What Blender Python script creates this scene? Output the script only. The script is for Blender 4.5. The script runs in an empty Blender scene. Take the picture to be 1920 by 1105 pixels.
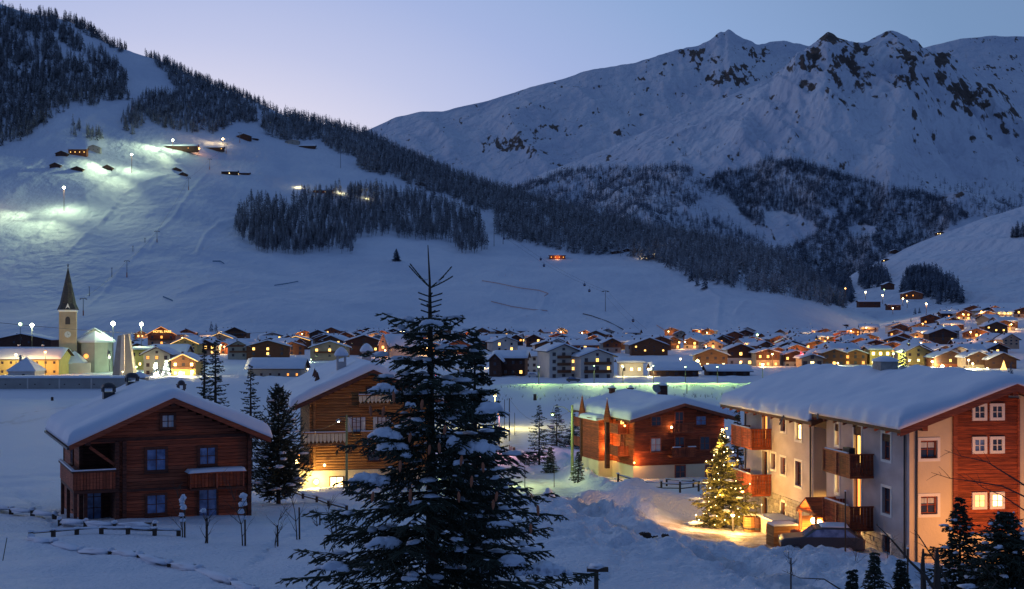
import bpy, bmesh, math, random
import numpy as np
from mathutils import Vector, Matrix

SC = bpy.context.scene
COL = SC.collection
rnd = random.Random(11)
rad = math.radians

# ------------------------------------------------------------------ camera
cam_d = bpy.data.cameras.new('camera'); cam = bpy.data.objects.new('camera', cam_d)
COL.objects.link(cam); SC.camera = cam
cam.location = (0, 0, 20); cam.rotation_euler = (rad(90), 0, 0)
cam_d.sensor_width = 36; cam_d.lens = 45; cam_d.shift_y = 0.02474
cam_d.clip_start = 0.5; cam_d.clip_end = 30000

# ------------------------------------------------------------------ sky
W = bpy.data.worlds.new('World'); SC.world = W; W.use_nodes = True
nt = W.node_tree; nt.nodes.clear()
def N(t, **k):
    n = nt.nodes.new(t)
    for a, b in k.items(): setattr(n, a, b)
    return n
out = N('ShaderNodeOutputWorld'); bg = N('ShaderNodeBackground'); bg2 = N('ShaderNodeBackground'); add = N('ShaderNodeAddShader')
tc = N('ShaderNodeTexCoord')
sc_ = N('ShaderNodeVectorMath', operation='MULTIPLY'); sc_.inputs[1].default_value = (1, 1, 1.6)
ab = N('ShaderNodeVectorMath', operation='ABSOLUTE')
sep = N('ShaderNodeSeparateXYZ'); mx = N('ShaderNodeMath', operation='ABSOLUTE'); cmb = N('ShaderNodeCombineXYZ')
nrm = N('ShaderNodeVectorMath', operation='NORMALIZE')
dot = N('ShaderNodeVectorMath', operation='DOT_PRODUCT')
GAZ = rad(-15)
dot.inputs[1].default_value = (math.sin(GAZ), math.cos(GAZ), 0)
ac = N('ShaderNodeMath', operation='ARCCOSINE'); dv = N('ShaderNodeMath', operation='DIVIDE'); dv.inputs[1].default_value = math.pi
ramp = N('ShaderNodeValToRGB'); L = nt.links.new
L(tc.outputs['Generated'], sep.inputs[0]); L(sep.outputs[2], mx.inputs[0])
L(sep.outputs[0], cmb.inputs[0]); L(sep.outputs[1], cmb.inputs[1]); L(mx.outputs[0], cmb.inputs[2])
L(cmb.outputs[0], sc_.inputs[0]); L(sc_.outputs[0], nrm.inputs[0]); L(nrm.outputs[0], dot.inputs[0])
L(dot.outputs['Value'], ac.inputs[0]); L(ac.outputs[0], dv.inputs[0]); L(dv.outputs[0], ramp.inputs[0])
stops = [(0, (.92, .80, .80)), (13, (.80, .75, .86)), (19, (.53, .57, .80)), (24, (.38, .465, .745)), (30, (.27, .395, .66)),
         (38, (.185, .30, .51)), (60, (.118, .195, .355)), (90, (.084, .146, .295)), (180, (.068, .118, .256))]
cr = ramp.color_ramp
while len(cr.elements) < len(stops): cr.elements.new(0.5)
for e, (a, c) in zip(cr.elements, stops): e.position = a / 180; e.color = (*c, 1)
L(ramp.outputs[0], bg.inputs[0]); bg.inputs[1].default_value = 1.0
sky = N('ShaderNodeTexSky'); sky.sky_type = 'NISHITA'; sky.sun_disc = False
sky.sun_elevation = rad(-3); sky.sun_rotation = GAZ; sky.ozone_density = 3
L(sky.outputs[0], bg2.inputs[0]); bg2.inputs[1].default_value = 0.06
L(bg.outputs[0], add.inputs[0]); L(bg2.outputs[0], add.inputs[1]); L(add.outputs[0], out.inputs[0])

sun_d = bpy.data.lights.new('twilight_glow', 'SUN'); sun_d.energy = .24; sun_d.angle = rad(28); sun_d.color = (1, .80, .80)
sun = bpy.data.objects.new('twilight_glow', sun_d); COL.objects.link(sun); sun.rotation_euler = Vector((math.cos(rad(14)) * .94, -math.cos(rad(14)) * .33, -math.sin(rad(14)))).to_track_quat('-Z', 'Y').to_euler()

vs = SC.view_settings; vs.view_transform = 'Standard'; vs.look = 'None'; vs.exposure = 0; vs.gamma = 1; vs.use_curve_mapping = False
SC.render.engine = 'CYCLES'
try:
    SC.cycles.use_denoising = True; SC.cycles.denoiser = 'OPENIMAGEDENOISE'
    SC.cycles.max_bounces = 4; SC.cycles.diffuse_bounces = 2; SC.cycles.glossy_bounces = 2; SC.cycles.transmission_bounces = 2
    SC.cycles.transparent_max_bounces = 6
    SC.cycles.sample_clamp_indirect = 3; SC.cycles.caustics_reflective = False; SC.cycles.caustics_refractive = False
except Exception: pass

# ------------------------------------------------------------------ materials
def mat(name, col, rough=.7, var=0, vscale=(1, 1, 1), bump=0, bscale=(4, 4, 4), emit=None, estr=0, metal=0, spec=.3, col2=None, rndv=0, nlight=False, thresh=None):
    m = bpy.data.materials.new(name); m.use_nodes = True; t = m.node_tree; b = t.nodes['Principled BSDF']
    b.inputs['Base Color'].default_value = (*col, 1); b.inputs['Roughness'].default_value = rough; b.inputs['Metallic'].default_value = metal
    b.inputs['Specular IOR Level'].default_value = spec
    K = t.links.new
    geo = None
    def pos(s, detail=4, nscale=1):
        nonlocal geo
        if geo is None: geo = t.nodes.new('ShaderNodeNewGeometry')
        mp = t.nodes.new('ShaderNodeVectorMath'); mp.operation = 'MULTIPLY'; mp.inputs[1].default_value = s
        K(geo.outputs['Position'], mp.inputs[0]); n = t.nodes.new('ShaderNodeTexNoise'); n.inputs['Scale'].default_value = nscale
        n.inputs['Detail'].default_value = detail; K(mp.outputs[0], n.inputs['Vector']); return n
    last = None
    if col2 is not None or var:
        c2 = col2 if col2 is not None else tuple(max(0, c * (1 - var)) for c in col)
        n = pos(vscale); r = t.nodes.new('ShaderNodeValToRGB'); lo, hi = thresh or (.35, .65)
        r.color_ramp.elements[0].position = lo; r.color_ramp.elements[1].position = hi
        r.color_ramp.elements[0].color = (*c2, 1); r.color_ramp.elements[1].color = (*col, 1)
        K(n.outputs[0], r.inputs[0]); last = r.outputs[0]
    if rndv:
        oi = t.nodes.new('ShaderNodeObjectInfo'); hs = t.nodes.new('ShaderNodeHueSaturation'); mr = t.nodes.new('ShaderNodeMapRange')
        mr.inputs['To Min'].default_value = 1 - rndv; mr.inputs['To Max'].default_value = 1 + rndv
        K(oi.outputs['Random'], mr.inputs[0]); K(mr.outputs[0], hs.inputs['Value'])
        if last: K(last, hs.inputs['Color'])
        else: hs.inputs['Color'].default_value = (*col, 1)
        last = hs.outputs[0]
    if last: K(last, b.inputs['Base Color'])
    if bump:
        n = pos(bscale, 6); bp = t.nodes.new('ShaderNodeBump'); bp.inputs['Strength'].default_value = min(1, bump); bp.inputs['Distance'].default_value = .05 if bump <= 1 else .05 * bump
        K(n.outputs[0], bp.inputs['Height']); K(bp.outputs[0], b.inputs['Normal'])
    if emit:
        b.inputs['Emission Color'].default_value = (*emit, 1); b.inputs['Emission Strength'].default_value = estr
        if nlight:
            try: m.cycles.emission_sampling = 'NONE'
            except Exception: pass
    return m
SNOWC = (.66, .72, .84)  # white snow with part of the blue dusk light put into its colour
M = {}
M['snow'] = mat('snow', SNOWC, .6, col2=(.60, .67, .81), vscale=(.4, .4, .4), bump=.6, bscale=(2.5, 2.5, 2.5), spec=.2)
M['far_snow'] = mat('far_snow', (.66, .71, .82), .7, col2=(.56, .625, .76), vscale=(.02, .008, .012), spec=.1)
M['wood'] = mat('wood', (.40, .105, .05), .7, col2=(.20, .05, .028), vscale=(1.5, 1.5, 22), bump=.5, bscale=(2, 2, 30), rndv=.3)
M['dark_wood'] = mat('dark_wood', (.13, .045, .03), .7, col2=(.06, .025, .02), vscale=(2, 2, 10), rndv=.2)
M['log'] = mat('log', (.42, .20, .075), .75, col2=(.18, .08, .035), vscale=(.8, .8, 18), bump=.4, bscale=(1, 1, 30), rndv=.22)
M['red_wood'] = mat('red_wood', (.33, .075, .028), .7, col2=(.15, .032, .016), vscale=(1.4, 1.4, 14), bump=.6, bscale=(1.5, 1.5, 24), rndv=.32)
M['slate'] = mat('dark_slate', (.07, .075, .08), .8, var=.4, vscale=(1.5, 1.5, 3))
M['plaster'] = mat('plaster', (.56, .50, .50), .85, col2=(.42, .36, .36), vscale=(.5, .5, .9), bump=.5, bscale=(9, 9, 9))
M['cream'] = mat('cream', (.68, .58, .42), .85, var=.1, vscale=(1, 1, 1), bump=.3, bscale=(8, 8, 8))
M['white'] = mat('white_paint', (.8, .78, .74), .6)
M['stone'] = mat('stone', (.46, .43, .40), .85, var=.35, vscale=(3, 3, 3), bump=.8, bscale=(6, 6, 6), rndv=.25)
M['metal'] = mat('dark_metal', (.06, .06, .07), .45, metal=.6)
M['steel'] = mat('steel', (.30, .31, .33), .5, metal=.5)
M['rust'] = mat('rust_copper', (.35, .10, .05), .5, metal=.3)
M['glass'] = mat('sky_tint_glass', (.16, .26, .52), .12, col2=(.05, .09, .22), vscale=(2.2, 2.2, 2.2), spec=.8)  # blue sky reflection is put into the pane's base colour
M['dglass'] = mat('dark_glass', (.03, .035, .06), .1, spec=.8)
M['curtain'] = mat('curtain', (.55, .60, .68), .9, var=.3, vscale=(9, 9, 1))
M['bark'] = mat('bark', (.055, .042, .035), .9, bump=.5, bscale=(8, 8, 3))
M['needle'] = mat('needles', (.030, .042, .030), .7, rndv=.2)
M['frost'] = mat('frosted_larch', (.30, .33, .38), .9, col2=(.11, .11, .13), vscale=(.13, .13, .10), rndv=.2)
M['farwood'] = mat('frost_haze_forest', (.17, .21, .28), .9, col2=(.07, .085, .12), vscale=(.05, .05, .12))  # frosted trees, bluer and paler to put distance haze into the colour
M['cone'] = mat('spruce_cone', (.40, .14, .075), .7, bump=.6, bscale=(60, 60, 60))
M['rail'] = mat('weathered_rail', (.07, .05, .04), .9)
def emis(n, c, s, light=False): return mat(n, (.02, .02, .02), .5, emit=c, estr=s, nlight=not light)
M['lit'] = emis('lit_window', (1, .55, .13), 3.4)
M['litb'] = emis('bright_window', (1, .70, .26), 6)
M['lito'] = emis('orange_window', (1, .36, .07), 2.2)
M['bulbw'] = emis('floodlight_bulb', (.92, 1, .72), 40)
M['bulby'] = emis('warm_bulb', (1, .72, .30), 22)
M['bulbo'] = emis('orange_bulb', (1, .42, .10), 12)
M['bulbg'] = emis('green_bulb', (.6, 1, .45), 8)
M['red'] = emis('red_light', (1, .03, .05), 7)

# ------------------------------------------------------------------ helpers
def PX(x, Y): return (x - 960) / 2400 * Y
def PZ(y, Y): return 20 - (y - 600) / 2400 * Y
def P(x, y, Y): return Vector((PX(x, Y), Y, PZ(y, Y)))

def mesh_np(name, V, F, m=None, smooth=False):
    """V: n x 3 array, F: m x k int array (k = 3 or 4)"""
    me = bpy.data.meshes.new(name); V = np.asarray(V, dtype=np.float32); F = np.asarray(F, dtype=np.int32)
    k = F.shape[1]; me.vertices.add(len(V)); me.vertices.foreach_set('co', V.ravel())
    me.loops.add(F.size); me.loops.foreach_set('vertex_index', F.ravel())
    me.polygons.add(len(F)); me.polygons.foreach_set('loop_start', np.arange(0, F.size, k, dtype=np.int32))
    if smooth: me.polygons.foreach_set('use_smooth', np.ones(len(F), dtype=bool))
    me.update(calc_edges=True)
    if m: me.materials.append(m)
    return me
def link(name, me, parent=None, loc=None, rot=None, scale=None):
    o = bpy.data.objects.new(name, me); COL.objects.link(o)
    if parent is not None: o.parent = parent
    if loc is not None: o.location = loc
    if rot is not None: o.rotation_euler = rot
    if scale is not None: o.scale = scale
    return o
def tag(o, label, cat, group=None):
    o['label'] = label; o['category'] = cat
    if group: o['group'] = group
    return o
def thing(name, label, cat, loc=(0, 0, 0), rz=0, group=None, tilt=None):
    o = bpy.data.objects.new(name, None); COL.objects.link(o); o.location = loc; o.rotation_euler = tilt or (0, 0, rz)
    o.empty_display_size = .2
    return tag(o, label, cat, group)
class MB:
    def __init__(s): s.v = []; s.f = []
    def add(s, vs, fs):
        n = len(s.v); s.v += [tuple(v) for v in vs]; s.f += [tuple(i + n for i in f) for f in fs]; return s
    def box(s, x0, x1, y0, y1, z0, z1):
        return s.add([(x0, y0, z0), (x1, y0, z0), (x1, y1, z0), (x0, y1, z0), (x0, y0, z1), (x1, y0, z1), (x1, y1, z1), (x0, y1, z1)],
                     [(3, 2, 1, 0), (4, 5, 6, 7), (0, 1, 5, 4), (1, 2, 6, 5), (2, 3, 7, 6), (3, 0, 4, 7)])
    def prism(s, poly, y0, y1):
        """poly in (x,z), counter-clockwise seen from -y; extruded along y"""
        n = len(poly)
        s.add([(x, y0, z) for x, z in poly] + [(x, y1, z) for x, z in poly],
              [tuple(range(n)), tuple(range(2 * n - 1, n - 1, -1))] + [(i + n, (i + 1) % n + n, (i + 1) % n, i) for i in range(n)])
        return s
    def tube(s, pts, rs, n=8, cap=True):
        pts = [Vector(p) for p in pts]; rings = []
        if not isinstance(rs, (list, tuple)): rs = [rs] * len(pts)
        for i, p in enumerate(pts):
            d = (pts[min(i + 1, len(pts) - 1)] - pts[max(i - 1, 0)]).normalized()
            a = d.orthogonal().normalized() if abs(d.z) > .99 or True else None
            a = d.cross(Vector((0, 0, 1))); a = a.normalized() if a.length > 1e-3 else Vector((1, 0, 0)); b = d.cross(a)
            rings.append([p + (a * math.cos(2 * math.pi * k / n) + b * math.sin(2 * math.pi * k / n)) * rs[i] for k in range(n)])
        base = len(s.v); s.v += [tuple(v) for r in rings for v in r]
        for i in range(len(pts) - 1):
            for k in range(n):
                s.f.append((base + i * n + k, base + i * n + (k + 1) % n, base + (i + 1) * n + (k + 1) % n, base + (i + 1) * n + k))
        if cap: s.f.append(tuple(base + k for k in range(n))[::-1]); s.f.append(tuple(base + (len(pts) - 1) * n + k for k in range(n)))
        return s
    def lathe(s, prof, n=10, c=(0, 0, 0)):
        base = len(s.v)
        for r, z in prof: s.v += [(c[0] + r * math.cos(2 * math.pi * k / n), c[1] + r * math.sin(2 * math.pi * k / n), c[2] + z) for k in range(n)]
        for i in range(len(prof) - 1):
            for k in range(n): s.f.append((base + i * n + k, base + i * n + (k + 1) % n, base + (i + 1) * n + (k + 1) % n, base + (i + 1) * n + k))
        return s
    def mesh(s, name, m=None, smooth=False):
        me = bpy.data.meshes.new(name); me.from_pydata(s.v, [], s.f)
        if smooth:
            for p in me.polygons: p.use_smooth = True
        if m: me.materials.append(m)
        me.update(); return me
    def build(s, name, m, parent=None, loc=None, rot=None, smooth=False): return link(name, s.mesh(name, m, smooth), parent, loc, rot)

_ub = {}
def pbox(name, parent, m, x0, x1, y0, y1, z0, z1, rot=None):
    """a box part that shares one unit mesh per material"""
    k = ('b', m.name)
    if k not in _ub: _ub[k] = MB().box(-.5, .5, -.5, .5, -.5, .5).mesh('unit_box', m)
    return link(name, _ub[k], parent, ((x0 + x1) / 2, (y0 + y1) / 2, (z0 + z1) / 2), rot, (abs(x1 - x0), abs(y1 - y0), abs(z1 - z0)))
def plog(name, parent, m, p0, p1, r):
    """a round log/pole part sharing one unit cylinder per material"""
    k = ('c', m.name)
    if k not in _ub: _ub[k] = MB().tube([(0, 0, -.5), (0, 0, .5)], 1, 10).mesh('unit_log', m, False)
    p0, p1 = Vector(p0), Vector(p1); d = p1 - p0
    return link(name, _ub[k], parent, (p0 + p1) / 2, d.to_track_quat('Z', 'Y').to_euler(), (r, r, d.length))
def pball(name, parent, m, c, r):
    k = ('s', m.name)
    if k not in _ub:
        _ub[k] = MB().lathe([(math.sin(a) if 0 < i < 6 else .01, -math.cos(a)) for i, a in enumerate(np.linspace(0, math.pi, 7))], 10).mesh('unit_ball', m, True)
    return link(name, _ub[k], parent, c, None, (r, r, r) if not isinstance(r, tuple) else r)
def light(name, loc, col, power, parent=None, radius=.15, spot=None, direction=None, blend=.6):
    d = bpy.data.lights.new(name, 'SPOT' if spot else 'POINT'); d.energy = power; d.color = col; d.shadow_soft_size = radius
    if spot: d.spot_size = rad(spot); d.spot_blend = blend
    o = bpy.data.objects.new(name, d); COL.objects.link(o); o.location = loc
    if parent: o.parent = parent
    if direction is not None: o.rotation_euler = Vector(direction).to_track_quat('-Z', 'Y').to_euler()
    return o

# numpy value noise
def _h(ix, iy, seed):
    h = (ix.astype(np.int64) * 374761393 + iy.astype(np.int64) * 668265263 + seed * 1442695041) & 0xffffffff
    h = ((h ^ (h >> 13)) * 1274126177) & 0xffffffff
    return ((h ^ (h >> 16)) & 0xffff) / 65535.0
def vnoise(x, y, seed=0):
    x = np.asarray(x, float); y = np.asarray(y, float)
    ix = np.floor(x); iy = np.floor(y); fx = x - ix; fy = y - iy
    fx = fx * fx * fx * (fx * (6 * fx - 15) + 10); fy = fy * fy * fy * (fy * (6 * fy - 15) + 10)
    a = _h(ix, iy, seed); b = _h(ix + 1, iy, seed); c = _h(ix, iy + 1, seed); d = _h(ix + 1, iy + 1, seed)
    return (a * (1 - fx) + b * fx) * (1 - fy) + (c * (1 - fx) + d * fx) * fy
def fbm(x, y, seed=0, o=4, g=.5):
    s = 0; a = 1; t = 0
    for i in range(o): s = s + a * (vnoise(x, y, seed + i * 17) - .5); t += a; a *= g; x = x * 2.03 + 5.1; y = y * 2.03 + 9.7
    return s / t * 2
def ridged(x, y, seed=0, o=4):
    s = 0; a = 1; t = 0
    for i in range(o): s = s + a * (1 - np.abs(2 * vnoise(x, y, seed + i * 13) - 1)); t += a; a *= .5; x = x * 2.1 + 3.3; y = y * 2.1 + 1.7
    return s / t
def sstep(a, b, x):
    t = np.clip((x - a) / (b - a), 0, 1); return t * t * (3 - 2 * t)
def seg_dist(X, Y, pts):
    """distance to a polyline, arrays"""
    best = np.full(np.shape(X), 1e9)
    for (ax, ay), (bx, by) in zip(pts[:-1], pts[1:]):
        dx, dy = bx - ax, by - ay; l2 = dx * dx + dy * dy
        t = np.clip(((X - ax) * dx + (Y - ay) * dy) / l2, 0, 1)
        best = np.minimum(best, np.hypot(X - ax - t * dx, Y - ay - t * dy))
    return best
def inpoly(px, py, poly):
    px = np.asarray(px, float); py = np.asarray(py, float); c = np.zeros(px.shape, bool); n = len(poly)
    for i in range(n):
        x1, y1 = poly[i]; x2, y2 = poly[(i + 1) % n]
        if y1 == y2: continue
        k = ((y1 > py) != (y2 > py)) & (px < (x2 - x1) * (py - y1) / (y2 - y1) + x1); c ^= k
    return c

# ------------------------------------------------------------------ ground
GY = np.array([0, 22, 50, 64, 70, 90, 105, 120, 150, 195, 240, 290, 350, 384, 400, 450, 750, 1050, 1350, 1800])
GL = np.array([14, 12.8, 9.9, 9.2, 8.9, 7.3, 6.2, 5.0, 3.0, 1.2, .3, -.2, -1.3, .7, .8, .3, 0, 3, 8, 14])
GR = np.array([14, 12.3, 9.4, 7.75, 7.5, 6.4, 5.6, 4.9, 3.0, 1.2, .3, -.2, -1.3, .7, .8, .3, 1, 22, 34, 45])
def ground_base(X, Y):
    X = np.asarray(X, float); Y = np.asarray(Y, float); u = X / np.maximum(Y, 5)
    w = sstep(.02, .2, u); wf = sstep(.24, .38, u); w = np.where(Y > 450, wf, w)
    return np.interp(Y, GY, GL) * (1 - w) + np.interp(Y, GY, GR) * w
def hit(x, y, y0=25, y1=1400, f=None):
    """where the ray through the photo point meets the ground"""
    Ys = np.geomspace(y0, y1, 900); g = (f or ground_base)(PX(x, Ys), Ys); py = 600 + 2400 * (20 - g) / Ys
    k = np.where(py <= y)[0]; Yh = Ys[k[0]] if len(k) else y1
    return float(Yh)
def G(x, y):
    Yh = hit(x, y); X = PX(x, Yh); return Vector((X, Yh, float(ground_z(X, Yh))))
def H2(x, y): Yh = hit(x, y); return (PX(x, Yh), Yh)
ROAD = [H2(*p) for p in [(945, 790), (955, 840), (972, 875), (1010, 905), (1060, 940), (1130, 962), (1230, 978), (1330, 995), (1420, 1010), (1480, 1022)]]
ROAD2 = [H2(*p) for p in [(1020, 915), (1120, 985), (1250, 1040), (1400, 1080), (1600, 1140)]]
TRACKS = [H2(*p) for p in [(-60, 800), (40, 785), (90, 768), (170, 757)]]
YARD = H2(1430, 1000)
TRAILS = [[H2(*p) for p in q] for q in ([(470, 1075), (520, 1020), (600, 985), (660, 960)], [(-20, 905), (40, 930), (110, 990)], [(1095, 1100), (1180, 1050), (1260, 1010), (1320, 1000)])]
LUMPC = [H2(*p) for p in [(1010, 960), (1150, 1020), (1300, 1050), (1420, 1060), (1560, 1090)]]
BANKN = [H2(*p) for p in [(1085, 938), (1180, 946), (1330, 960)]]
PLOTS = []
def ground_z(X, Y):
    X = np.asarray(X, float); Y = np.asarray(Y, float); z = ground_base(X, Y)
    near = sstep(330, 120, Y)
    z = z + near * (.55 * fbm(X / 14, Y / 14, 3, 3) + .20 * fbm(X / 4.2, Y / 3.2, 5, 4) + .05 * np.abs(fbm(X / .9, Y / .7, 6, 2))) + (1 - near) * .3 * fbm(X / 60, Y / 60, 8, 3)
    d = seg_dist(X, Y, ROAD); w = 2.4 + Y * .012
    z = z - .35 * sstep(w + .6, w - .6, d) * sstep(300, 200, Y)
    bank = np.exp(-((d - w - 1.5) / 1.15) ** 2) * sstep(70, 60, 60 + 0 * Y) 
    lum = np.abs(fbm(X / 1.1, Y / 1.1, 21, 3)) * 1.5
    z = z + bank * (.42 + .4 * fbm(X / 3, Y / 3, 31, 2) + .4 * lum) * sstep(220, 130, Y)
    d2 = seg_dist(X, Y, LUMPC); a = sstep(9, 3, d2)
    z = z + a * (.5 * fbm(X / 2.6, Y / 2.6, 41, 2) + .42 * lum + .12 * fbm(X / .45, Y / .45, 43, 2) + .2)
    d3 = seg_dist(X, Y, ROAD2); z = z - .22 * sstep(1.5, .8, d3)
    for dd_ in (d, d3): z = z - .13 * np.exp(-((dd_ - .85) / .24) ** 2) * sstep(200, 150, Y)
    for q in TRAILS: z = z - .16 * np.exp(-(seg_dist(X, Y, q) / .26) ** 2) * (vnoise(X / .3, Y / .4, 91) > .42)
    d4 = seg_dist(X, Y, BANKN); z = z + 1.15 * sstep(3.0, .5, d4) * (1 + .25 * fbm(X / 2, Y / 2, 51, 3))
    dt = seg_dist(X, Y, TRACKS); z = z - .25 * sstep(7, 4, dt) + .12 * fbm(X / 1.5, Y / 9, 55, 2) * sstep(12, 5, dt)
    yd = np.hypot((X - YARD[0]) / 1.0, (Y - YARD[1]) / 1.6)
    z = np.where(yd < 9, z * (1 - sstep(9, 5.5, yd)) + (ground_base(X, Y) - .25) * sstep(9, 5.5, yd), z)
    far = sstep(400, 420, Y) * sstep(900, 600, Y)
    z = z + far * .5 * np.abs(fbm(X / 7, Y / 7, 61, 3))
    pl = sstep(392, 400, Y) * sstep(440, 425, Y); z = z + pl * 1.3 * np.maximum(0, fbm(X / 9, Y / 9, 71, 3))
    return z
def grid_faces(nr, nc):
    i = np.arange(nr - 1)[:, None] * nc + np.arange(nc - 1)[None, :]; i = i.ravel()
    return np.stack([i, i + 1, i + nc + 1, i + nc], 1)
def set_attr(me, name, vals):
    a = me.attributes.new(name, 'FLOAT', 'POINT'); a.data.foreach_set('value', np.asarray(vals, np.float32).ravel())

U = np.linspace(-.62, .62, 470)
Ys = np.concatenate([np.geomspace(2, 26, 20)[:-1], np.geomspace(26, 170, 330)[:-1], np.geomspace(170, 1900, 170)])
UU, YY = np.meshgrid(U, Ys); XX = UU * np.maximum(YY, 30); ZZ = ground_z(XX, YY)
me = mesh_np('ground', np.stack([XX, YY, ZZ], -1).reshape(-1, 3), grid_faces(*UU.shape), None, True)
yd = np.hypot((XX - YARD[0]) / 1.0, (YY - YARD[1]) / 1.5)
dirt = np.clip(sstep(7.5, 5, yd) * .9 + .35 * sstep(3, 1.5, seg_dist(XX, YY, ROAD)) + .3 * sstep(1.2, .5, seg_dist(XX, YY, ROAD2)) + .35 * sstep(5, 2, seg_dist(XX, YY, TRACKS)) * sstep(.1, .4, fbm(XX / 2, YY / 12, 9, 3)), 0, 1)
set_attr(me, 'dirt', dirt)
gm = mat('ground_snow', SNOWC, .6, spec=.2); t = gm.node_tree; b = t.nodes['Principled BSDF']; K = t.links.new
geo = t.nodes.new('ShaderNodeNewGeometry'); at = t.nodes.new('ShaderNodeAttribute'); at.attribute_name = 'dirt'
n1 = t.nodes.new('ShaderNodeTexNoise'); n1.inputs['Scale'].default_value = .9; n1.inputs['Detail'].default_value = 6; K(geo.outputs['Position'], n1.inputs['Vector'])
n2 = t.nodes.new('ShaderNodeTexNoise'); n2.inputs['Scale'].default_value = 5; n2.inputs['Detail'].default_value = 5; K(geo.outputs['Position'], n2.inputs['Vector'])
mu = t.nodes.new('ShaderNodeMath'); mu.operation = 'MULTIPLY'; K(at.outputs['Fac'], mu.inputs[0]); mr = t.nodes.new('ShaderNodeMapRange')
mr.inputs['From Min'].default_value = .25; mr.inputs['From Max'].default_value = .6; K(n1.outputs[0], mr.inputs[0]); K(mr.outputs[0], mu.inputs[1])
mixc = t.nodes.new('ShaderNodeMix'); mixc.data_type = 'RGBA'; K(mu.outputs[0], mixc.inputs['Factor'])
mixc.inputs[6].default_value = (*SNOWC, 1); mixc.inputs[7].default_value = (.20, .17, .15, 1); K(mixc.outputs[2], b.inputs['Base Color'])
bp = t.nodes.new('ShaderNodeBump'); bp.inputs['Strength'].default_value = 1; bp.inputs['Distance'].default_value = .22
K(n2.outputs[0], bp.inputs['Height']); K(bp.outputs[0], b.inputs['Normal'])
me.materials.append(gm); o = link('ground', me); o['kind'] = 'structure'

# ------------------------------------------------------------------ hills and mountains
def smooth_cols(A, k):
    for _ in range(k): A[:, 1:-1] = (A[:, :-2] + 2 * A[:, 1:-1] + A[:, 2:]) / 4
    return A
def crest(pts, xs): p = np.array(pts, float); return np.interp(xs, p[:, 0], p[:, 1])
SHEETS = {}
def hill(name, xs, foot, ridge, Yf, Yr, g, nr, noise, back=900, backdrop=500, m=None, attr=None, sm=2):
    """xs: photo columns; foot/ridge: photo rows; Yf/Yr distances; g(t) profile; noise(X,Y,t)->dz"""
    T = np.linspace(0, 1, nr); XSg, TT = np.meshgrid(xs, T)
    gy = g(TT, XSg); py = foot[None, :] + (ridge - foot)[None, :] * gy
    YYh = Yf[None, :] + (Yr - Yf)[None, :] * TT
    Z = PZ(py, YYh); X = PX(XSg, YYh)
    Z = Z + noise(X, YYh, TT)
    # the far side falls away
    nb = 24; tb = np.linspace(0, 1, nb + 1)[1:]
    Yb = YYh[-1][None, :] + back * tb[:, None]; Zb = Z[-1][None, :] - backdrop * (tb[:, None] ** 1.3) - 0 * Yb
    Xb = (X[-1] / YYh[-1])[None, :] * Yb
    A = np.concatenate([X, Xb]), np.concatenate([YYh, Yb]), np.concatenate([Z, Zb])
    Zf = A[2]
    for _ in range(sm): Zf[1:-1] = (Zf[:-2] + 2 * Zf[1:-1] + Zf[2:]) / 4 if sm < 3 else Zf[1:-1]
    me = mesh_np(name, np.stack([A[0], A[1], Zf], -1).reshape(-1, 3), grid_faces(*Zf.shape), None, True)
    if attr:
        for k, f in attr.items(): set_attr(me, k, f(A[0], A[1], Zf))
    me.materials.append(m); o = link(name, me); o['kind'] = 'structure'
    SHEETS[name] = dict(xs=xs, X=A[0], Y=A[1], Z=Zf, nr=nr)
    return o
def proj(X, Y, Z): return 960 + 2400 * X / Y, 600 + 2400 * (20 - Z) / Y

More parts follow.
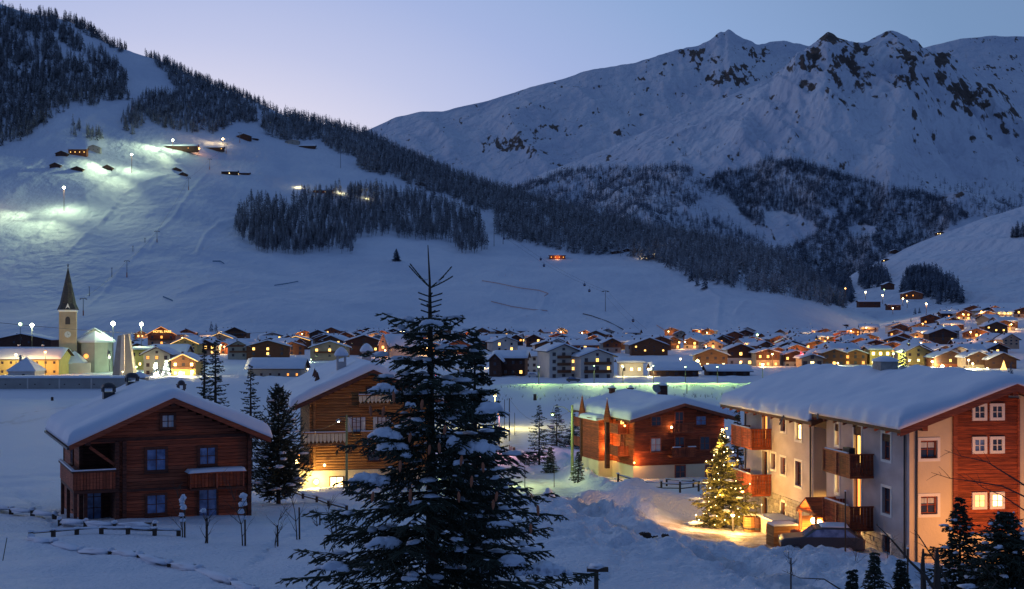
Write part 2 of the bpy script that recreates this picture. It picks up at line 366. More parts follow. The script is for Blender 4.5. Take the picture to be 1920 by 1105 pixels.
def snow_rock_mat(name, rocks=True, c1=SNOWC, c2=(.60, .66, .78), ns=.006):
    m = mat(name, c1, .75, spec=.1); t = m.node_tree; b = t.nodes['Principled BSDF']; K = t.links.new
    geo = t.nodes.new('ShaderNodeNewGeometry')
    def noi(s, d=6, vec=(1, 1, 1)):
        v = t.nodes.new('ShaderNodeVectorMath'); v.operation = 'MULTIPLY'; v.inputs[1].default_value = vec; K(geo.outputs['Position'], v.inputs[0])
        n = t.nodes.new('ShaderNodeTexNoise'); n.inputs['Scale'].default_value = s; n.inputs['Detail'].default_value = d; K(v.outputs[0], n.inputs['Vector']); return n
    n0 = noi(ns, 5); r0 = t.nodes.new('ShaderNodeValToRGB'); r0.color_ramp.elements[0].position = .35; r0.color_ramp.elements[1].position = .62
    r0.color_ramp.elements[0].color = (*c2, 1); r0.color_ramp.elements[1].color = (*c1, 1); K(n0.outputs[0], r0.inputs[0])
    if rocks:
        at = t.nodes.new('ShaderNodeAttribute'); at.attribute_name = 'rock'
        n1 = noi(.016, 9, (1.3, .6, .6)); n1b = noi(.034, 8, (1.5, .5, .8)); ml = t.nodes.new('ShaderNodeMath'); ml.operation = 'MULTIPLY_ADD'; K(n1b.outputs[0], ml.inputs[0]); ml.inputs[1].default_value = .95; hf = t.nodes.new('ShaderNodeMath'); hf.operation = 'MULTIPLY'; hf.inputs[1].default_value = .6; K(n1.outputs[0], hf.inputs[0]); K(hf.outputs[0], ml.inputs[2]); s1 = t.nodes.new('ShaderNodeMath'); s1.operation = 'ADD'; K(at.outputs['Fac'], s1.inputs[0]); K(ml.outputs[0], s1.inputs[1])
        mr = t.nodes.new('ShaderNodeMapRange'); mr.inputs['From Min'].default_value = 1.245; mr.inputs['From Max'].default_value = 1.31; K(s1.outputs[0], mr.inputs[0])
        n3 = noi(.05, 5); r3 = t.nodes.new('ShaderNodeValToRGB'); r3.color_ramp.elements[0].color = (.05, .043, .045, 1); r3.color_ramp.elements[1].color = (.17, .135, .12, 1); K(n3.outputs[0], r3.inputs[0])
        mx = t.nodes.new('ShaderNodeMix'); mx.data_type = 'RGBA'; K(mr.outputs[0], mx.inputs['Factor']); K(r0.outputs[0], mx.inputs[6]); K(r3.outputs[0], mx.inputs[7]); K(mx.outputs[2], b.inputs['Base Color'])
    else: K(r0.outputs[0], b.inputs['Base Color'])
    return m
def bump_on(m, scale, dist, strength=.5, vec=(1, 1, 1), detail=5):
    t = m.node_tree; b = t.nodes['Principled BSDF']; K = t.links.new
    geo = t.nodes.new('ShaderNodeNewGeometry'); v = t.nodes.new('ShaderNodeVectorMath'); v.operation = 'MULTIPLY'; v.inputs[1].default_value = vec
    K(geo.outputs['Position'], v.inputs[0]); n = t.nodes.new('ShaderNodeTexNoise'); n.inputs['Scale'].default_value = scale; n.inputs['Detail'].default_value = detail
    K(v.outputs[0], n.inputs['Vector']); bp = t.nodes.new('ShaderNodeBump'); bp.inputs['Strength'].default_value = strength; bp.inputs['Distance'].default_value = dist
    K(n.outputs[0], bp.inputs['Height']); K(bp.outputs[0], b.inputs['Normal'])

# ski hill
RS = [(-700, -330), (-300, -120), (0, 5), (50, 22), (120, 35), (160, 50), (200, 80), (245, 95), (300, 112), (350, 136), (420, 166), (480, 190), (540, 218), (600, 230),
      (680, 251), (760, 290), (850, 328), (950, 362), (1090, 402), (1250, 440), (1350, 455), (1450, 482), (1520, 525), (1590, 575), (1640, 597), (1700, 612), (1800, 640), (1900, 660)]
xs = np.linspace(-600, 1880, 880)
fo = np.interp(xs, [-600, 400, 900, 1400, 1880], [668, 668, 668, 672, 690.])
ri = smooth_cols(crest(RS, xs)[None, :], 3)[0]
Yf = np.full_like(xs, 950.); Yr = np.interp(xs, [-600, 0, 680, 950, 1250, 1590, 1900], [2700, 2600, 2500, 2250, 1950, 1550, 1250.])
def gski(t, x):
    return .80 * t ** 1.05 + .20 * t ** 2
# moguls / ski piste relief
PISTE = [([(128, 478), (187, 424), (231, 372), (261, 348), (312, 335)], 2.2, 4), ([(-60, 520), (0, 485), (70, 440), (110, 405), (200, 350), (250, 318), (300, 300)], 2.6, 5), ([(412, 492), (370, 480), (385, 440), (410, 415), (440, 408)], 2.4, 4),
         ([(160, 478), (215, 475), (283, 474), (300, 445), (295, 435)], 1.6, 3), ([(84, 628), (110, 602), (160, 570), (232, 503), (270, 470), (330, 400), (390, 320)], 1.5, 3.5), ([(903, 527), (960, 541), (1028, 552), (1010, 575), (960, 590)], 1.8, 6),
         ([(1345, 612), (1350, 570), (1322, 545), (1290, 540)], 1.8, 5), ([(1380, 600), (1405, 572), (1480, 560), (1600, 585)], 1.4, 4), ([(330, 560), (400, 545), (470, 552), (560, 530), (640, 540), (740, 520)], 2.0, 5), ([(420, 600), (520, 580), (620, 590), (700, 575)], 1.5, 5), ([(30, 360), (110, 322), (190, 312)], 1.8, 5), ([(430, 330), (520, 336), (600, 330)], 1.8, 6), ([(240, 100), (300, 170), (240, 200), (150, 232), (60, 275)], 2.2, 6)]
MOG = [(0, 500), (80, 455), (150, 420), (230, 345), (300, 300), (360, 280)]
def nski(X, Y, t):
    px, py = proj(X, Y, 0 * X + 20 + (600 - 400) * Y / 2400)
    e = sstep(0, .12, t) * sstep(1.02, .85, t)
    z = e * (16 * fbm(X / 260, Y / 330, 101, 3) + 3.5 * fbm(X / 60, Y / 90, 107, 3)) + .25 * fbm(X / 9, Y / 14, 108, 2)
    px2 = 960 + 2400 * X / Y; py2 = np.interp(t.ravel(), np.linspace(0, 1, 60), np.linspace(0, 1, 60)).reshape(t.shape)
    ridge_row = crest(RS, px2); foot_row = np.interp(px2, [-600, 400, 900, 1400, 1880], [668, 668, 668, 672, 690.]); row = foot_row + (ridge_row - foot_row) * gski(t, 0)
    for line, amp, wd in PISTE:
        d = seg_dist(px2, row * 1.6, [(a, b * 1.6) for a, b in line]); z = z + amp * np.exp(-(d / wd) ** 2)
    dm = seg_dist(px2, row * 1.4, [(a, b * 1.4) for a, b in MOG]); z = z + sstep(75, 25, dm) * 2.4 * np.abs(fbm(X / 11, Y / 13, 311, 2)) * (px2 < 430)
    return z
def aski(X, Y, Z):
    px, py = proj(X, Y, Z); d = seg_dist(px, py * 1.4, [(a, b * 1.4) for a, b in MOG])
    return np.clip(sstep(70, 25, d), 0, 1) * (px < 420)
skim = snow_rock_mat('ski_slope_snow', False, (.66, .71, .82), (.57, .63, .76), .012)
bump_on(skim, .09, 5, .6, (1, .5, 1), 8)
hill('ski_hill', xs, fo, ri, Yf, Yr, gski, 330, nski, 700, 330, skim)

# rear mountain chain seen between the hill and the big spur
R1 = [(300, 420), (500, 330), (620, 280), (680, 247), (700, 238), (740, 220), (790, 208), (830, 208), (860, 200), (920, 187), (1000, 161), (1060, 145), (1100, 131), (1160, 121), (1190, 118), (1230, 104), (1270, 92), (1310, 84), (1332, 74),
      (1345, 60), (1352, 58), (1358, 60), (1366, 52), (1380, 62), (1420, 80), (1450, 76), (1480, 77), (1510, 82), (1560, 95), (1650, 130), (1800, 200)]
xs = np.linspace(300, 1760, 560)
ri = smooth_cols(crest(R1, xs)[None, :].copy(), 1)[0]
def n1(X, Y, t):
    e = sstep(0, .2, t); c = sstep(1.0, .78, t)
    r = ridged(X / 620 + Y / 1500, Y / 2600 - X / 2400, 201, 4)
    jag = sstep(1000, 1300, 960 + 2400 * X / Y)
    return e * c * (230 * (r - .6)) + e * (12 + 26 * jag) * fbm(X / 70, Y / 120, 209, 4) * (.35 + .65 * c)
ROCK1 = [(950, 275, 42, 16, .62), (1045, 240, 40, 8, .5), (1085, 240, 30, 8, .45), (1155, 250, 14, 7, .6), (1210, 172, 18, 8, .5), (1255, 118, 22, 9, .45), (1345, 72, 16, 10, .55), (1360, 140, 40, 20, .55), (1300, 100, 60, 8, .5), (1400, 90, 60, 14, .45), (1204, 215, 7, 3, .6), (830, 275, 14, 6, .5), (1385, 145, 30, 30, .5), (1330, 120, 60, 40, .42), (1430, 110, 50, 40, .44), (960, 270, 60, 26, .42)]
def rockf(rocks, seed, base=.30, sc=1.0):
    def f(X, Y, Z):
        px, py = proj(X, Y, Z); a = np.full(X.shape, base)
        for cx, cy, rx, ry, s in rocks:
            a = np.maximum(a, base + (s - base - .01) * np.exp(-(((px - cx) / rx) ** 2 + ((py - cy) / ry) ** 2)))
        return a + .12 * fbm(X / 90, Z / 60, seed, 3) * sc
    return f
mm1 = snow_rock_mat('mountain_snow', True, (.64, .68, .78), (.54, .59, .72), .003); bump_on(mm1, .012, 60, 1, (1, 1, .5), 9)
hill('mountain_ridge', xs, np.full_like(xs, 470.), ri, np.full_like(xs, 4800.), np.full_like(xs, 6300.), lambda t, x: t ** 1.0, 230, n1, 1500, 900, mm1, {'rock': rockf(ROCK1, 301)}, 1)
# big spur with the rocky summits
R2 = [(820, 470), (900, 400), (950, 356), (1000, 332), (1080, 300), (1150, 273), (1200, 249), (1260, 222), (1330, 196), (1400, 165), (1450, 140), (1490, 110), (1520, 82), (1540, 68), (1552, 62), (1562, 64), (1590, 75), (1615, 79), (1640, 69), (1665, 60), (1674, 58),
      (1690, 64), (1700, 70), (1716, 74), (1730, 86), (1760, 95), (1775, 93), (1790, 108), (1830, 130), (1870, 160), (1920, 205), (2000, 255), (2100, 320), (2400, 430), (2700, 500)]
xs = np.linspace(820, 2500, 760)
ri = smooth_cols(crest(R2, xs)[None, :].copy(), 1)[0]
def n2(X, Y, t):
    px = 960 + 2400 * X / Y
    e = sstep(0, .25, t); c = sstep(1.0, .82, t); up = sstep(.45, .8, t) * sstep(1330, 1500, px)
    r = ridged(X / 260 + Y / 900, Y / 1500 - X / 1500, 221, 4)
    r2 = ridged(X / 900 - Y / 1800, Y / 1600, 231, 3)
    return e * c * (200 * (r2 - .6) + (85 + 190 * up) * (r - .6)) + e * (14 + 34 * up) * fbm(X / 55, Y / 90, 229, 4) * (.3 + .7 * c)
ROCK2 = [(1560, 75, 30, 12, .66), (1580, 110, 24, 20, .62), (1600, 130, 24, 22, .6), (1530, 100, 34, 18, .56), (1640, 170, 16, 20, .55), (1520, 160, 22, 12, .55), (1560, 165, 18, 8, .5), (1620, 150, 30, 18, .58), (1650, 182, 12, 8, .62), (1680, 90, 20, 18, .62), (1700, 110, 34, 26, .64), (1710, 150, 26, 22, .58), (1765, 110, 22, 20, .66),
         (1760, 150, 22, 22, .6), (1800, 165, 26, 24, .64), (1815, 190, 16, 16, .68), (1840, 190, 30, 18, .58), (1850, 170, 40, 20, .5), (1895, 215, 16, 16, .6), (1890, 248, 12, 8, .6), (1475, 120, 20, 22, .5), (1420, 135, 18, 10, .5), (1460, 100, 40, 18, .45), (1610, 90, 24, 14, .6), (1570, 130, 90, 60, .44), (1760, 150, 110, 70, .46), (1860, 220, 70, 60, .45), (1660, 120, 60, 50, .42)]
mm2 = snow_rock_mat('spur_snow', True, (.64, .69, .80), (.53, .58, .71), .004); bump_on(mm2, .016, 48, 1, (1, 1, .5), 9)
hill('mountain_spur', xs, np.full_like(xs, 610.), ri, np.full_like(xs, 2900.), np.full_like(xs, 4700.), lambda t, x: t ** .95, 330, n2, 1500, 900, mm2, {'rock': rockf(ROCK2, 305)}, 1)
R3 = [(1500, 170), (1650, 118), (1700, 97), (1745, 84), (1800, 70), (1865, 65), (1920, 66), (2000, 72), (2200, 110), (2500, 160)]
xs = np.linspace(1550, 2500, 160)
hill('far_mountain', xs, np.full_like(xs, 400.), crest(R3, xs), np.full_like(xs, 6500.), np.full_like(xs, 8200.), lambda t, x: t, 80,
     lambda X, Y, t: sstep(0, .2, t) * (60 * (ridged(X / 900, Y / 1200, 241, 3) - .6) * sstep(1, .8, t) + 5 * fbm(X / 90, Y / 90, 245, 3)), 1500, 900, mm1, {'rock': rockf([(1850, 128, 60, 4, .5), (1730, 118, 20, 4, .5)], 309)}, 1)
R4 = [(1450, 640), (1520, 590), (1560, 545), (1600, 512), (1660, 484), (1700, 463), (1760, 438), (1800, 424), (1850, 405), (1920, 384), (2020, 345), (2300, 250), (2600, 150)]
xs = np.linspace(1450, 2500, 330)
mm4 = snow_rock_mat('side_slope_snow', False, (.66, .71, .82), (.56, .62, .75), .008); bump_on(mm4, .03, 22, .9, (1, 1, .4), 7)
hill('side_slope', xs, np.full_like(xs, 640.), smooth_cols(crest(R4, xs)[None, :].copy(), 2)[0], np.full_like(xs, 1250.), np.full_like(xs, 2700.), lambda t, x: .75 * t ** .9 + .25 * t * t, 200,
     lambda X, Y, t: sstep(0, .2, t) * sstep(1.02, .85, t) * (34 * (ridged(X / 120 + Y / 420, Y / 1500, 251, 3) - .6) + 20 * fbm(X / 300, Y / 400, 255, 3)), 900, 400, mm4)

# ------------------------------------------------------------------ far trees
def far_tree(seed, kind, n=26):
    """triangles of one distant tree, unit height, as arrays"""
    r = random.Random(seed); V = []; F = []
    def tri(a, b, c): k = len(V); V.extend([a, b, c]); F.append((k, k + 1, k + 2))
    tw = .012 if kind == 'larch' else .010
    for a in range(3):
        a0, a1 = a * 2.094, (a + 1) * 2.094
        tri((tw * math.cos(a0), tw * math.sin(a0), -.06), (tw * math.cos(a1), tw * math.sin(a1), -.06), (0, 0, .97))
    base = .20 if kind == 'larch' else .05
    wmax = .125 if kind == 'larch' else .20
    for i in range(n):
        f = (i + r.random() * .8) / n; z = base + (1 - base) * f
        w = wmax * (1 - f) ** .75 * (.55 + .75 * r.random()) + .012
        if kind == 'larch': w *= min(1, .45 + 2.2 * f)
        a = i * 2.4 + r.random(); h = .035 + .035 * r.random()
        dz = (.02 if kind == 'larch' else -.035) * (1.3 - f)
        da = .5 if kind == 'larch' else .62
        for s in (0, 1):
            a2 = a + s * 2.2 + r.random() * .6
            c, s_ = math.cos(a2), math.sin(a2); c2, s2 = math.cos(a2 + da), math.sin(a2 + da)
            tri((0, 0, z + h * .7), (w * c, w * s_, z + dz), (w * .75 * c2, w * .75 * s2, z + dz - h * .7))
    return np.array(V, np.float32), np.array(F, np.int32)
def scatter_sheet(sheet, polys, spacing, seed, extra_rows=10, gapn=None):
    s = SHEETS[sheet]; X, Y, Z = s['X'], s['Y'], s['Z']; nr = s['nr'] + extra_rows
    X, Y, Z = X[:nr], Y[:nr], Z[:nr]; rg = np.random.RandomState(seed)
    A = (X[:-1, 1:] - X[:-1, :-1]) * (Y[1:, :-1] - Y[:-1, :-1]); A = np.abs(A)
    px, py = proj(X[:-1, :-1], Y[:-1, :-1], Z[:-1, :-1])
    dens = np.zeros(A.shape)
    jx = 9 * fbm(X[:-1, :-1] / 40, Y[:-1, :-1] / 50, seed + 400, 3); jy = 6 * fbm(X[:-1, :-1] / 33, Y[:-1, :-1] / 41, seed + 500, 3); px = px + jx; py = py + jy
    for poly, d in polys: dens = np.where(inpoly(px, py, poly), np.maximum(dens, d), dens)
    w = (A * dens / spacing ** 2).ravel(); cnt = rg.poisson(w); idx = np.repeat(np.arange(len(w)), cnt)
    ii, jj = np.unravel_index(idx, A.shape); a, b = rg.rand(len(ii)), rg.rand(len(ii))
    def bil(Q): return (Q[ii, jj] * (1 - a) * (1 - b) + Q[ii + 1, jj] * a * (1 - b) + Q[ii, jj + 1] * (1 - a) * b + Q[ii + 1, jj + 1] * a * b)
    pts = np.stack([bil(X), bil(Y), bil(Z)], 1)
    if gapn: pts = pts[gapn(pts) > rg.rand(len(pts))]
    return pts
def forest(name, pts, protos, hmin, hmax, m, seed, label=None):
    rg = np.random.RandomState(seed); Vs = []; Fs = []; base = 0
    kinds = rg.randint(0, len(protos), len(pts)); hs = (hmin + (hmax - hmin) * rg.rand(len(pts)) ** .8); an = rg.rand(len(pts)) * 6.28
    for k, (v, f) in enumerate(protos):
        s = kinds == k; p = pts[s]; h = hs[s][:, None, None]; c, sn = np.cos(an[s]), np.sin(an[s]); wd = (.9 + .8 * rg.rand(len(p)))[:, None]
        x = (v[None, :, 0] * c[:, None] - v[None, :, 1] * sn[:, None]) * wd; y = (v[None, :, 0] * sn[:, None] + v[None, :, 1] * c[:, None]) * wd
        W_ = np.stack([x, y, np.broadcast_to(v[None, :, 2], x.shape)], -1) * h + p[:, None, :]
        Vs.append(W_.reshape(-1, 3)); ff = (f[None] + (np.arange(len(p)) * len(v))[:, None, None]).reshape(-1, 3) + base; Fs.append(ff); base += len(p) * len(v)
    me = mesh_np(name, np.concatenate(Vs), np.concatenate(Fs), m); o = link(name, me); o['kind'] = 'stuff'
    if label: o['label'] = label
    return o
LAR = [far_tree(i, 'larch', 22) for i in range(4)]; SPR = [far_tree(i + 9, 'spruce', 20) for i in range(4)]
LAR_S = [far_tree(i + 30, 'larch', 13) for i in range(3)] + [far_tree(i + 40, 'spruce', 13) for i in range(2)]

FA = [[(0, 20), (60, 34), (112, 48), (104, 60), (100, 88), (118, 112), (160, 120), (166, 150), (195, 165), (195, 190), (170, 202), (140, 196), (122, 206), (100, 228), (50, 262), (-560, 420), (-560, -300)],
      [(113, 60), (128, 56), (165, 100), (160, 108), (140, 100), (112, 76)], [(162, 100), (180, 96), (236, 148), (238, 186), (205, 192), (188, 172), (160, 124)],
      [(66, 24), (104, 34), (100, 44), (72, 40)], [(110, 38), (150, 40), (160, 50), (200, 78), (240, 92), (236, 100), (200, 92), (150, 62), (118, 50)]]
FB = [[(246, 90), (262, 92), (300, 108), (350, 130), (420, 160), (480, 184), (545, 214), (500, 214), (484, 204), (472, 200), (482, 224), (440, 236), (400, 252), (330, 248), (284, 232), (258, 198), (270, 176), (332, 176), (310, 140), (276, 112)],
      [(222, 215), (246, 200), (270, 206), (272, 226), (246, 258), (222, 242)], [(130, 262), (140, 238), (154, 238), (150, 262)], [(160, 262), (164, 240), (172, 250), (188, 252), (188, 264)]]
FC = [[(545, 214), (600, 226), (680, 247), (760, 285), (850, 323), (950, 358), (1090, 398), (1250, 436), (1350, 450), (1450, 478), (1520, 520), (1592, 572), (1580, 576), (1540, 572), (1480, 562), (1400, 545), (1290, 525), (1250, 500), (1180, 482), (1100, 476), (1030, 470), (975, 455), (930, 440), (925, 402), (890, 396), (860, 378), (790, 352), (740, 336), (690, 322), (668, 312), (664, 296), (640, 290), (600, 262), (540, 264), (490, 250), (486, 220)]]
FG = [[(432, 440), (450, 400), (468, 385), (500, 385), (540, 390), (560, 370), (640, 365), (700, 362), (800, 372), (870, 402), (905, 420), (912, 472), (862, 474), (850, 455), (800, 452), (745, 448), (735, 440), (700, 442), (664, 452), (662, 476), (600, 474), (540, 480), (480, 470), (450, 450)]]
def gap1(p): return sstep(-.85, -.4, fbm(p[:, 0] / 45, p[:, 1] / 60, 77, 2))
ptsA = scatter_sheet('ski_hill', [(p, 1) for p in FA], 6.3, 1, 10, gap1)
forest('frosted_hill_forest', ptsA, SPR[:2] + LAR[:2], 9, 25, M['frost'], 2, 'frosted dark forest of conifers on the upper left mountainside')
ptsB = scatter_sheet('ski_hill', [(p, 1) for p in FB], 5.6, 3, 8)
forest('ridge_forest', ptsB, SPR[:2] + LAR[:2], 9, 21, M['frost'], 4, 'dark forest between the ski pistes below the ridge')
ptsC = scatter_sheet('ski_hill', [(p, 1) for p in FC], 5.2, 5, 7)
forest('larch_forest', ptsC, LAR_S, 11, 24, M['frost'], 6, 'long brown larch forest running down the ridge')
# the grove on the open slope: the largest trees are things of their own
ptsG = scatter_sheet('ski_hill', [(p, 1) for p in FG], 8.4, 7, 0)
ptsG = ptsG[np.argsort(ptsG[:, 1])]
gp = [tuple(p) for p in ptsG]
lm = [mesh_np('larch_tree', *far_tree(50 + i, 'larch', 42), M['frost']) for i in range(5)]
for i, p in enumerate(gp[:290]):
    h = rnd.uniform(19, 31)
    o = link('larch_tree', lm[i % 5], None, (p[0], p[1], p[2] - .5), (0, 0, rnd.random() * 6.28), (h * 1.1, h * 1.1, h))
    tag(o, 'tall bare frosted larch along the lower edge of the grove on the ski slope', 'tree', 'larches of the grove on the ski slope')
forest('grove_interior', np.array(gp[290:]), LAR, 18, 28, M['frost'], 8, 'inner larches of the grove on the ski slope')
def lone(x, y, h, label, kind='spruce', wide=1.0, n=40, seed=5, sheet='ski_hill', group=None, m=None):
    s = SHEETS[sheet]; px, py = proj(s['X'][:s['nr']], s['Y'][:s['nr']], s['Z'][:s['nr']])
    d = (px - x) ** 2 + (py - y) ** 2; k = np.unravel_index(np.argmin(d), d.shape)
    v, f = far_tree(seed, kind, n); o = link('conifer_tree', mesh_np('conifer_tree', v, f, m or M['frost']), None, (s['X'][k], s['Y'][k], s['Z'][k] - .3), None, (h * wide, h * wide, h))
    return tag(o, label, 'tree', group)
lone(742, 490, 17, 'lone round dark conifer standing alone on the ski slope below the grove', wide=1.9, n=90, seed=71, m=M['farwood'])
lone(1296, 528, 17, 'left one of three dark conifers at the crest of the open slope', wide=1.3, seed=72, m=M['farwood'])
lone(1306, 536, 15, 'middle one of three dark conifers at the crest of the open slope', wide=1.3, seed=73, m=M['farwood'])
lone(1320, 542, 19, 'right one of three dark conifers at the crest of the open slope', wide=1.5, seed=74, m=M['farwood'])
# spur forests
FS = [([(1340, 330), (1372, 325), (1405, 322), (1440, 302), (1500, 306), (1560, 325), (1600, 338), (1650, 350), (1700, 358), (1745, 372), (1790, 390), (1815, 410), (1700, 470), (1640, 500), (1590, 540), (1540, 540), (1450, 500), (1450, 470), (1490, 462), (1530, 440), (1520, 418), (1480, 405), (1440, 395), (1430, 432), (1395, 412), (1372, 375), (1330, 350)], 2.1),
      ([(985, 345), (1060, 325), (1100, 318), (1180, 318), (1250, 315), (1292, 312), (1300, 330), (1240, 345), (1150, 350), (1080, 345), (1000, 352)], .8),
      ([(960, 350), (1080, 345), (1200, 350), (1300, 335), (1350, 350), (1370, 372), (1330, 372), (1280, 390), (1200, 390), (1120, 380), (1040, 372)], .7),
      ([(950, 355), (1020, 350), (1180, 380), (1280, 400), (1380, 430), (1440, 460), (1250, 450), (1100, 410)], .8),
      ([(1250, 380), (1380, 400), (1440, 440), (1440, 470), (1380, 440), (1260, 400)], .10),
      ([(1250, 300), (1400, 292), (1600, 325), (1820, 392), (1840, 360), (1700, 320), (1480, 280), (1300, 282)], .05),
      ([(1780, 380), (1920, 370), (1960, 400), (1820, 410)], .30), ([(1740, 355), (1930, 340), (1930, 375), (1790, 385)], .10),
      ([(1440, 395), (1530, 418), (1600, 430), (1650, 425), (1640, 445), (1560, 450), (1500, 470), (1450, 470)], .0)]
holes = [[(1432, 396), (1470, 398), (1528, 418), (1526, 432), (1488, 440), (1478, 452), (1492, 464), (1455, 468), (1436, 450)], [(1585, 430), (1610, 422), (1645, 425), (1640, 446), (1600, 448)], [(1540, 392), (1570, 395), (1575, 408), (1548, 410)]]
def gap2(p):
    px, py = proj(p[:, 0], p[:, 1], p[:, 2]); k = sstep(-.75, -.25, fbm(px / 26, py / 14, 87, 3))
    for h in holes: k = np.where(inpoly(px, py, h), 0, k)
    return k
ptsS = scatter_sheet('mountain_spur', FS, 7.4, 11, 0, gap2)
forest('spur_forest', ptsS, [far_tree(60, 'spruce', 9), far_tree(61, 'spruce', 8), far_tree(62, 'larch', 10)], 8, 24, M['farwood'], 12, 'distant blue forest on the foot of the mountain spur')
ptsR = scatter_sheet('side_slope', [([(1606, 540), (1612, 514), (1640, 506), (1660, 512), (1668, 542)], 1.6), ([(1690, 548), (1700, 520), (1740, 518), (1790, 540), (1806, 572), (1760, 572), (1700, 556)], 1.6), ([(1895, 446), (1920, 428), (1960, 420), (1960, 450)], 1),
                                     ([(1585, 570), (1570, 545), (1590, 530), (1598, 572)], 1.5)], 9, 13, 0)
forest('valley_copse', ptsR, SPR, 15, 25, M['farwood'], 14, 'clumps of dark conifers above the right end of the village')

# ------------------------------------------------------------------ near conifers
def brush_arrays(segs, needles=26, nl=.02, core=.35, seed=0, w=.0045, grav=0):
    """needle-covered twigs: segs = list of (p0, p1, r). Returns V, F"""
    rg = np.random.RandomState(seed); S = len(segs)
    P0 = np.array([s[0] for s in segs], float); P1 = np.array([s[1] for s in segs], float); Rr = np.array([s[2] for s in segs], float)
    D = P1 - P0; Ln = np.linalg.norm(D, axis=1, keepdims=True) + 1e-9; D = D / Ln
    up = np.array([[0, 0, 1.]]); A = np.cross(D, up); An = np.linalg.norm(A, axis=1, keepdims=True); A = np.where(An > 1e-3, A / np.maximum(An, 1e-6), np.array([[1., 0, 0]])); B = np.cross(D, A)
    # core: a 4-sided spindle
    V = []; k4 = [0, math.pi / 2, math.pi, 1.5 * math.pi]
    ring = lambda f, rr: np.stack([P0 + D * Ln * f + (A * math.cos(a) + B * math.sin(a)) * (Rr * core * rr)[:, None] for a in k4], 1)
    tip = (P1 + D * .01)[:, None, :]
    V = np.concatenate([ring(0, .8), ring(.75, 1.1), tip], 1).reshape(-1, 3)
    f0 = []
    for i in range(4): j = (i + 1) % 4; f0 += [(i, j, 4 + j), (i, 4 + j, 4 + i), (4 + i, 4 + j, 8)]
    F = (np.array(f0)[None] + (np.arange(S) * 9)[:, None, None]).reshape(-1, 3)
    n = needles; t = rg.rand(S, n); ph = rg.rand(S, n) * 6.283; rr = Rr[:, None] * (.75 + .5 * rg.rand(S, n))
    base = P0[:, None] + D[:, None] * (Ln[:, None] * t[..., None]); rad_ = A[:, None] * np.cos(ph)[..., None] + B[:, None] * np.sin(ph)[..., None]
    tipn = base + rad_ * rr[..., None] + D[:, None] * (rr * .8)[..., None]
    side = np.cross(rad_, D[:, None]) * w
    NV = np.stack([base - side, base + side, tipn], 2).reshape(-1, 3)
    NF = np.arange(len(NV)).reshape(-1, 3) + len(V)
    return np.concatenate([V, NV]), np.concatenate([F, NF])
def twigs_for_branch(r, p0, az, L, rise, droop, tipup, spacing, twig_len, curve=0, rtw=.02):
    """main axis and side twigs of one branch"""
    pts = []; n = 9
    for i in range(n + 1):
        s = i / n; a = az + curve * s
        x = L * s; z = rise * L * s - droop * L * s * s + tipup * L * s ** 3
        pts.append(Vector(p0) + Vector((math.cos(a) * x, math.sin(a) * x, z)))
    segs = [(pts[i], pts[i + 1], rtw) for i in range(2, n)]
    k = max(3, int(L / spacing)); 
    for i in range(k):
        s = .12 + .86 * (i + r.random() * .5) / k; j = min(n - 1, int(s * n)); q = pts[j].lerp(pts[j + 1], s * n - j); d = (pts[j + 1] - pts[j]).normalized()
        for sd in (-1, 1):
            if r.random() < .12: continue
            tl = twig_len * (1 - .75 * s) * (.35 + .65 * min(1, s * 5)) * r.uniform(.7, 1.15) + .05
            sidev = d.cross(Vector((0, 0, 1))).normalized() * sd
            dd = (d * r.uniform(.55, .9) + sidev * r.uniform(.6, 1) + Vector((0, 0, r.uniform(-.45, .12)))).normalized()
            e = q + dd * tl; e.z -= .16 * tl
            mid = q.lerp(e, .5) + Vector((0, 0, .02))
            segs.append((q, mid, rtw)); segs.append((mid, e, rtw))
            if tl > .16:
                for m_ in range(int(tl / .075)):
                    f = .2 + .7 * r.random(); qq = q.lerp(e, f); s2 = dd.cross(Vector((0, 0, 1))).normalized() * r.choice((-1, 1))
                    d2 = (dd * .8 + s2 * .7 + Vector((0, 0, r.uniform(-.5, .1)))).normalized(); segs.append((qq, qq + d2 * r.uniform(.05, .13) * min(1.6, .6 + tl), rtw * .95))
    return pts, segs
def snow_lump(r, sx, sy, sz, seed, n=14):
    V = []; F = []; rows = 7
    for i in range(rows):
        th = math.pi / 2 * i / (rows - 1) * 1.25; 
        for k in range(n):
            a = 2 * math.pi * k / n; w = math.sin(max(.02, math.pi * .62 * (1 - i / (rows - 1)))) ** .8 if i else .86
            w = [.78, 1.0, .98, .86, .66, .36, .04][i]; z = [-.25, .0, .3, .6, .84, .97, 1.0][i]
            nn = 1 + .75 * float(fbm(np.array(math.cos(a) * 2.1 + seed * 3.1), np.array(math.sin(a) * 2.1 + i * .8), seed, 3))
            V.append((sx * w * nn * math.cos(a), sy * w * nn * math.sin(a), sz * z * (1 + .25 * (nn - 1))))
    for i in range(rows - 1):
        for k in range(n): F.append((i * n + k, i * n + (k + 1) % n, (i + 1) * n + (k + 1) % n, (i + 1) * n + k))
    return V, F
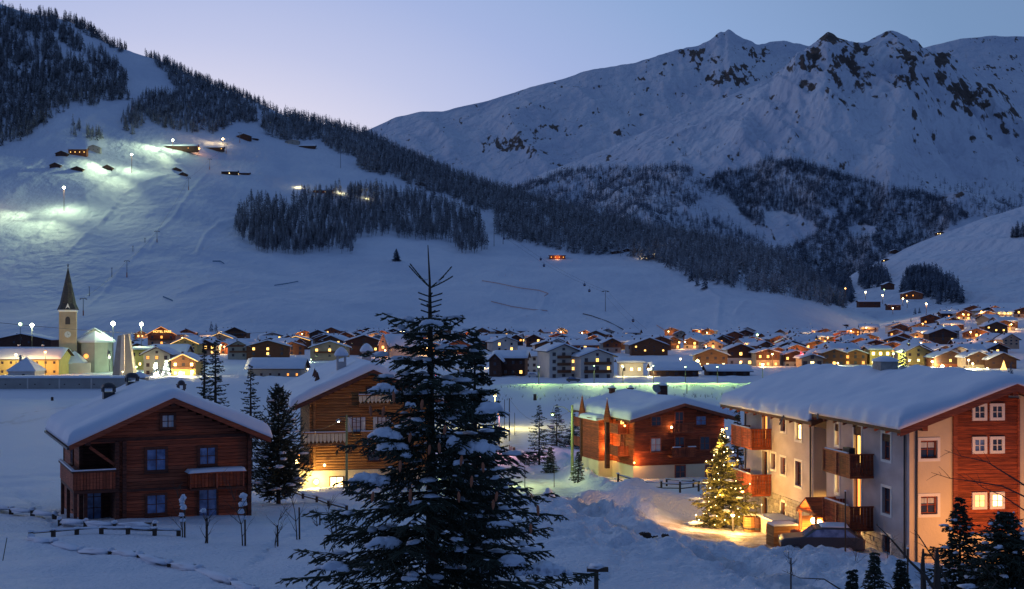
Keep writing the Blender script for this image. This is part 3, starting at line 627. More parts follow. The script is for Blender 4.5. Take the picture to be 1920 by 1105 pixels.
def big_spruce():
    r = random.Random(5); Yt = 18.0; top = P(803, 460, Yt); gz = float(ground_z(top.x, Yt)); H = top.z - gz
    root = thing('spruce_tree', 'huge dark spruce in front of everything with cones and snow clumps on its boughs', 'tree', (top.x + .03, Yt, gz))
    O = root.location
    tr = MB().tube([(0, 0, -.3), (.02, 0, H * .5), (.0, 0, H * .8), (-.01, 0, H - .5), (-.035, 0, H)], [.13, .085, .045, .016, .006], 8)
    tr.build('trunk', M['bark'], root)
    brs = []
    def rz(d): return min(2.4, .02 + .50 * d) 
    # whorls near the leader, placed as seen
    def whorl(d, items):
        for az, L, rise, droop, tipup, tl, sp in items: brs.append((H - d, az, L, rise, droop, tipup, tl, sp))
    px = Yt / 2400
    whorl(80 * px, [(2.9, .33, .85, -.1, 0, .02, 9), (3.4, .29, 1.05, -.1, 0, .02, 9), (.2, .30, .75, -.25, 0, .02, 9), (-.2, .32, .38, -.12, 0, .02, 9), (.5, .2, .8, 0, 0, .02, 9)])
    for y, l in ((97, .17), (108, .16), (117, .15), (128, .13)): whorl(y * px, [(3.1 + r.uniform(-.4, .4), l, .35, 0, 0, .02, 9), (r.uniform(-.4, .4), l, .3, 0, 0, .02, 9), (1.5 + r.uniform(-.4, .4), l, .3, 0, 0, .02, 9), (-1.5, l, .3, 0, 0, .02, 9)])
    d = 150 * px
    while d < H - .8:
        n = r.choice((4, 5, 5, 6)); a0 = r.random() * 6.28
        for k in range(n):
            L = rz(d) * r.choice((r.uniform(.5, .8), r.uniform(.8, 1.18), r.uniform(.85, 1.1))); az = a0 + k * 6.283 / n + r.uniform(-.3, .3)
            if math.sin(az) < -.2: L *= .8
            t = min(1, d / 3.5)
            brs.append((H - d + r.uniform(-.06, .06), az, L, .42 - .42 * t, .12 + .30 * t, .14 + .22 * t, .15 + .38 * min(1, L / 1.4), .085))
        for k in range(3): brs.append((H - d - .12, r.random() * 6.28, rz(d) * r.uniform(.35, .65), .2 - .2 * t, .3, .1, .16 + .15 * t, .08))
        d += .17 + .05 * t if d < 1.6 else .25
    extra = [(525, 1085, -.3), (1060, 962, -.2), (1125, 1075, -.35), (990, 915, 0.1), (870, 597, 0), (727, 600, 0), (612, 960, .1), (640, 835, .1), (610, 1000, 0)]
    for (x, y, dy) in extra:
        e = P(x, y, Yt + dy) - O; L = math.hypot(e.x, e.y); az = math.atan2(e.y, e.x); rise = .25 if y < 700 else .02; droop = .1 if y < 700 else .38; tipup = .28
        brs.append((e.z - (rise - droop + tipup) * L, az, L, rise, droop, tipup, .14 if y < 700 else .5, .09))
    si = 0; tips = []
    for (z, az, L, rise, droop, tipup, tl, sp) in brs:
        if z < 2.2 and r.random() < .3: continue
        pts, segs = twigs_for_branch(r, (0, 0, z), az, L, rise, droop, tipup, sp, tl, r.uniform(-.15, .15), .021)
        if tl < .03: segs = [(pts[i], pts[i + 1], .0155) for i in range(0, 9)]
        V, F = brush_arrays(segs, 16 if tl > .03 else 22, seed=si, w=.0035, core=.42 if tl > .03 else .6); si += 1
        rt = max(.004, .011 * L); Vb = MB().tube([tuple(p) for p in pts[::3]], [rt, rt * .7, rt * .4, rt * .15], 5)
        fb = [f for f in Vb.f if len(f) == 4]; tb = [(a, b, c) for a, b, c, d_ in fb] + [(a, c, d_) for a, b, c, d_ in fb]
        V2 = np.concatenate([V, np.array(Vb.v)]); F2 = np.concatenate([F, np.array(tb) + len(V)])
        o = link('branch', mesh_np('branch', V2, F2, M['needle']), root); tips.append((z, az, L, pts))
        # snow that has stayed on the bough
        if L > .3:
            for q in range(r.choice((1, 2, 3, 4))):
                s = r.uniform(.25, .97); p = pts[int(s * 9)]; V, F = snow_lump(r, r.uniform(.02, .06), r.uniform(.018, .04), r.uniform(.012, .025), r.randint(0, 999), 7); MB().add(V, F).build('snow_clump', M['snow'], root, (p.x + r.uniform(-.03, .03), p.y + r.uniform(-.03, .03), p.z + .016), (0, 0, az), True)
        if L > .45 and r.random() < .62:
            for q in range(r.choice((1, 1, 2))):
                s = r.uniform(.35, .9); p = pts[int(s * 9)]; V, F = snow_lump(r, r.uniform(.05, .15), r.uniform(.05, .12), r.uniform(.03, .06), r.randint(0, 999))
                MB().add(V, F).build('snow_clump', M['snow'], root, (p.x, p.y, p.z + .015), (0, 0, az), True)
    for (x, y, w, hh) in [(718, 731, 27, 9), (721, 815, 30, 9), (738, 838, 26, 10), (690, 900, 44, 13), (895, 842, 38, 15), (919, 770, 28, 9), (853, 832, 12, 14), (934, 985, 22, 9), (718, 1020, 26, 12), (1020, 1070, 64, 10), (624, 1064, 34, 9), (781, 946, 14, 7), (810, 607, 20, 9), (860, 868, 10, 7), (842, 720, 14, 7), (960, 1055, 30, 9), (700, 905, 14, 10), (770, 760, 10, 7)]:
        p = P(x, y, Yt - .55) - O; nl = max(2, int(w / 9))
        for q in range(nl):
            fx = (q + .5) / nl * 2 - 1; s_ = (1 - .45 * abs(fx)) * r.uniform(.75, 1.15); V, F = snow_lump(r, w * px / nl * 1.75 * s_, w * px * .42 * s_, hh * px * 1.5 * s_, int(x) + q, 16)
            MB().add(V, F).build('snow_clump', M['snow'], root, (p.x + fx * w * px * .8, p.y + r.uniform(-.05, .05), p.z - abs(fx) * hh * px * .6), (0, r.uniform(-.1, .1) + fx * .12, 0), True)
        # the bough that carries it
        L = math.hypot(p.x, p.y); az = math.atan2(p.y, p.x); pts, segs = twigs_for_branch(r, (0, 0, p.z + .2 * L), az, L * 1.18 + .06, -.25, -.05, .02, .09, .4, 0, .021)
        V, F = brush_arrays(segs, 16, seed=int(x) + 5, w=.0035, core=.42); link('branch', mesh_np('branch', V, F, M['needle']), root)
    cm = MB().lathe([(.004, .0), (.014, -.012), (.021, -.04), (.022, -.075), (.017, -.115), (.008, -.14), (.001, -.148)], 9).mesh('cone', M['cone'], True)
    spots = [(751, 872), (694, 768), (792, 757), (720, 770), (866, 862), (823, 838), (770, 925), (738, 742), (905, 875), (806, 842), (1008, 955), (932, 930), (768, 935), (770, 820), (835, 805), (860, 930), (925, 945), (995, 990), (700, 930), (885, 900)]
    for (x, y) in spots:
        p = P(x, y - 8, Yt - .75 - .2 * r.random()) - O; link('cone', cm, root, tuple(p), (r.uniform(-.15, .15), r.uniform(-.15, .15), 0), (1, 1, r.uniform(.85, 1.1)))
    return root
big_spruce()

def conifer(name, label, loc, H, Rb, seed=1, style='spruce', dens=1.0, snow=.25, m=None, group=None, base=.06, bulbs=0, cat='tree', needles=5, shape=.85):
    """middle-distance conifer: trunk, foliage (boughs of needle twigs), snow patches on the boughs"""
    r = random.Random(seed); root = thing(name, label, cat, loc, r.random() * 6.28, group)
    MB().tube([(0, 0, -.3), (0, 0, H * .6), (0, 0, H)], [.018 * H + .03, .010 * H, .004], 6).build('trunk', M['bark'], root)
    segs = []; z = base * H; snows = MB(); bl = []
    while z < H * .985:
        f = z / H; Rz = Rb * (1 - f) ** shape * (1 if f > .06 else .8)
        n = max(3, int(7 * dens * (1 - f * .4))); a0 = r.random() * 6.28
        for k in range(n):
            L = max(.12, Rz * r.uniform(.5, 1.22)); az = a0 + k * 6.283 / n + r.uniform(-.35, .35)
            if style == 'pine': rise, droop, tipup = .15, -.15, .3
            else: rise, droop, tipup = .25 - .25 * (1 - f), .25, .2
            pts, sg = twigs_for_branch(r, (0, 0, z + r.uniform(-.06, .06) * H * .3), az, L, rise, droop, tipup, .17 + .02 * H, .12 + .3 * L, 0, .035 + .003 * H)
            segs += sg
            if r.random() < snow and L > .3:
                p = pts[r.randint(4, 8)]; V, F = snow_lump(r, L * r.uniform(.12, .28), L * .12, .05 + .03 * L, r.randint(0, 999), 7); ca, sa = math.cos(az), math.sin(az)
                snows.add([(p.x + x * ca - y * sa, p.y + x * sa + y * ca, p.z + zz + .02) for x, y, zz in V], F)
            if bulbs: bl.append(pts[r.randint(5, 9)] + Vector((0, 0, .02)))
        z += H * (.034 + .02 * (1 - f)) / max(.7, dens)
    V, F = brush_arrays(segs, needles, seed=seed, w=.012, core=.45); link('foliage', mesh_np('foliage', V, F, m or M['needle']), root)
    if snows.v: snows.build('snow_patches', M['snow'], root, smooth=True)['kind'] = 'stuff'
    if bulbs:
        for p in r.sample(bl, min(bulbs, len(bl))): pball('fairy_light', root, M['bulby'], tuple(p * 1.02 + Vector((0, 0, r.uniform(-.08, .05)))), r.choice((.02, .026, .034)))
        for k in range(9): a = k * 2.4; zz = H * (.1 + .85 * k / 9); q = Rb * (1 - zz / H) * .9 + .12; light('fairy_glow', (q * math.cos(a), q * math.sin(a), zz), (1, .55, .11), 150, root, .1)
    return root
M['golden'] = mat('fir_glow_tint', (.12, .12, .05), .8)  # needles lighter and warmer: fairy-light glow put into the colour
def at(x, y): g = G(x, y); return (g.x, g.y, g.z - .1)
def con(name, label, x, ybase, ytop, wpx, seed, Yf=None, **k):
    Yd = Yf or hit(x, ybase); X = PX(x, Yd); z = float(ground_z(X, Yd)) if not Yf else min(float(ground_z(X, Yd)), PZ(ybase, Yd)); H = PZ(ytop, Yd) - z
    return conifer(name, label, (X, Yd, z - .05), H, wpx * .66 / 2400 * Yd, seed, **k)
con('spruce_tree', 'second dark spruce standing close behind the right side of the huge one', 890, 905, 622, 190, 21, Yf=48, dens=1.6, snow=.45, needles=12, shape=.75)
con('stone_pine', 'broad dark pine beside the right wall of the brown log chalet', 522, 912, 722, 108, 22, Yf=88, style='pine', dens=1.6, needles=8, shape=.55)
con('spruce_tree', 'tall snow-dusted spruce behind the roof of the brown log chalet', 404, 790, 632, 78, 23, Yf=128, dens=1.2, snow=.4, shape=.7)
con('spruce_tree', 'slimmer spruce left of the tall one behind the log chalet roof', 383, 790, 638, 46, 24, Yf=134, dens=1.1, snow=.3, shape=.7)
con('spruce_tree', 'loose spruce between the tall spruce and the broad pine', 470, 800, 682, 70, 25, Yf=122, dens=1.0, snow=.35, shape=.7)
con('spruce_tree', 'young spruce left of the pole in front of the orange-lit chalet', 1011, 868, 757, 62, 26, dens=.9, snow=.3)
con('spruce_tree', 'taller young spruce just left of the street lamp arm', 1044, 842, 758, 52, 27, dens=.9, snow=.3)
con('spruce_tree', 'dark spruce between lamp pole and orange-lit chalet', 1098, 842, 762, 46, 28, dens=1.1, snow=.2)
con('spruce_tree', 'spruce behind the street lamp pole', 1076, 838, 775, 40, 29, dens=1.1, snow=.2)
con('spruce_tree', 'tiny spruce in front of the young ones left of the lamp pole', 1032, 880, 838, 34, 30, dens=1.0, snow=.2)
con('spruce_tree', 'little snowy spruce at the foot of the lamp pole', 1084, 902, 846, 28, 31, dens=.9, snow=.8)
con('spruce_tree', 'dark spruce behind the lit christmas tree and left guesthouse corner', 1383, 960, 765, 60, 32, Yf=96, dens=1.2, snow=.2)
con('christmas_tree', 'christmas tree hung with warm fairy lights left of the guesthouse', 1355, 985, 806, 112, 33, Yf=82, dens=1.5, snow=.1, bulbs=95, needles=10, m=M['golden'])
con('spruce_tree', 'young spruce before the yellow end wall of the guesthouse', 1800, 1105, 930, 125, 34, Yf=50, dens=1.1, snow=.25, needles=9)
con('spruce_tree', 'dark spruce at the right edge before the wood-clad wall', 1885, 1108, 955, 150, 35, Yf=48, dens=1.4, snow=.3, needles=9, shape=.6)
con('spruce_tree', 'small sapling spruce at the bottom edge before the guesthouse', 1640, 1110, 1035, 50, 36, Yf=46, dens=.8, snow=.2, needles=9)
con('spruce_tree', 'thin sapling spruce on the bottom edge left of the bare bush', 1598, 1115, 1068, 44, 37, Yf=44, dens=.8, snow=.2, needles=9)
con('spruce_tree', 'sapling spruce hiding in the bare bush at the bottom edge', 1690, 1112, 1050, 46, 38, Yf=46, dens=.8, snow=.2, needles=9)

# ------------------------------------------------------------------ building helpers
def gable_snow(name, parent, xl, xr, y0, y1, za, slope, thick, nx=17, ny=15, seed=0, edge=.5, z_off=0, m=None, xa=None, wob=1):
    xc = (xl + xr) / 2 if xa is None else xa; V = []; F = []
    def sp(a, b, n): t = (1 - np.cos(np.linspace(0, math.pi, n))) / 2; return a + (b - a) * (.55 * t + .45 * np.linspace(0, 1, n))
    X = sp(xl, xr, nx); Y = sp(y0, y1, ny); XX_, YY_ = np.meshgrid(X, Y)
    e = np.minimum(np.minimum(XX_ - xl, xr - XX_), np.minimum(YY_ - y0, y1 - YY_)); t = np.clip(e / edge, 0, 1)
    fall = np.sqrt(1 - (1 - t) ** 2)
    th = thick * (.22 + .78 * fall) * (1 + wob * .16 * fbm(XX_ / 2.2 + seed, YY_ / 2.6, seed, 3)); th = np.where(t <= 0, thick * .12, th)
    s = .45; zr = za - slope * np.abs(XX_ - xc); zt = za - slope * (np.sqrt((XX_ - xc) ** 2 + s * s) - s * .55) + th + z_off
    zb = zr + z_off + .004
    rag = .09 * wob * fbm(YY_ / .9 + 7, XX_ * .05, seed + 3, 3); ex = np.sign(XX_ - xc) * (.10 * thick * np.sin(np.pi * t) + rag * (t < .5)) ; XT = XX_ + np.where((XX_ - xl < edge) | (xr - XX_ < edge), ex, 0)
    V = np.concatenate([np.stack([XT, YY_, zt], -1).reshape(-1, 3), np.stack([XX_, YY_, zb], -1).reshape(-1, 3)])
    n = nx * ny; top = grid_faces(ny, nx); bot = top[:, ::-1] + n; F = [top, bot]; idx = np.arange(n).reshape(ny, nx)
    for line in (idx[0, :], idx[:, -1], idx[::-1, :][0, :][::-1] if False else idx[-1, ::-1], idx[::-1, 0]):
        F.append(np.stack([line[:-1], line[:-1] + n, line[1:] + n, line[1:]], 1))
    return link(name, mesh_np(name, V, np.concatenate(F), m or M['snow'], True), parent)
def roof_slabs(parent, xl, xr, y0, y1, za, slope, th, m, xa=None, bargem=None, rafters=0, bd=.22, rm=None):
    xc = (xl + xr) / 2 if xa is None else xa
    for s, xe in ((-1, xl), (1, xr)):
        ze = za - slope * abs(xe - xc)
        poly = [(xe, ze - th), (xc, za - th), (xc, za), (xe, ze)] if s < 0 else [(xc, za - th), (xe, ze - th), (xe, ze), (xc, za)]
        MB().prism(poly, y0, y1).build('roof_slope', m, parent)
        if bargem:
            for yy in (y0 - .06, y1 + .002):
                b0 = .03
                poly = [(xe, ze - bd - .05), (xc - s * 0, za - bd - .05), (xc, za + b0), (xe, ze + b0)] if s < 0 else [(xc, za - bd - .05), (xe, ze - bd - .05), (xe, ze + b0), (xc, za + b0)]
                MB().prism(poly, yy, yy + .058).build('barge_board', bargem, parent)
        for k in range(rafters):
            yy = y0 + .3 + (y1 - y0 - .6) * k / max(1, rafters - 1); L = 1.1
            a, b = xe - s * .05, xe - s * L; zf = lambda x: za - slope * abs(x - xc) - th
            poly = [(a, zf(a) - .16), (b, zf(b) - .16), (b, zf(b) - .003), (a, zf(a) - .003)] if s < 0 else [(b, zf(b) - .16), (a, zf(a) - .16), (a, zf(a) - .003), (b, zf(b) - .003)]
            MB().prism(poly, yy, yy + .12).build('rafter', rm or m, parent)
_wc = {}
def win(parent, x, y, z, w, h, rz=0, fm='dark_wood', pm='glass', cols=2, rows=2, fw=.09, sill=True, surround=None, name='window', deep=.05, curtain=None):
    key = (round(w, 3), round(h, 3), fm, cols, rows, fw)
    if key not in _wc:
        b = MB(); a, c = w / 2, h / 2
        b.box(-a - fw, a + fw, -deep, .02, c, c + fw); b.box(-a - fw, a + fw, -deep, .02, -c - fw, -c); b.box(-a - fw, -a, -deep, .02, -c, c); b.box(a, a + fw, -deep, .02, -c, c)
        for i in range(1, cols): xx = -a + w * i / cols; b.box(xx - .025, xx + .025, -deep + .015, .01, -c, c)
        for i in range(1, rows): zz = -c + h * i / rows; b.box(-a, a, -deep + .018, .012, zz - .018, zz + .018)
        _wc[key] = b.mesh('window_frame', M[fm])
    f = link(name, _wc[key], parent, (x, y, z), (0, 0, rz))
    pk = ('pane', round(w, 3), round(h, 3), pm)
    if pk not in _wc: _wc[pk] = MB().box(-w / 2, w / 2, -.012, .008, -h / 2, h / 2).mesh('pane', M[pm])
    link('pane', _wc[pk], f)
    if sill:
        k = ('sill', round(w, 3), fm)
        if k not in _wc: _wc[k] = MB().box(-w / 2 - fw - .05, w / 2 + fw + .05, -.16, .0, -.05, 0).mesh('sill', M[fm])
        link('sill', _wc[k], f, (0, 0, -h / 2 - fw - .002))
    if surround:
        k = ('sur', round(w, 3), round(h, 3), surround)
        if k not in _wc:
            a, c = w / 2 + fw + .002, h / 2 + fw + .002; q = .13; b = MB()
            b.box(-a - q, a + q, -.03, .0, c, c + q); b.box(-a - q, a + q, -.03, 0, -c - q, -c); b.box(-a - q, -a, -.03, 0, -c, c); b.box(a, a + q, -.03, 0, -c, c); _wc[k] = b.mesh('surround', M[surround])
        link('surround', _wc[k], f)
    return f
def holes_wall(x0, x1, z0, z1, holes, depth=.24):
    xs_ = sorted({x0, x1, *[v for h in holes for v in (h[0], h[1])]}); zs = sorted({z0, z1, *[v for h in holes for v in (h[2], h[3])]})
    b = MB(); inside = lambda x, z: any(h[0] < x < h[1] and h[2] < z < h[3] for h in holes)
    for i in range(len(xs_) - 1):
        for j in range(len(zs) - 1):
            if not inside((xs_[i] + xs_[i + 1]) / 2, (zs[j] + zs[j + 1]) / 2):
                b.add([(xs_[i], 0, zs[j]), (xs_[i + 1], 0, zs[j]), (xs_[i + 1], 0, zs[j + 1]), (xs_[i], 0, zs[j + 1])], [(0, 1, 2, 3)])
    for (a, c, d, e) in holes:
        b.add([(a, 0, d), (c, 0, d), (c, depth, d), (a, depth, d)], [(0, 1, 2, 3)]); b.add([(a, 0, e), (c, 0, e), (c, depth, e), (a, depth, e)], [(3, 2, 1, 0)])
        b.add([(a, 0, d), (a, depth, d), (a, depth, e), (a, 0, e)], [(0, 1, 2, 3)]); b.add([(c, 0, d), (c, depth, d), (c, depth, e), (c, 0, e)], [(3, 2, 1, 0)])
        b.add([(a, depth, d), (c, depth, d), (c, depth, e), (a, depth, e)], [(0, 1, 2, 3)])
    return b
def stone_cladding(parent, x0, x1, z0, z1, y, seed, rz=0, loc=(0, 0, 0), skip=(), s=.42):
    r = random.Random(seed); b = MB(); z = z0
    while z < z1:
        h = r.uniform(.16, .30); x = x0 + r.uniform(-.2, 0)
        top = z1 + r.uniform(-.25, .05)
        while x < x1:
            w = r.uniform(.25, s * 1.6); a, c = max(x, x0), min(x + w, x1)
            if c - a > .06 and z + h < top and not any(h_[0] - .1 < (a + c) / 2 < h_[1] + .1 and h_[2] - .12 < z + h / 2 < h_[3] + .12 for h_ in skip): b.box(a + .012, c - .012, y - r.uniform(.03, .08), y - .002, z + .012, z + h - .012)
            x += w
        z += h
    o = b.build('stone_cladding', M['stone'], parent, loc, (0, 0, rz)); o['kind'] = 'stuff'; return o
def balcony_boards(root, m, x0, x1, y0, y1, z0, z1, step=.17, posts=True):
    """boards of one straight run along x or y, as parts"""
    along_x = abs(x1 - x0) > abs(y1 - y0); L = abs(x1 - x0) if along_x else abs(y1 - y0); n = max(2, int(L / step))
    for i in range(n):
        a, c = i / n, (i + .86) / n
        if along_x: pbox('balcony_board', root, m, x0 + (x1 - x0) * a, x0 + (x1 - x0) * c, y0, y0 + .03, z0, z1)
        else: pbox('balcony_board', root, m, x0, x0 + .03, y0 + (y1 - y0) * a, y0 + (y1 - y0) * c, z0, z1)

# ------------------------------------------------------------------ brown log chalet (left)
def chalet_left():
    B = 8.75; th = math.atan2(.432, .902)
    root = thing('log_chalet', 'brown log chalet at left with dark unlit windows and two snow-capped chimneys', 'chalet', (-19.58, 73.3, B), th)
    za = 15.57 - B; sl = .44; xl, xr = -5.6, 5.6; zroof = lambda x: za - sl * abs(x) - .2
    roof_slabs(root, xl, xr, -1.0, 11.2, za, sl, .16, M['dark_wood'], bargem=M['wood'], rafters=9)
    gable_snow('roof_snow', root, xl - .08, xr + .08, -1.1, 11.3, za + .03, sl, .62, 41, 41, 3, .75, wob=1.6)
    zf = 13.25 - B
    def course(x0, x1, z, h, y, m=M['wood'], name='plank', t=.12): pbox(name, root, m, x0, x1, y, y + t, z, z + h - .018)
    z = -1.0; p = .205
    while z < za:
        h = p; 
        if z + h < zf: x0, x1 = -2.95, 4.6
        else:
            hw = min(4.6, (za - .2 - (z + h)) / sl)
            if hw < .25: break
            x0, x1 = -hw, hw
        course(x0, x1, z, h, rnd.uniform(-.012, .012))
        if z + h < zf + .15: 
            course(-4.6, -3.0, z, h, 2.3, M['dark_wood'])
            pbox('plank', root, M['wood'], -4.66, -4.54, 2.4, 10, z, z + h - .018); pbox('plank', root, M['wood'], 4.54, 4.66, .12, 10, z, z + h - .018)
            pbox('plank', root, M['dark_wood'], -3.02, -2.92, .12, 2.3, z, z + h - .018)
        z += h
    MB().box(-4.5, 4.5, .16, 9.9, -1, zf).prism([(-4.5, zf), (4.5, zf), (0, za - .25)], .16, 9.9).build('inner_wall', M['dark_wood'], root) if False else None
    MB().box(-2.88, 4.5, .14, 9.9, -1, zf).build('inner_wall', M['dark_wood'], root); MB().prism([(-4.45, zf), (4.45, zf), (0, za - .28)], .14, 9.9).build('gable_core', M['dark_wood'], root)
    MB().box(-4.5, -2.9, 2.45, 9.9, -1, zf - .01).build('inner_wall', M['dark_wood'], root)
    # stacked log ends at the corners
    for cx, cy in ((-2.95, -.05), (4.55, -.05), (-2.55, -.04), (-4.6, 10.0), (-4.6, 2.3)):
        zz = -.9
        while zz < zf - .1: pbox('log_end', root, M['dark_wood'], cx - .11, cx + .11, cy - .16, cy + .05, zz, zz + .19); zz += .205
    for z0, z1, y in ((zf - .09, zf + .1, -.06), (1.52, 1.68, -.05)):
        pbox('beam', root, M['dark_wood'], -2.95 if z0 < 3 else -4.6, 4.65, y, y + .05, z0, z1)
    for cx in (-4.6, 4.5, 0): pbox('purlin', root, M['dark_wood'], cx - .12, cx + .12, -.95, .0, zroof(cx) - .26, zroof(cx) - .002)
    # windows and doors
    win(root, -.78, -.01, 12.03 - B, 1.0, 1.15, pm='glass', fw=.16); win(root, 2.13, -.01, 12.12 - B, .86, .92, pm='glass', fw=.16)
    win(root, -.12, -.01, 14.2 - B, .62, .66, pm='curtain', cols=2, rows=2, fw=.15)
    win(root, -.78, -.01, 9.5 - B, .98, 1.0, pm='glass', fw=.13); win(root, 2.15, -.01, 9.3 - B, .98, 1.75, pm='glass', fw=.12, sill=False, name='glazed_door', rows=3)
    win(root, -3.9, 2.28, 9.5 - B, .8, 1.9, pm='glass', fw=.1, sill=False, name='glazed_door', rows=3)
    win(root, -4.68, 4.2, 9.5 - B, 1.0, 1.1, rz=-math.pi / 2, pm='glass', fw=.12); win(root, -4.68, 5.6, 12.0 - B, .9, 1.0, rz=-math.pi / 2, pm='glass', fw=.12)
    # left corner balcony
    zb0, zb1 = 10.55 - B, 11.62 - B
    pbox('balcony_floor', root, M['dark_wood'], -5.3, -2.95, -.35, 2.3, zb0 - .2, zb0); pbox('balcony_floor', root, M['dark_wood'], -5.3, -4.66, 2.3, 6, zb0 - .2, zb0)
    balcony_boards(root, M['wood'], -5.3, -3.05, -.38, -.38, zb0 + .02, zb1 - .1); balcony_boards(root, M['wood'], -5.33, -5.33, -.35, 6, zb0 + .02, zb1 - .1)
    pbox('handrail', root, M['dark_wood'], -5.4, -3.05, -.44, -.28, zb1 - .1, zb1); pbox('handrail', root, M['dark_wood'], -5.42, -5.24, -.28, 6, zb1 - .1, zb1)
    pbox('rail_snow', root, M['snow'], -5.4, -3.05, -.43, -.29, zb1 + .002, zb1 + .07); pbox('rail_snow', root, M['snow'], -5.41, -5.25, -.28, 6, zb1 + .002, zb1 + .09)
    for cx, cy in ((-5.2, -.25), (-5.2, 3), (-5.2, 5.9)): pbox('post', root, M['dark_wood'], cx - .09, cx + .09, cy - .09, cy + .09, -1.2, zb0 - .2)
    pbox('post', root, M['dark_wood'], -4.72, -4.52, .0, .2, -1.2, zb0 - .2)
    pbox('brace', root, M['wood'], -4.6, -2.9, -.1, .02, 12.3 - B, 12.46 - B, (0, rad(38), 0))
    # right balcony with a thick layer of snow
    z0, z1 = 10.38 - B, 11.25 - B
    pbox('balcony_floor', root, M['dark_wood'], .95, 4.05, -.95, -.02, z0 - .12, z0); balcony_boards(root, M['red_wood'], .98, 4.02, -.97, -.97, z0 + .05, z1 - .05, .2)
    balcony_boards(root, M['red_wood'], .95, .95, -.93, -.05, z0 + .05, z1 - .05, .2)
    for cx in (.95, 2.45, 3.98): pbox('baluster_post', root, M['wood'], cx - .03, cx + .05, -1.03, -.975, z0, z1)
    pbox('handrail', root, M['wood'], .9, 4.1, -1.05, -.9, z1 - .04, z1 + .03)
    b = gable_snow('balcony_snow', root, .82, 4.16, -1.12, -.1, z1 + .04, .02, .2, 17, 7, 9, .12)
    # chimneys
    for (x, y, zt, w) in ((-2.4, 7, 16.0, .33), (-.69, 9, 16.5, .33), (2.4, 9, 15.95, .2)):
        zt -= B; c = MB().box(x - w, x + w, y - w, y + w, zt - 1.6, zt - .42); 
        for sx in (-1, 1):
            for sy in (-1, 1): c.box(x + sx * w - .05, x + sx * w + .05, y + sy * w - .05, y + sy * w + .05, zt - .42, zt - .16)
        ch = c.box(x - w - .08, x + w + .08, y - w - .08, y + w + .08, zt - .16, zt - .08).build('chimney', M['metal'], root)
        b = MB(); b.lathe([(w * 1.25, zt - .08), (w * 1.15, zt + .02), (w * .7, zt + .13), (.02, zt + .17)], 8, (x, y, 0)); b.build('chimney_snow', M['metal'], ch, smooth=True)
    pbox('gutter', root, M['metal'], xl - .12, xl + .0, -1, 11.2, za - sl * 5.6 - .22, za - sl * 5.6 - .1)
    return root
chalet_left()

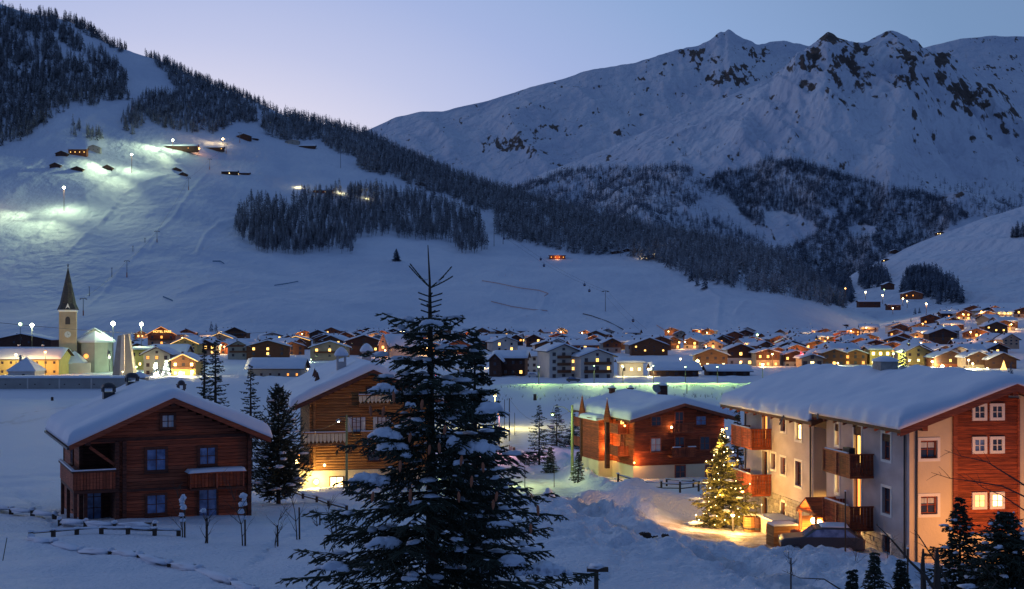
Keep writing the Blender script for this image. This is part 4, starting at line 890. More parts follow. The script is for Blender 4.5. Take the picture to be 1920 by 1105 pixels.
# ------------------------------------------------------------------ log chalet with yellow-lit base
def chalet_log():
    B = 6.0; th = math.atan2(.227, .974)
    root = thing('log_chalet', 'large round-log chalet with yellow-lit base, half hidden by the huge spruce', 'chalet', (-11.67, 106.2, B), th)
    za = 15.9 - B; sl = .45; xl, xr = -6.6, 6.6
    roof_slabs(root, xl, xr, -1.3, 19.5, za, sl, .2, M['dark_wood'], bargem=M['dark_wood'], rafters=12, bd=.3)
    gable_snow('roof_snow', root, xl - .1, xr + .1, -1.4, 19.6, za + .03, sl, .62, 41, 51, 13, .8, wob=2)
    z = 1.75; r_ = .125; i = 0
    while z < za - .2:
        hw = min(4.8, (za - .3 - z - r_) / sl)
        if hw < .3: break
        e = .28 if hw >= 4.8 else 0
        plog('log', root, M['log'], (-hw - e, .0, z), (hw + e, .0, z), r_)
        if z < za - .45 * 4.8 - .3: plog('log', root, M['log'], (-4.7, -.25, z + .12), (-4.7, 14, z + .12), r_)
        z += .235; i += 1
    MB().box(-4.65, 4.65, .05, 18, 1.5, za - .45 * 4.8).prism([(-4.65, za - .45 * 4.8 - .01), (4.65, za - .45 * 4.8 - .01), (0, za - .35)], .05, 18).build('inner_wall', M['dark_wood'], root)
    MB().box(-5.9, 5.2, -.25, 18, -1.5, 1.62).build('plinth', M['cream'], root)
    for x in (-5.75, 0, 5.0): pass
    # balconies
    def bal(x0, x1, y, z0, m, h=.95):
        pbox('balcony_floor', root, M['log'], x0, x1, y, -.1, z0 - .14, z0)
        n = int((x1 - x0) / .3)
        for k in range(n):
            a = x0 + (x1 - x0) * k / n; w = (x1 - x0) / n
            MB().prism([(a + .02, z0 + h - .05), (a + .02, z0 + .35), (a + w / 2, z0 + .12), (a + w - .02, z0 + .35), (a + w - .02, z0 + h - .05)][::-1], y - .05, y - .02).build('balcony_board', m, root)
        pbox('handrail', root, M['log'], x0 - .05, x1 + .05, y - .1, y + .05, z0 + h - .04, z0 + h + .06); pbox('handrail', root, M['log'], x0, x1, y - .08, y, z0 + .02, z0 + .12)
        pbox('rail_snow', root, M['snow'], x0, x1, y - .09, y + .04, z0 + h + .062, z0 + h + .12)
    bal(-5.7, -2.2, -1.35, 9.85 - B, M['cream']); bal(-1.0, 4.6, -1.2, 9.85 - B, M['log']); bal(-1.15, 1.7, -.9, 13.0 - B, M['cream'], .8)
    pbox('balcony_floor', root, M['log'], -5.9, -4.8, -.9, 8, 8.0 - B, 8.15 - B); balcony_boards(root, M['log'], -5.92, -5.92, -.9, 8, 8.2 - B, 9.0 - B, .25)
    for x in (-1.25, .85, 3.2): 
        w = win(root, x, -.15, 11.35 - B, .62, 1.15, pm='curtain', fm='dark_wood', fw=.06, cols=2, rows=3)
        for s in (-1, 1): pbox('shutter', root, M['curtain'], x + s * .56 - .17, x + s * .56 + .17, -.2, -.165, 10.75 - B, 11.95 - B)
    win(root, .2, -.15, 8.9 - B, .9, 1.1, pm='dglass'); win(root, 3.0, -.15, 8.9 - B, .9, 1.1, pm='dglass'); win(root, 0, -.15, 14.0 - B, .7, .8, pm='dglass')
    win(root, -2.9, -.27, .6, 1.0, .9, pm='litb', fm='dark_wood'); win(root, 1.5, -.27, .6, 1.0, .9, pm='dglass', fm='dark_wood')
    for (px, py, n_) in ((645, 690, 'm'), (688, 674, 'n')):
        x = {'m': -1.9, 'n': 1.0}[n_]; y = {'m': 6, 'n': 12}[n_]; zt = {'m': 17.1, 'n': 17.3}[n_] - B
        c = MB().box(x - .4, x + .4, y - .4, y + .4, zt - 2.3, zt - .75); [c.box(x + a * .33 - .06, x + a * .33 + .06, y + b * .33 - .06, y + b * .33 + .06, zt - .75, zt - .3) for a in (-1, 1) for b in (-1, 1)]
        ch = c.box(x - .5, x + .5, y - .5, y + .5, zt - .3, zt - .2).build('chimney', M['plaster'], root)
        MB().lathe([(.62, zt - .2), (.62, zt - .05), (.45, zt + .25), (.2, zt + .48), (.02, zt + .55)], 10, (x, y, 0)).build('chimney_snow', M['snow'], ch, smooth=True)
    # three small pointed vents half buried in the roof snow
    for k in range(3):
        y = 5.5 + 2.9 * k; x = -4.0 + .1 * k; zr = za - sl * abs(x) + .4
        MB().lathe([(.34, zr - .2), (.22, zr + .35), (.02, zr + 1.0)], 4, (x, y, 0)).build('roof_vent', M['dark_wood'], root)
    # flood lamp at the foot of the wall and a wall lamp
    pbox('flood_lamp', root, M['metal'], -4.75, -4.45, -.62, -.35, .78, .95); pball('lamp_glass', root, M['bulby'], (-4.6, -.75, .78), .19)
    light('flood_light', (-4.6, -1.3, .95), (1, .72, .22), 420, root, .2)
    pball('lamp_glass', root, M['bulby'], (-6.1, .5, 2.3), .16); light('wall_light', (-6.5, -.2, 2.4), (1, .7, .25), 160, root, .15)
    pball('lamp_glass', root, M['bulby'], (-3.9, -.5, 3.0 - 1.5 + .6), .09)
    return root
chalet_log()

# ------------------------------------------------------------------ orange-lit chalet
def chalet_orange():
    B = 4.6; th = math.atan2(.305, .952)
    root = thing('timber_chalet', 'orange-lit timber chalet with two pointed pinnacles on its left roof edge', 'chalet', (16.1, 122.65, B), th)
    za = 12.04 - B; sl = .262; xl, xr = -5.6, 5.6
    roof_slabs(root, xl, xr, -1.0, 14.5, za, sl, .18, M['dark_wood'], bargem=M['wood'], rafters=10)
    gable_snow('roof_snow', root, xl - .08, xr + .08, -1.1, 14.6, za + .03, sl, .6, 41, 41, 23, .7, wob=1.8)
    z = 1.55; 
    while z < za:
        h = .2; hw = min(4.7, (za - .22 - z - h) / sl)
        if hw < .3: break
        pbox('plank', root, M['red_wood'], -hw, hw, rnd.uniform(-.012, .012), .1, z, z + h - .018)
        if hw >= 4.7: pbox('plank', root, M['red_wood'], -4.76, -4.65, .1, 14, z, z + h - .018)
        z += h
    zz = za - sl * 4.6 - .2
    MB().box(-4.62, 4.62, .1, 13.9, 1.4, zz).prism([(-4.62, zz - .01), (4.62, zz - .01), (0, za - .24)], .1, 13.9).build('inner_wall', M['dark_wood'], root)
    MB().box(-4.9, 4.9, -.12, 14.1, -1.5, 1.54).build('plinth', M['cream'], root)
    kw = dict(fm='wood', fw=.1)
    win(root, -2.5, -.02, 10.35 - B, .9, .8, pm='dglass', **kw); win(root, 2.2, -.02, 10.3 - B, 1.0, .8, pm='glass', **kw); win(root, -.1, -.02, 10.35 - B, .8, 1.6, pm='dglass', sill=False, **kw)
    win(root, -2.55, -.02, 8.1 - B, .95, 1.2, pm='curtain', **kw); win(root, -.05, -.02, 8.0 - B, .9, 1.5, pm='dglass', sill=False, **kw); win(root, 2.6, -.02, 8.1 - B, .95, 1.2, pm='dglass', **kw)
    win(root, -.05, -.14, .85, .95, 1.15, pm='dglass', **kw); win(root, 3.1, -.14, .85, .8, 1.0, pm='dglass', **kw)
    for (x0, x1, z0) in ((-1.3, 1.2, 7.05 - B), (-1.2, 1.1, 9.35 - B)):
        pbox('balcony_floor', root, M['wood'], x0, x1, -.95, -.02, z0 - .12, z0); balcony_boards(root, M['red_wood'], x0, x1, -.97, -.97, z0, z0 + .75, .18)
        pbox('handrail', root, M['wood'], x0 - .05, x1 + .05, -1.04, -.9, z0 + .75, z0 + .83)
    for x in (-.8, .8): pbox('rail_snow', root, M['snow'], x - .4, x + .4, -1.05, -.88, 7.05 - B + .832, 7.05 - B + .92)
    # left side: projecting lit bay, balconies, pinnacles
    z = 1.55
    while z < 5.6: pbox('plank', root, M['red_wood'], -6.3, -4.78, 5.2, 9.6, z, z + .182); z += .2
    MB().box(-6.35, -4.9, 5.15, 9.65, -1.5, 1.54).build('plinth', M['cream'], root)
    gable_snow('bay_snow', root, -6.7, -4.9, 4.9, 9.8, 5.72, .12, .4, 9, 11, 24, .3, xa=-4.9)
    pbox('roof_slope', root, M['dark_wood'], -6.65, -4.8, 4.95, 9.75, 5.6, 5.72)
    for (y0, y1, z0) in ((1.2, 4.4, 2.5), (1.2, 4.4, 4.6), (10.4, 13.2, 2.5), (10.4, 13.2, 4.5)):
        pbox('balcony_floor', root, M['wood'], -5.9, -4.78, y0, y1, z0 - .12, z0); balcony_boards(root, M['red_wood'], -5.92, -5.92, y0, y1, z0, z0 + .85, .2)
        balcony_boards(root, M['red_wood'], -5.9, -4.8, y0, y0, z0, z0 + .85, .2)
        win(root, -4.78, (y0 + y1) / 2, z0 + 1.0, .9, 1.8, rz=-math.pi / 2, pm='lit' if z0 > 4 else 'dglass', sill=False, **kw)
    for y in (3.6, 10.4):
        zp = 10.1 - B
        pbox('corner_column', root, M['dark_wood'], -6.25, -5.85, y - .2, y + .2, 1.0, zp); MB().lathe([(.42, zp), (.30, zp + .8), (.02, zp + 2.2)], 4, (-6.05, y, 0)).build('pinnacle', M['red_wood'], root)
        b = MB().lathe([(.02, zp + 2.2), (.10, zp + 2.28), (.02, zp + 2.4)], 6, (-6.05, y, 0)); b.build('pinnacle_snow', M['snow'], root, smooth=True)
    for (x, y, z, p) in ((-5.5, 4.95, 2.55, 170), (-5.5, 4.95, 4.2, 90), (-4.9, -.35, 1.9, 190), (4.75, -.4, 4.9, 10), (-5.3, 1.0, 5.3, 18), (-5.2, 10.2, 5.2, 18)):
        pball('wall_lamp', root, M['bulbo'], (x, y, z), .09); light('wall_light', (x, y - .18, z + .15), (1, .42, .10), p, root, .1)
    pball('wall_lamp', root, M['bulby'], (-1.0, -.22, 9.75 - B), .1); light('wall_light', (-1.0, -.5, 9.75 - B), (1, .6, .2), 14, root, .1)
    pball('wall_lamp', root, M['bulbo'], (1.2, -.2, 9.6 - B), .05)
    for (x, y, zt, w) in ((3.4, 11.5, 8.6, .4), (.4, 13.0, 8.3, .2), (-1.5, 13.5, 8.3, .25)):
        ch = MB().box(x - w, x + w, y - w, y + w, zt - 2, zt - .2).box(x - w - .1, x + w + .1, y - w - .1, y + w + .1, zt - .18, zt - .08).build('chimney', M['dark_wood'], root)
        MB().lathe([(w * 1.3, zt - .08), (w * 1.1, zt + .12), (.02, zt + .22)], 8, (x, y, 0)).build('chimney_snow', M['snow'], ch, smooth=True)
    # satellite dish beside the big chimney
    d = MB().lathe([(.02, 0), (.3, .04), (.5, .14)], 12); o = d.build('satellite_dish', M['steel'], root, (2.6, 11.3, 8.2), (rad(70), 0, 0))
    return root
chalet_orange()

# ------------------------------------------------------------------ guesthouse (right)
def guesthouse():
    B = 7.4; th = math.atan2(.1644, .9864); HP = -math.pi / 2
    root = thing('guesthouse', 'three-storey guesthouse at right with stone base, wooden balconies and lit entrance porch', 'guesthouse', (19.87, 64, B), th)
    Z = lambda z: z - B
    W_, D_ = 9.8, 24.0; za = 16.6 - B; sl = .35; zr = lambda x: za - sl * abs(x - 4.9)
    pl = M['plaster']
    def facade(y0, y1, x, holes, z1=None):
        """left facade facing -x; holes given as (y, zc, w, h)"""
        hs = []
        for (y, zc, w, h, *_) in holes: hs.append((y1 - y - w / 2, y1 - y + w / 2, Z(zc) - h / 2, Z(zc) + h / 2))
        holes_wall(0, y1 - y0, -2.4, z1 or zr(0), hs).build('wall', pl, root, (x, y1, 0), (0, 0, HP))
        for (y, zc, w, h, pm, kind) in holes:
            q = .10
            cols = 2 if w > .7 else 1; nm = 'balcony_door' if kind == 'd' else 'window'
            win(root, x + .20, y, Z(zc), w - .14, h - .14, rz=HP, fm='wood', pm=pm, cols=cols, rows=1 if kind == 'd' else 2, fw=.069, sill=False, name=nm)
            b = MB(); a, c = w / 2, h / 2; b.box(-a - .14, a + .14, -.03, 0, c, c + .14); b.box(-a - .14, a + .14, -.03, 0, -c - .14, -c); b.box(-a - .14, -a, -.03, 0, -c, c); b.box(a, a + .14, -.03, 0, -c, c)
            b.build('window_surround', M['white'], root, (x, y, Z(zc)), (0, 0, HP))
        return hs
    f = [(2.54, 13.4, .95, 1.35, 'dglass', 'w'), (2.54, 10.6, .95, 1.35, 'dglass', 'w'), (2.54, 7.95, .95, 1.7, 'dglass', 'w'), (6.0, 13.15, .95, 2.1, 'lit', 'd'), (6.0, 10.3, .95, 2.1, 'lito', 'd'), (6.0, 7.75, .95, 2.0, 'dglass', 'd'),
         (8.7, 13.5, .5, 1.2, 'litb', 'w'), (8.7, 10.75, .5, 1.1, 'litb', 'w')]
    h1 = facade(0, 10.2, 0, f)
    bk = [(14.4, 13.3, .95, 1.3, 'litb', 'w'), (14.4, 10.6, .95, 1.5, 'dglass', 'w'), (16.9, 13.45, .8, .95, 'dglass', 'w'), (16.9, 10.8, .8, 1.05, 'dglass', 'w'), (18.6, 10.9, .75, 1.0, 'dglass', 'w'), (20.1, 13.1, .95, 2.0, 'lito', 'd'), (20.1, 10.4, .95, 2.0, 'dglass', 'd'),
          (20.1, 7.4, 1.0, 2.0, 'dglass', 'd'), (16.9, 8.0, .75, 1.0, 'dglass', 'w'), (18.2, 7.2, .7, .9, 'dglass', 'w')]
    h2 = facade(12.1, D_, 0, bk, zr(0) - .45)
    holes_wall(0, 1.9, -2.4, zr(1.4) - .5, [(.5, 1.2, Z(13.1), Z(13.9)), (.5, 1.2, Z(10.3), Z(11.0))]).build('stair_wall', pl, root, (1.5, 12.1, 0), (0, 0, HP))
    for zc in (13.5, 10.65): win(root, 1.7, 11.25, Z(zc), .56, .6, rz=HP, fm='wood', pm='dglass', cols=1, rows=1, fw=.069, sill=False)
    MB().box(0, 1.5, 10.16, 10.2, -2.4, zr(0) - .02).build('return_wall', pl, root); MB().box(.0, 1.5, 12.1, 12.14, -2.4, zr(0) - .47).build('return_wall', M['cream'], root)
    # end wall
    eh = [(.6, 1.5, Z(13.05), Z(13.95)), (.6, 1.5, Z(10.25), Z(11.15)), (.8, 1.4, Z(8.0), Z(8.6))]
    e = holes_wall(0, W_, -2.4, zr(0), eh); e.add([(0, 0, zr(0)), (W_, 0, zr(0)), (4.9, 0, za - .05)], [(0, 1, 2)])
    e.build('wall', M['cream'], root)
    MB().box(.02, W_, .3, D_ - .05, zr(0) - 1.2, zr(0) - .55).build('attic_floor', M['dark_wood'], root)
    MB().prism([(0, -2.4), (W_, -2.4), (W_, zr(0) - .5), (4.9, za - .6), (0, zr(0) - .5)], D_, D_ + .1).build('rear_wall', pl, root)
    pbox('right_wall', root, pl, W_ - .1, W_, .01, D_, -2.4, zr(0) - .5)
    for (x, zc, w) in ((1.05, 13.5, .9), (1.05, 10.7, .9)):
        fr = win(root, x, .2, Z(zc), w - .14, w - .14, fm='wood', pm='dglass', fw=.069, sill=False); 
        link('curtain', MB().box(-.36, .36, -.03, -.02, .08, .34).mesh('curtain', M['curtain']), fr)
        a = w / 2; b = MB(); b.box(-a - .15, a + .15, -.03, 0, a, a + .15); b.box(-a - .15, a + .15, -.03, 0, -a - .15, -a); b.box(-a - .15, -a, -.03, 0, -a, a); b.box(a, a + .15, -.03, 0, -a, a); b.build('window_surround', M['white'], root, (x, 0, Z(zc)))
    z = Z(9.25); x0, x1 = 2.43, 5.93
    while z < za - .35:
        a, c = x0, x1
        a = max(a, 4.9 - (za - .2 - (z + .2)) / sl); c = min(c, 4.9 + (za - .2 - (z + .2)) / sl)
        if c - a < .3: break
        pbox('plank', root, M['red_wood'], a, c, -.07 - rnd.uniform(0, .012), -.004, z, z + .185); z += .2
    for x in (x0, x1): pbox('corner_trim', root, M['wood'], x - .12, x + .0 if x == x1 else x + .1, -.12, -.003, Z(9.25), zr(x) - .25)
    for (x, zc, pm) in ((3.72, 15.35, 'dglass'), (4.68, 15.35, 'dglass'), (3.72, 13.68, 'glass'), (4.68, 13.68, 'dglass'), (3.72, 10.88, 'lit'), (4.68, 10.88, 'litb')):
        win(root, x, -.09, Z(zc), .5, .56, fm='white', pm=pm, fw=.15, rows=2, sill=False, deep=.07)
    hs_end = [(.45, 1.65, Z(7.9), Z(8.7))]
    stone_cladding(root, .02, 10.15, -2.0, Z(8.9), 0, 4, HP, (0, 10.2, 0), h1); stone_cladding(root, .0, D_ - 12.15, -2.2, Z(9.1), 0, 6, HP, (0, D_, 0), h2)
    # roofs
    roof_slabs(root, -1.25, W_ + 1.25, -1.5, 9.3, za + .22, sl, .2, M['dark_wood'], bargem=M['wood'], rafters=9, bd=.3, rm=M['red_wood'])
    roof_slabs(root, -1.3, W_ + 1.25, 9.34, D_ + 1.2, za - .25, sl, .2, M['dark_wood'], bargem=M['dark_wood'], rafters=11, rm=M['red_wood'])
    gable_snow('roof_snow', root, -1.35, W_ + 1.35, -1.62, 9.6, za + .24, sl, .62, 45, 47, 41, .85, wob=2.3)
    gable_snow('roof_snow', root, -1.4, W_ + 1.35, 9.62, D_ + 1.3, za - .23, sl, .66, 45, 61, 42, .85, wob=2.3)
    for x in (.1, 4.9, 9.7): pbox('purlin', root, M['red_wood'], x - .14, x + .14, -1.45, -.01, zr(x) - .36, zr(x) - .03)
    # gutter spout and hanging bracket
    plog('gutter_spout', root, M['metal'], (-1.2, 13.6, zr(0) - .55), (-2.1, 12.1, zr(0) - 1.05), .05); plog('gutter_spout', root, M['metal'], (-1.2, 8.6, zr(0) - .1), (-1.8, 7.2, zr(0) - .4), .05)
    # balconies
    for (y0, y1, z0, h) in ((4.0, 7.45, 11.72, 1.1), (4.0, 7.45, 8.92, 1.12), (18.9, 22.7, 11.75, 1.15), (18.9, 22.7, 8.75, 1.2)):
        z0 = Z(z0); xo = -1.32
        pbox('balcony_floor', root, M['red_wood'], xo, -.01, y0, y1, z0 - .14, z0)
        balcony_boards(root, M['red_wood'], xo - .02, xo - .02, y0, y1, z0 + .02, z0 + h, .17); balcony_boards(root, M['red_wood'], xo, -.02, y0 - .02, y0 - .02, z0 + .02, z0 + h, .17); balcony_boards(root, M['red_wood'], xo, -.02, y1, y1, z0 + .02, z0 + h, .17)
        pbox('handrail', root, M['wood'], xo - .08, xo + .06, y0 - .05, y1 + .05, z0 + h, z0 + h + .07); pbox('handrail', root, M['wood'], xo + .06, -.02, y0 - .06, y0 + .06, z0 + h, z0 + h + .07)
        for y in (y0, (y0 + y1) / 2, y1): pbox('balcony_post', root, M['wood'], xo - .07, xo - .025, y - .06, y + .06, z0 - .1, z0 + h)
        pbox('rail_snow', root, M['snow'], xo - .06, xo + .05, y0 + .3, y1 - .2, z0 + h + .072, z0 + h + .13)
    pbox('folded_table', root, M['metal'], -.95, -.6, 5.0, 5.8, Z(12.0), Z(13.1))
    # gable porch over the entrance
    yc = 8.95; zt = Z(9.95); s2 = .62; hw = 1.35; xo = -1.8
    for s in (-1, 1):
        poly = [(0, zt - .12), (s * hw, zt - .12 - s2 * hw), (s * hw, zt - s2 * hw), (0, zt)]
        MB().prism(poly if s > 0 else poly[::-1], 0, 1.8).build('porch_roof', M['red_wood'], root, (xo, yc, 0), (0, 0, HP))
    for y in (yc - 1.15, yc + 1.15): plog('porch_post', root, M['wood'], (xo + .15, y, -1.2), (xo + .15, y, zt - s2 * 1.15 - .1), .08); pbox('porch_beam', root, M['wood'], xo, 0, y - .07, y + .07, zt - s2 * 1.15 - .28, zt - s2 * 1.15 - .12)
    pbox('tie_beam', root, M['wood'], xo, xo + .12, yc - 1.3, yc + 1.3, zt - .85, zt - .72)
    pbox('entrance_door', root, M['log'], -.1, -.02, yc - .85, yc + .85, -.7, 1.35); pbox('entrance_panel', root, M['log'], -1.5, -.1, yc + 1.2, yc + 1.26, -.8, 1.3)
    for y in (yc - .45, yc + .35): pball('porch_lamp', root, M['bulby'], (-1.15, y, Z(8.55)), .18)
    light('porch_light', (-1.1, yc, Z(8.45)), (1, .50, .10), 850, root, .15)
    for (y, z, p) in ((6.9, 8.5, 25), (6.1, 8.45, 25), (5.1, 8.65, 0), (4.2, 8.5, 0)):
        pball('wall_lamp', root, M['bulby'], (-.9, y, Z(z)), .07)
        if p: light('wall_light', (-1.0, y, Z(z) - .1), (1, .62, .2), p, root, .08)
    for (dx, dy) in ((-.09, .35), (-.09, 12.35), (-.09, 23.6)): plog('downpipe', root, M['metal'], (dx, dy, -1.5), (dx, dy, zr(0) - .5), .05)
    plog('downpipe', root, M['metal'], (.35, -.09, -1.5), (.35, -.09, zr(0) - .1), .05)
    # low stone terrace wall and chimney
    MB().box(-1.6, -.08, 14.6, 17.3, -1.9, .25).build('terrace_wall', M['stone'], root); pbox('terrace_snow', root, M['snow'], -1.62, -.06, 14.58, 17.32, .252, .36)
    MB().box(4.3, 5.4, 12.2, 13.3, za - 1, za + .9).build('chimney', M['stone'], root); MB().lathe([(.85, 0), (.8, .12), (.35, .28), (.02, .32)], 8, (4.85, 12.75, za + .9)).build('chimney_snow', M['snow'], root, smooth=True)
    light('eave_light', (-1.2, 23.3, Z(8.6)), (1, .45, .1), 60, root, .1); pball('wall_lamp', root, M['bulbo'], (-.9, 23.2, Z(8.6)), .08)
    return root
guesthouse()

# ------------------------------------------------------------------ village
WALLS = {'tan': mat('tan_plaster', (.42, .33, .25), .9, var=.2, vscale=(.4, .4, .4)), 'white': mat('white_plaster', (.62, .58, .55), .9, var=.12, vscale=(.4, .4, .4)), 'grey': mat('grey_plaster', (.36, .35, .34), .9, var=.15, vscale=(.4, .4, .4)),
         'brown': mat('brown_timber', (.20, .09, .05), .85, col2=(.12, .05, .03), vscale=(.3, .3, 5)), 'dark': mat('dark_timber', (.10, .05, .04), .85, col2=(.06, .03, .025), vscale=(.3, .3, 5)),
         'red': mat('red_timber', (.34, .10, .05), .85, col2=(.2, .06, .03), vscale=(.3, .3, 5)), 'yellow': mat('yellow_plaster', (.55, .42, .16), .9, var=.15, vscale=(.4, .4, .4)), 'pink': mat('pink_plaster', (.55, .30, .2), .9, var=.12, vscale=(.4, .4, .4))}
WORD = {'tan': 'tan plaster', 'white': 'white plaster', 'grey': 'grey plaster', 'brown': 'brown timber', 'dark': 'dark timber', 'red': 'reddish timber', 'yellow': 'yellow-lit plaster', 'pink': 'pinkish plaster'}
_vm = {}
def vwin(parent, x, y, z, w, h, pm, rz=0, near=False):
    k = (pm, near)
    if k not in _vm:
        _vm[k] = MB().box(-.5, .5, -.5, .5, -.5, .5).mesh('window', M[pm] if not near else M['dark_wood'])
    o = link('window', _vm[k], parent, (x, y, z), (0, 0, rz), (w, .12, h))
    if near:
        kk = ('p', pm)
        if kk not in _vm:
            b = MB()
            for sx in (-1, 1):
                for sz in (-1, 1): b.box(sx * .22 - .185, sx * .22 + .185, -.56, -.4, sz * .22 - .185, sz * .22 + .185)
            _vm[kk] = b.mesh('pane', M[pm])
        link('pane', _vm[kk], o)
    return o
HOUSES = []
def house(x, yb, wpx, epx, rise_px, label, wall='tan', gable=None, ridge='y', depth=11, rot=0, lit=(), cols=3, floors=2, Yd=None, balc=0, chim=1, name='village_house', group=None, over=1.1, thick=.5, roofm=None, litm='lit', side=None, edge_light=False, wscale=1.0, cat='house'):
    """x: centre column, yb: base row, wpx: wall width, epx: eave height, rise_px: gable rise (photo pixels)"""
    Yd = Yd or hit(x, yb, 300, 1700); k = Yd / 2400; cx = PX(x, Yd); gz = PZ(yb, Yd); w = wpx * k; eh = epx * k; rise = rise_px * k; hw = w / 2
    near = Yd < 560
    root = thing(name, label, cat, (cx, Yd, gz), rot, group); HOUSES.append((cx, Yd, max(w, depth) * .6))
    wm = WALLS[wall]; gm_ = WALLS[gable] if gable else wm; D = depth
    b = MB(); b.box(-hw, hw, 0, D, -2, eh); b.build('wall', wm, root)
    if ridge == 'y':
        sl = rise / (hw + over)
        zt = eh + sl * hw
        MB().prism([(-hw, eh), (hw, eh), (0, zt)], .01, D - .01).build('gable', gm_, root)
        if gable: MB().box(-hw - .03, hw + .03, -.05, .0, eh * .52, eh).build('timber_cladding', gm_, root)
        za = eh + sl * hw + .2
        for s in (-1, 1):
            xe = s * (hw + over); ze = za - sl * (hw + over); poly = [(xe, ze - .22), (0, za - .22), (0, za), (xe, ze)] if s < 0 else [(0, za - .22), (xe, ze - .22), (xe, ze), (0, za)]
            MB().prism(poly, -over, D + over * .8).build('roof_slope', WALLS['dark'], root)
        gable_snow('roof_snow', root, -hw - over - .05, hw + over + .05, -over - .06, D + over * .8 + .06, za + .02, sl, thick, 11 if near else 9, 7, len(HOUSES), .55)
        if edge_light:
            for s in (-1, 1):
                xe = s * (hw + over); ze = za - sl * (hw + over)
                a = math.atan2(za - ze, -xe if s < 0 else -xe); L = math.hypot(xe, za - ze)
                o = pbox('light_strip', root, M['lito'] if edge_light == 2 else M['lit'], -.5, .5, -.5, .5, -.5, .5); o.location = (xe / 2, -over - .12, (za + ze) / 2 - .12); o.rotation_euler = (0, math.atan2(-(za - ze), -xe) if s < 0 else math.atan2(za - ze, xe), 0); o.scale = (L, .1, .14)
    else:
        # ridge along x: the eave faces the viewer; snow slope visible
        sl = rise / (D / 2 + over); za = eh + rise; 
        g = MB().prism([(0, eh), (D, eh), (D / 2, eh + sl * D / 2)], -hw + .01, hw - .01).mesh('gable', gm_); link('gable', g, root, (0, 0, 0), (0, 0, math.pi / 2)).location = (0, 0, 0)
        bpy.data.objects[-1] if False else None
        go = root.children[-1] if False else None
        rr = bpy.data.objects.new('roof_pivot', None); bpy.data.objects.remove(rr)
        xl, xr = -over, D + over
        RZ = math.pi / 2
        # local frame rotated so that its x runs along depth, y along -width
        for o in [c for c in COL.objects if c.parent == root and c.name.startswith('gable')]: o.rotation_euler = (0, 0, RZ)
        for s in (0, 1):
            xe = xl if s == 0 else xr; ze = eh - sl * over + .2; zz = eh + sl * D / 2 + .2; poly = [(xe, ze - .22), (D / 2, zz - .22), (D / 2, zz), (xe, ze)] if s == 0 else [(D / 2, zz - .22), (xe, ze - .22), (xe, ze), (D / 2, zz)]
            MB().prism(poly, -hw - over, hw + over).build('roof_slope', WALLS['dark'], root, None, (0, 0, RZ))
        o = gable_snow('roof_snow', root, xl - .05, xr + .05, -hw - over - .06, hw + over + .06, eh + sl * D / 2 + .22, sl, thick, 11, 9, len(HOUSES), .55); o.rotation_euler = (0, 0, RZ)
    # windows on the front
    n = 0; fh = eh / floors; ww = min(1.15, w / cols * .42) * wscale; wh = min(1.3, fh * .5) * wscale
    for f in range(floors):
        for c in range(cols):
            xx = -hw + w * (c + .5) / cols; pm = litm if n in lit else 'dglass'; vwin(root, xx, -.02, fh * (f + .52), ww, wh, pm, 0, near); n += 1
    if ridge == 'y' and rise > 1.6: vwin(root, 0, -.02, eh + rise * .22, ww * .8, wh * .7, litm if n in lit else 'dglass', 0, near)
    if side and near:
        for f in range(floors):
            for c in range(2): vwin(root, side * hw, D * (c + .5) / 2, fh * (f + .52), ww, wh, 'dglass', math.pi / 2, near)
    for f in range(balc):
        z0 = fh * (f + 1) - .05; x0, x1 = (-hw * .8, hw * .8) if balc < 3 else (-hw * .45, hw * .45)
        pbox('balcony', root, WALLS['brown'], x0, x1, -1.0, -.06, z0 - .1, z0 + .85)
    for c in range(chim):
        xx = (-.45 + .75 * c + .1 * rnd.random()) * hw; yy = D * .55; zr = (za - sl * abs(xx)) if ridge == 'y' else eh + sl * D / 2 - .4
        pbox('chimney', root, WALLS['dark'], xx - .35, xx + .35, yy - .35, yy + .35, zr - .2, zr + 1.5); pbox('chimney_snow', root, M['snow'], xx - .42, xx + .42, yy - .42, yy + .42, zr + 1.502, zr + 1.75)
    return root
VL = []   # street and window glow: x, y, Y, power, colour
# middle row, west to east
house(502, 668, 78, 18, 12, 'brown house with three lit windows behind the long snowy barn', 'brown', lit=(1, 3, 4), cols=3, rot=.12, Yd=640)
house(618, 672, 72, 20, 12, 'tan house with lit upper windows just above the log chalet roof', 'tan', lit=(3, 4), cols=3, rot=.1, Yd=620, balc=1)
house(515, 716, 100, 26, 18, 'long low stone barn with deep snow roof behind the tall spruces', 'grey', ridge='x', lit=(4, 5), cols=6, floors=1, Yd=440, depth=12, litm='lito', cat='barn', name='barn', wscale=.7)
house(447, 672, 40, 22, 12, 'grey narrow house left of the brown one behind the barn', 'grey', lit=(), cols=2, floors=2, Yd=640, balc=2)
house(440, 640, 44, 16, 11, 'dark house highest on the slope behind the tall spruce tops', 'brown', 'dark', lit=(), Yd=1010, balc=2, cols=3)
house(412, 648, 46, 14, 10, 'house behind the tall spruces with bright light strip under its eaves', 'tan', lit=(3,), Yd=880, edge_light=1)
house(555, 652, 48, 14, 8, 'house outlined by glowing yellow light strips along its gable', 'brown', lit=(0, 3), Yd=830, edge_light=1)
house(682, 660, 66, 20, 12, 'wide timber house left of the half-timbered hall', 'brown', 'dark', lit=(2,), Yd=720, rot=.15)
house(752, 667, 60, 18, 24, 'steep white-roofed half-timbered hall with orange-lit left gable', 'white', 'dark', ridge='x', lit=(0,), Yd=690, cols=8, floors=1, depth=14, litm='lit', wscale=.6, cat='hall')
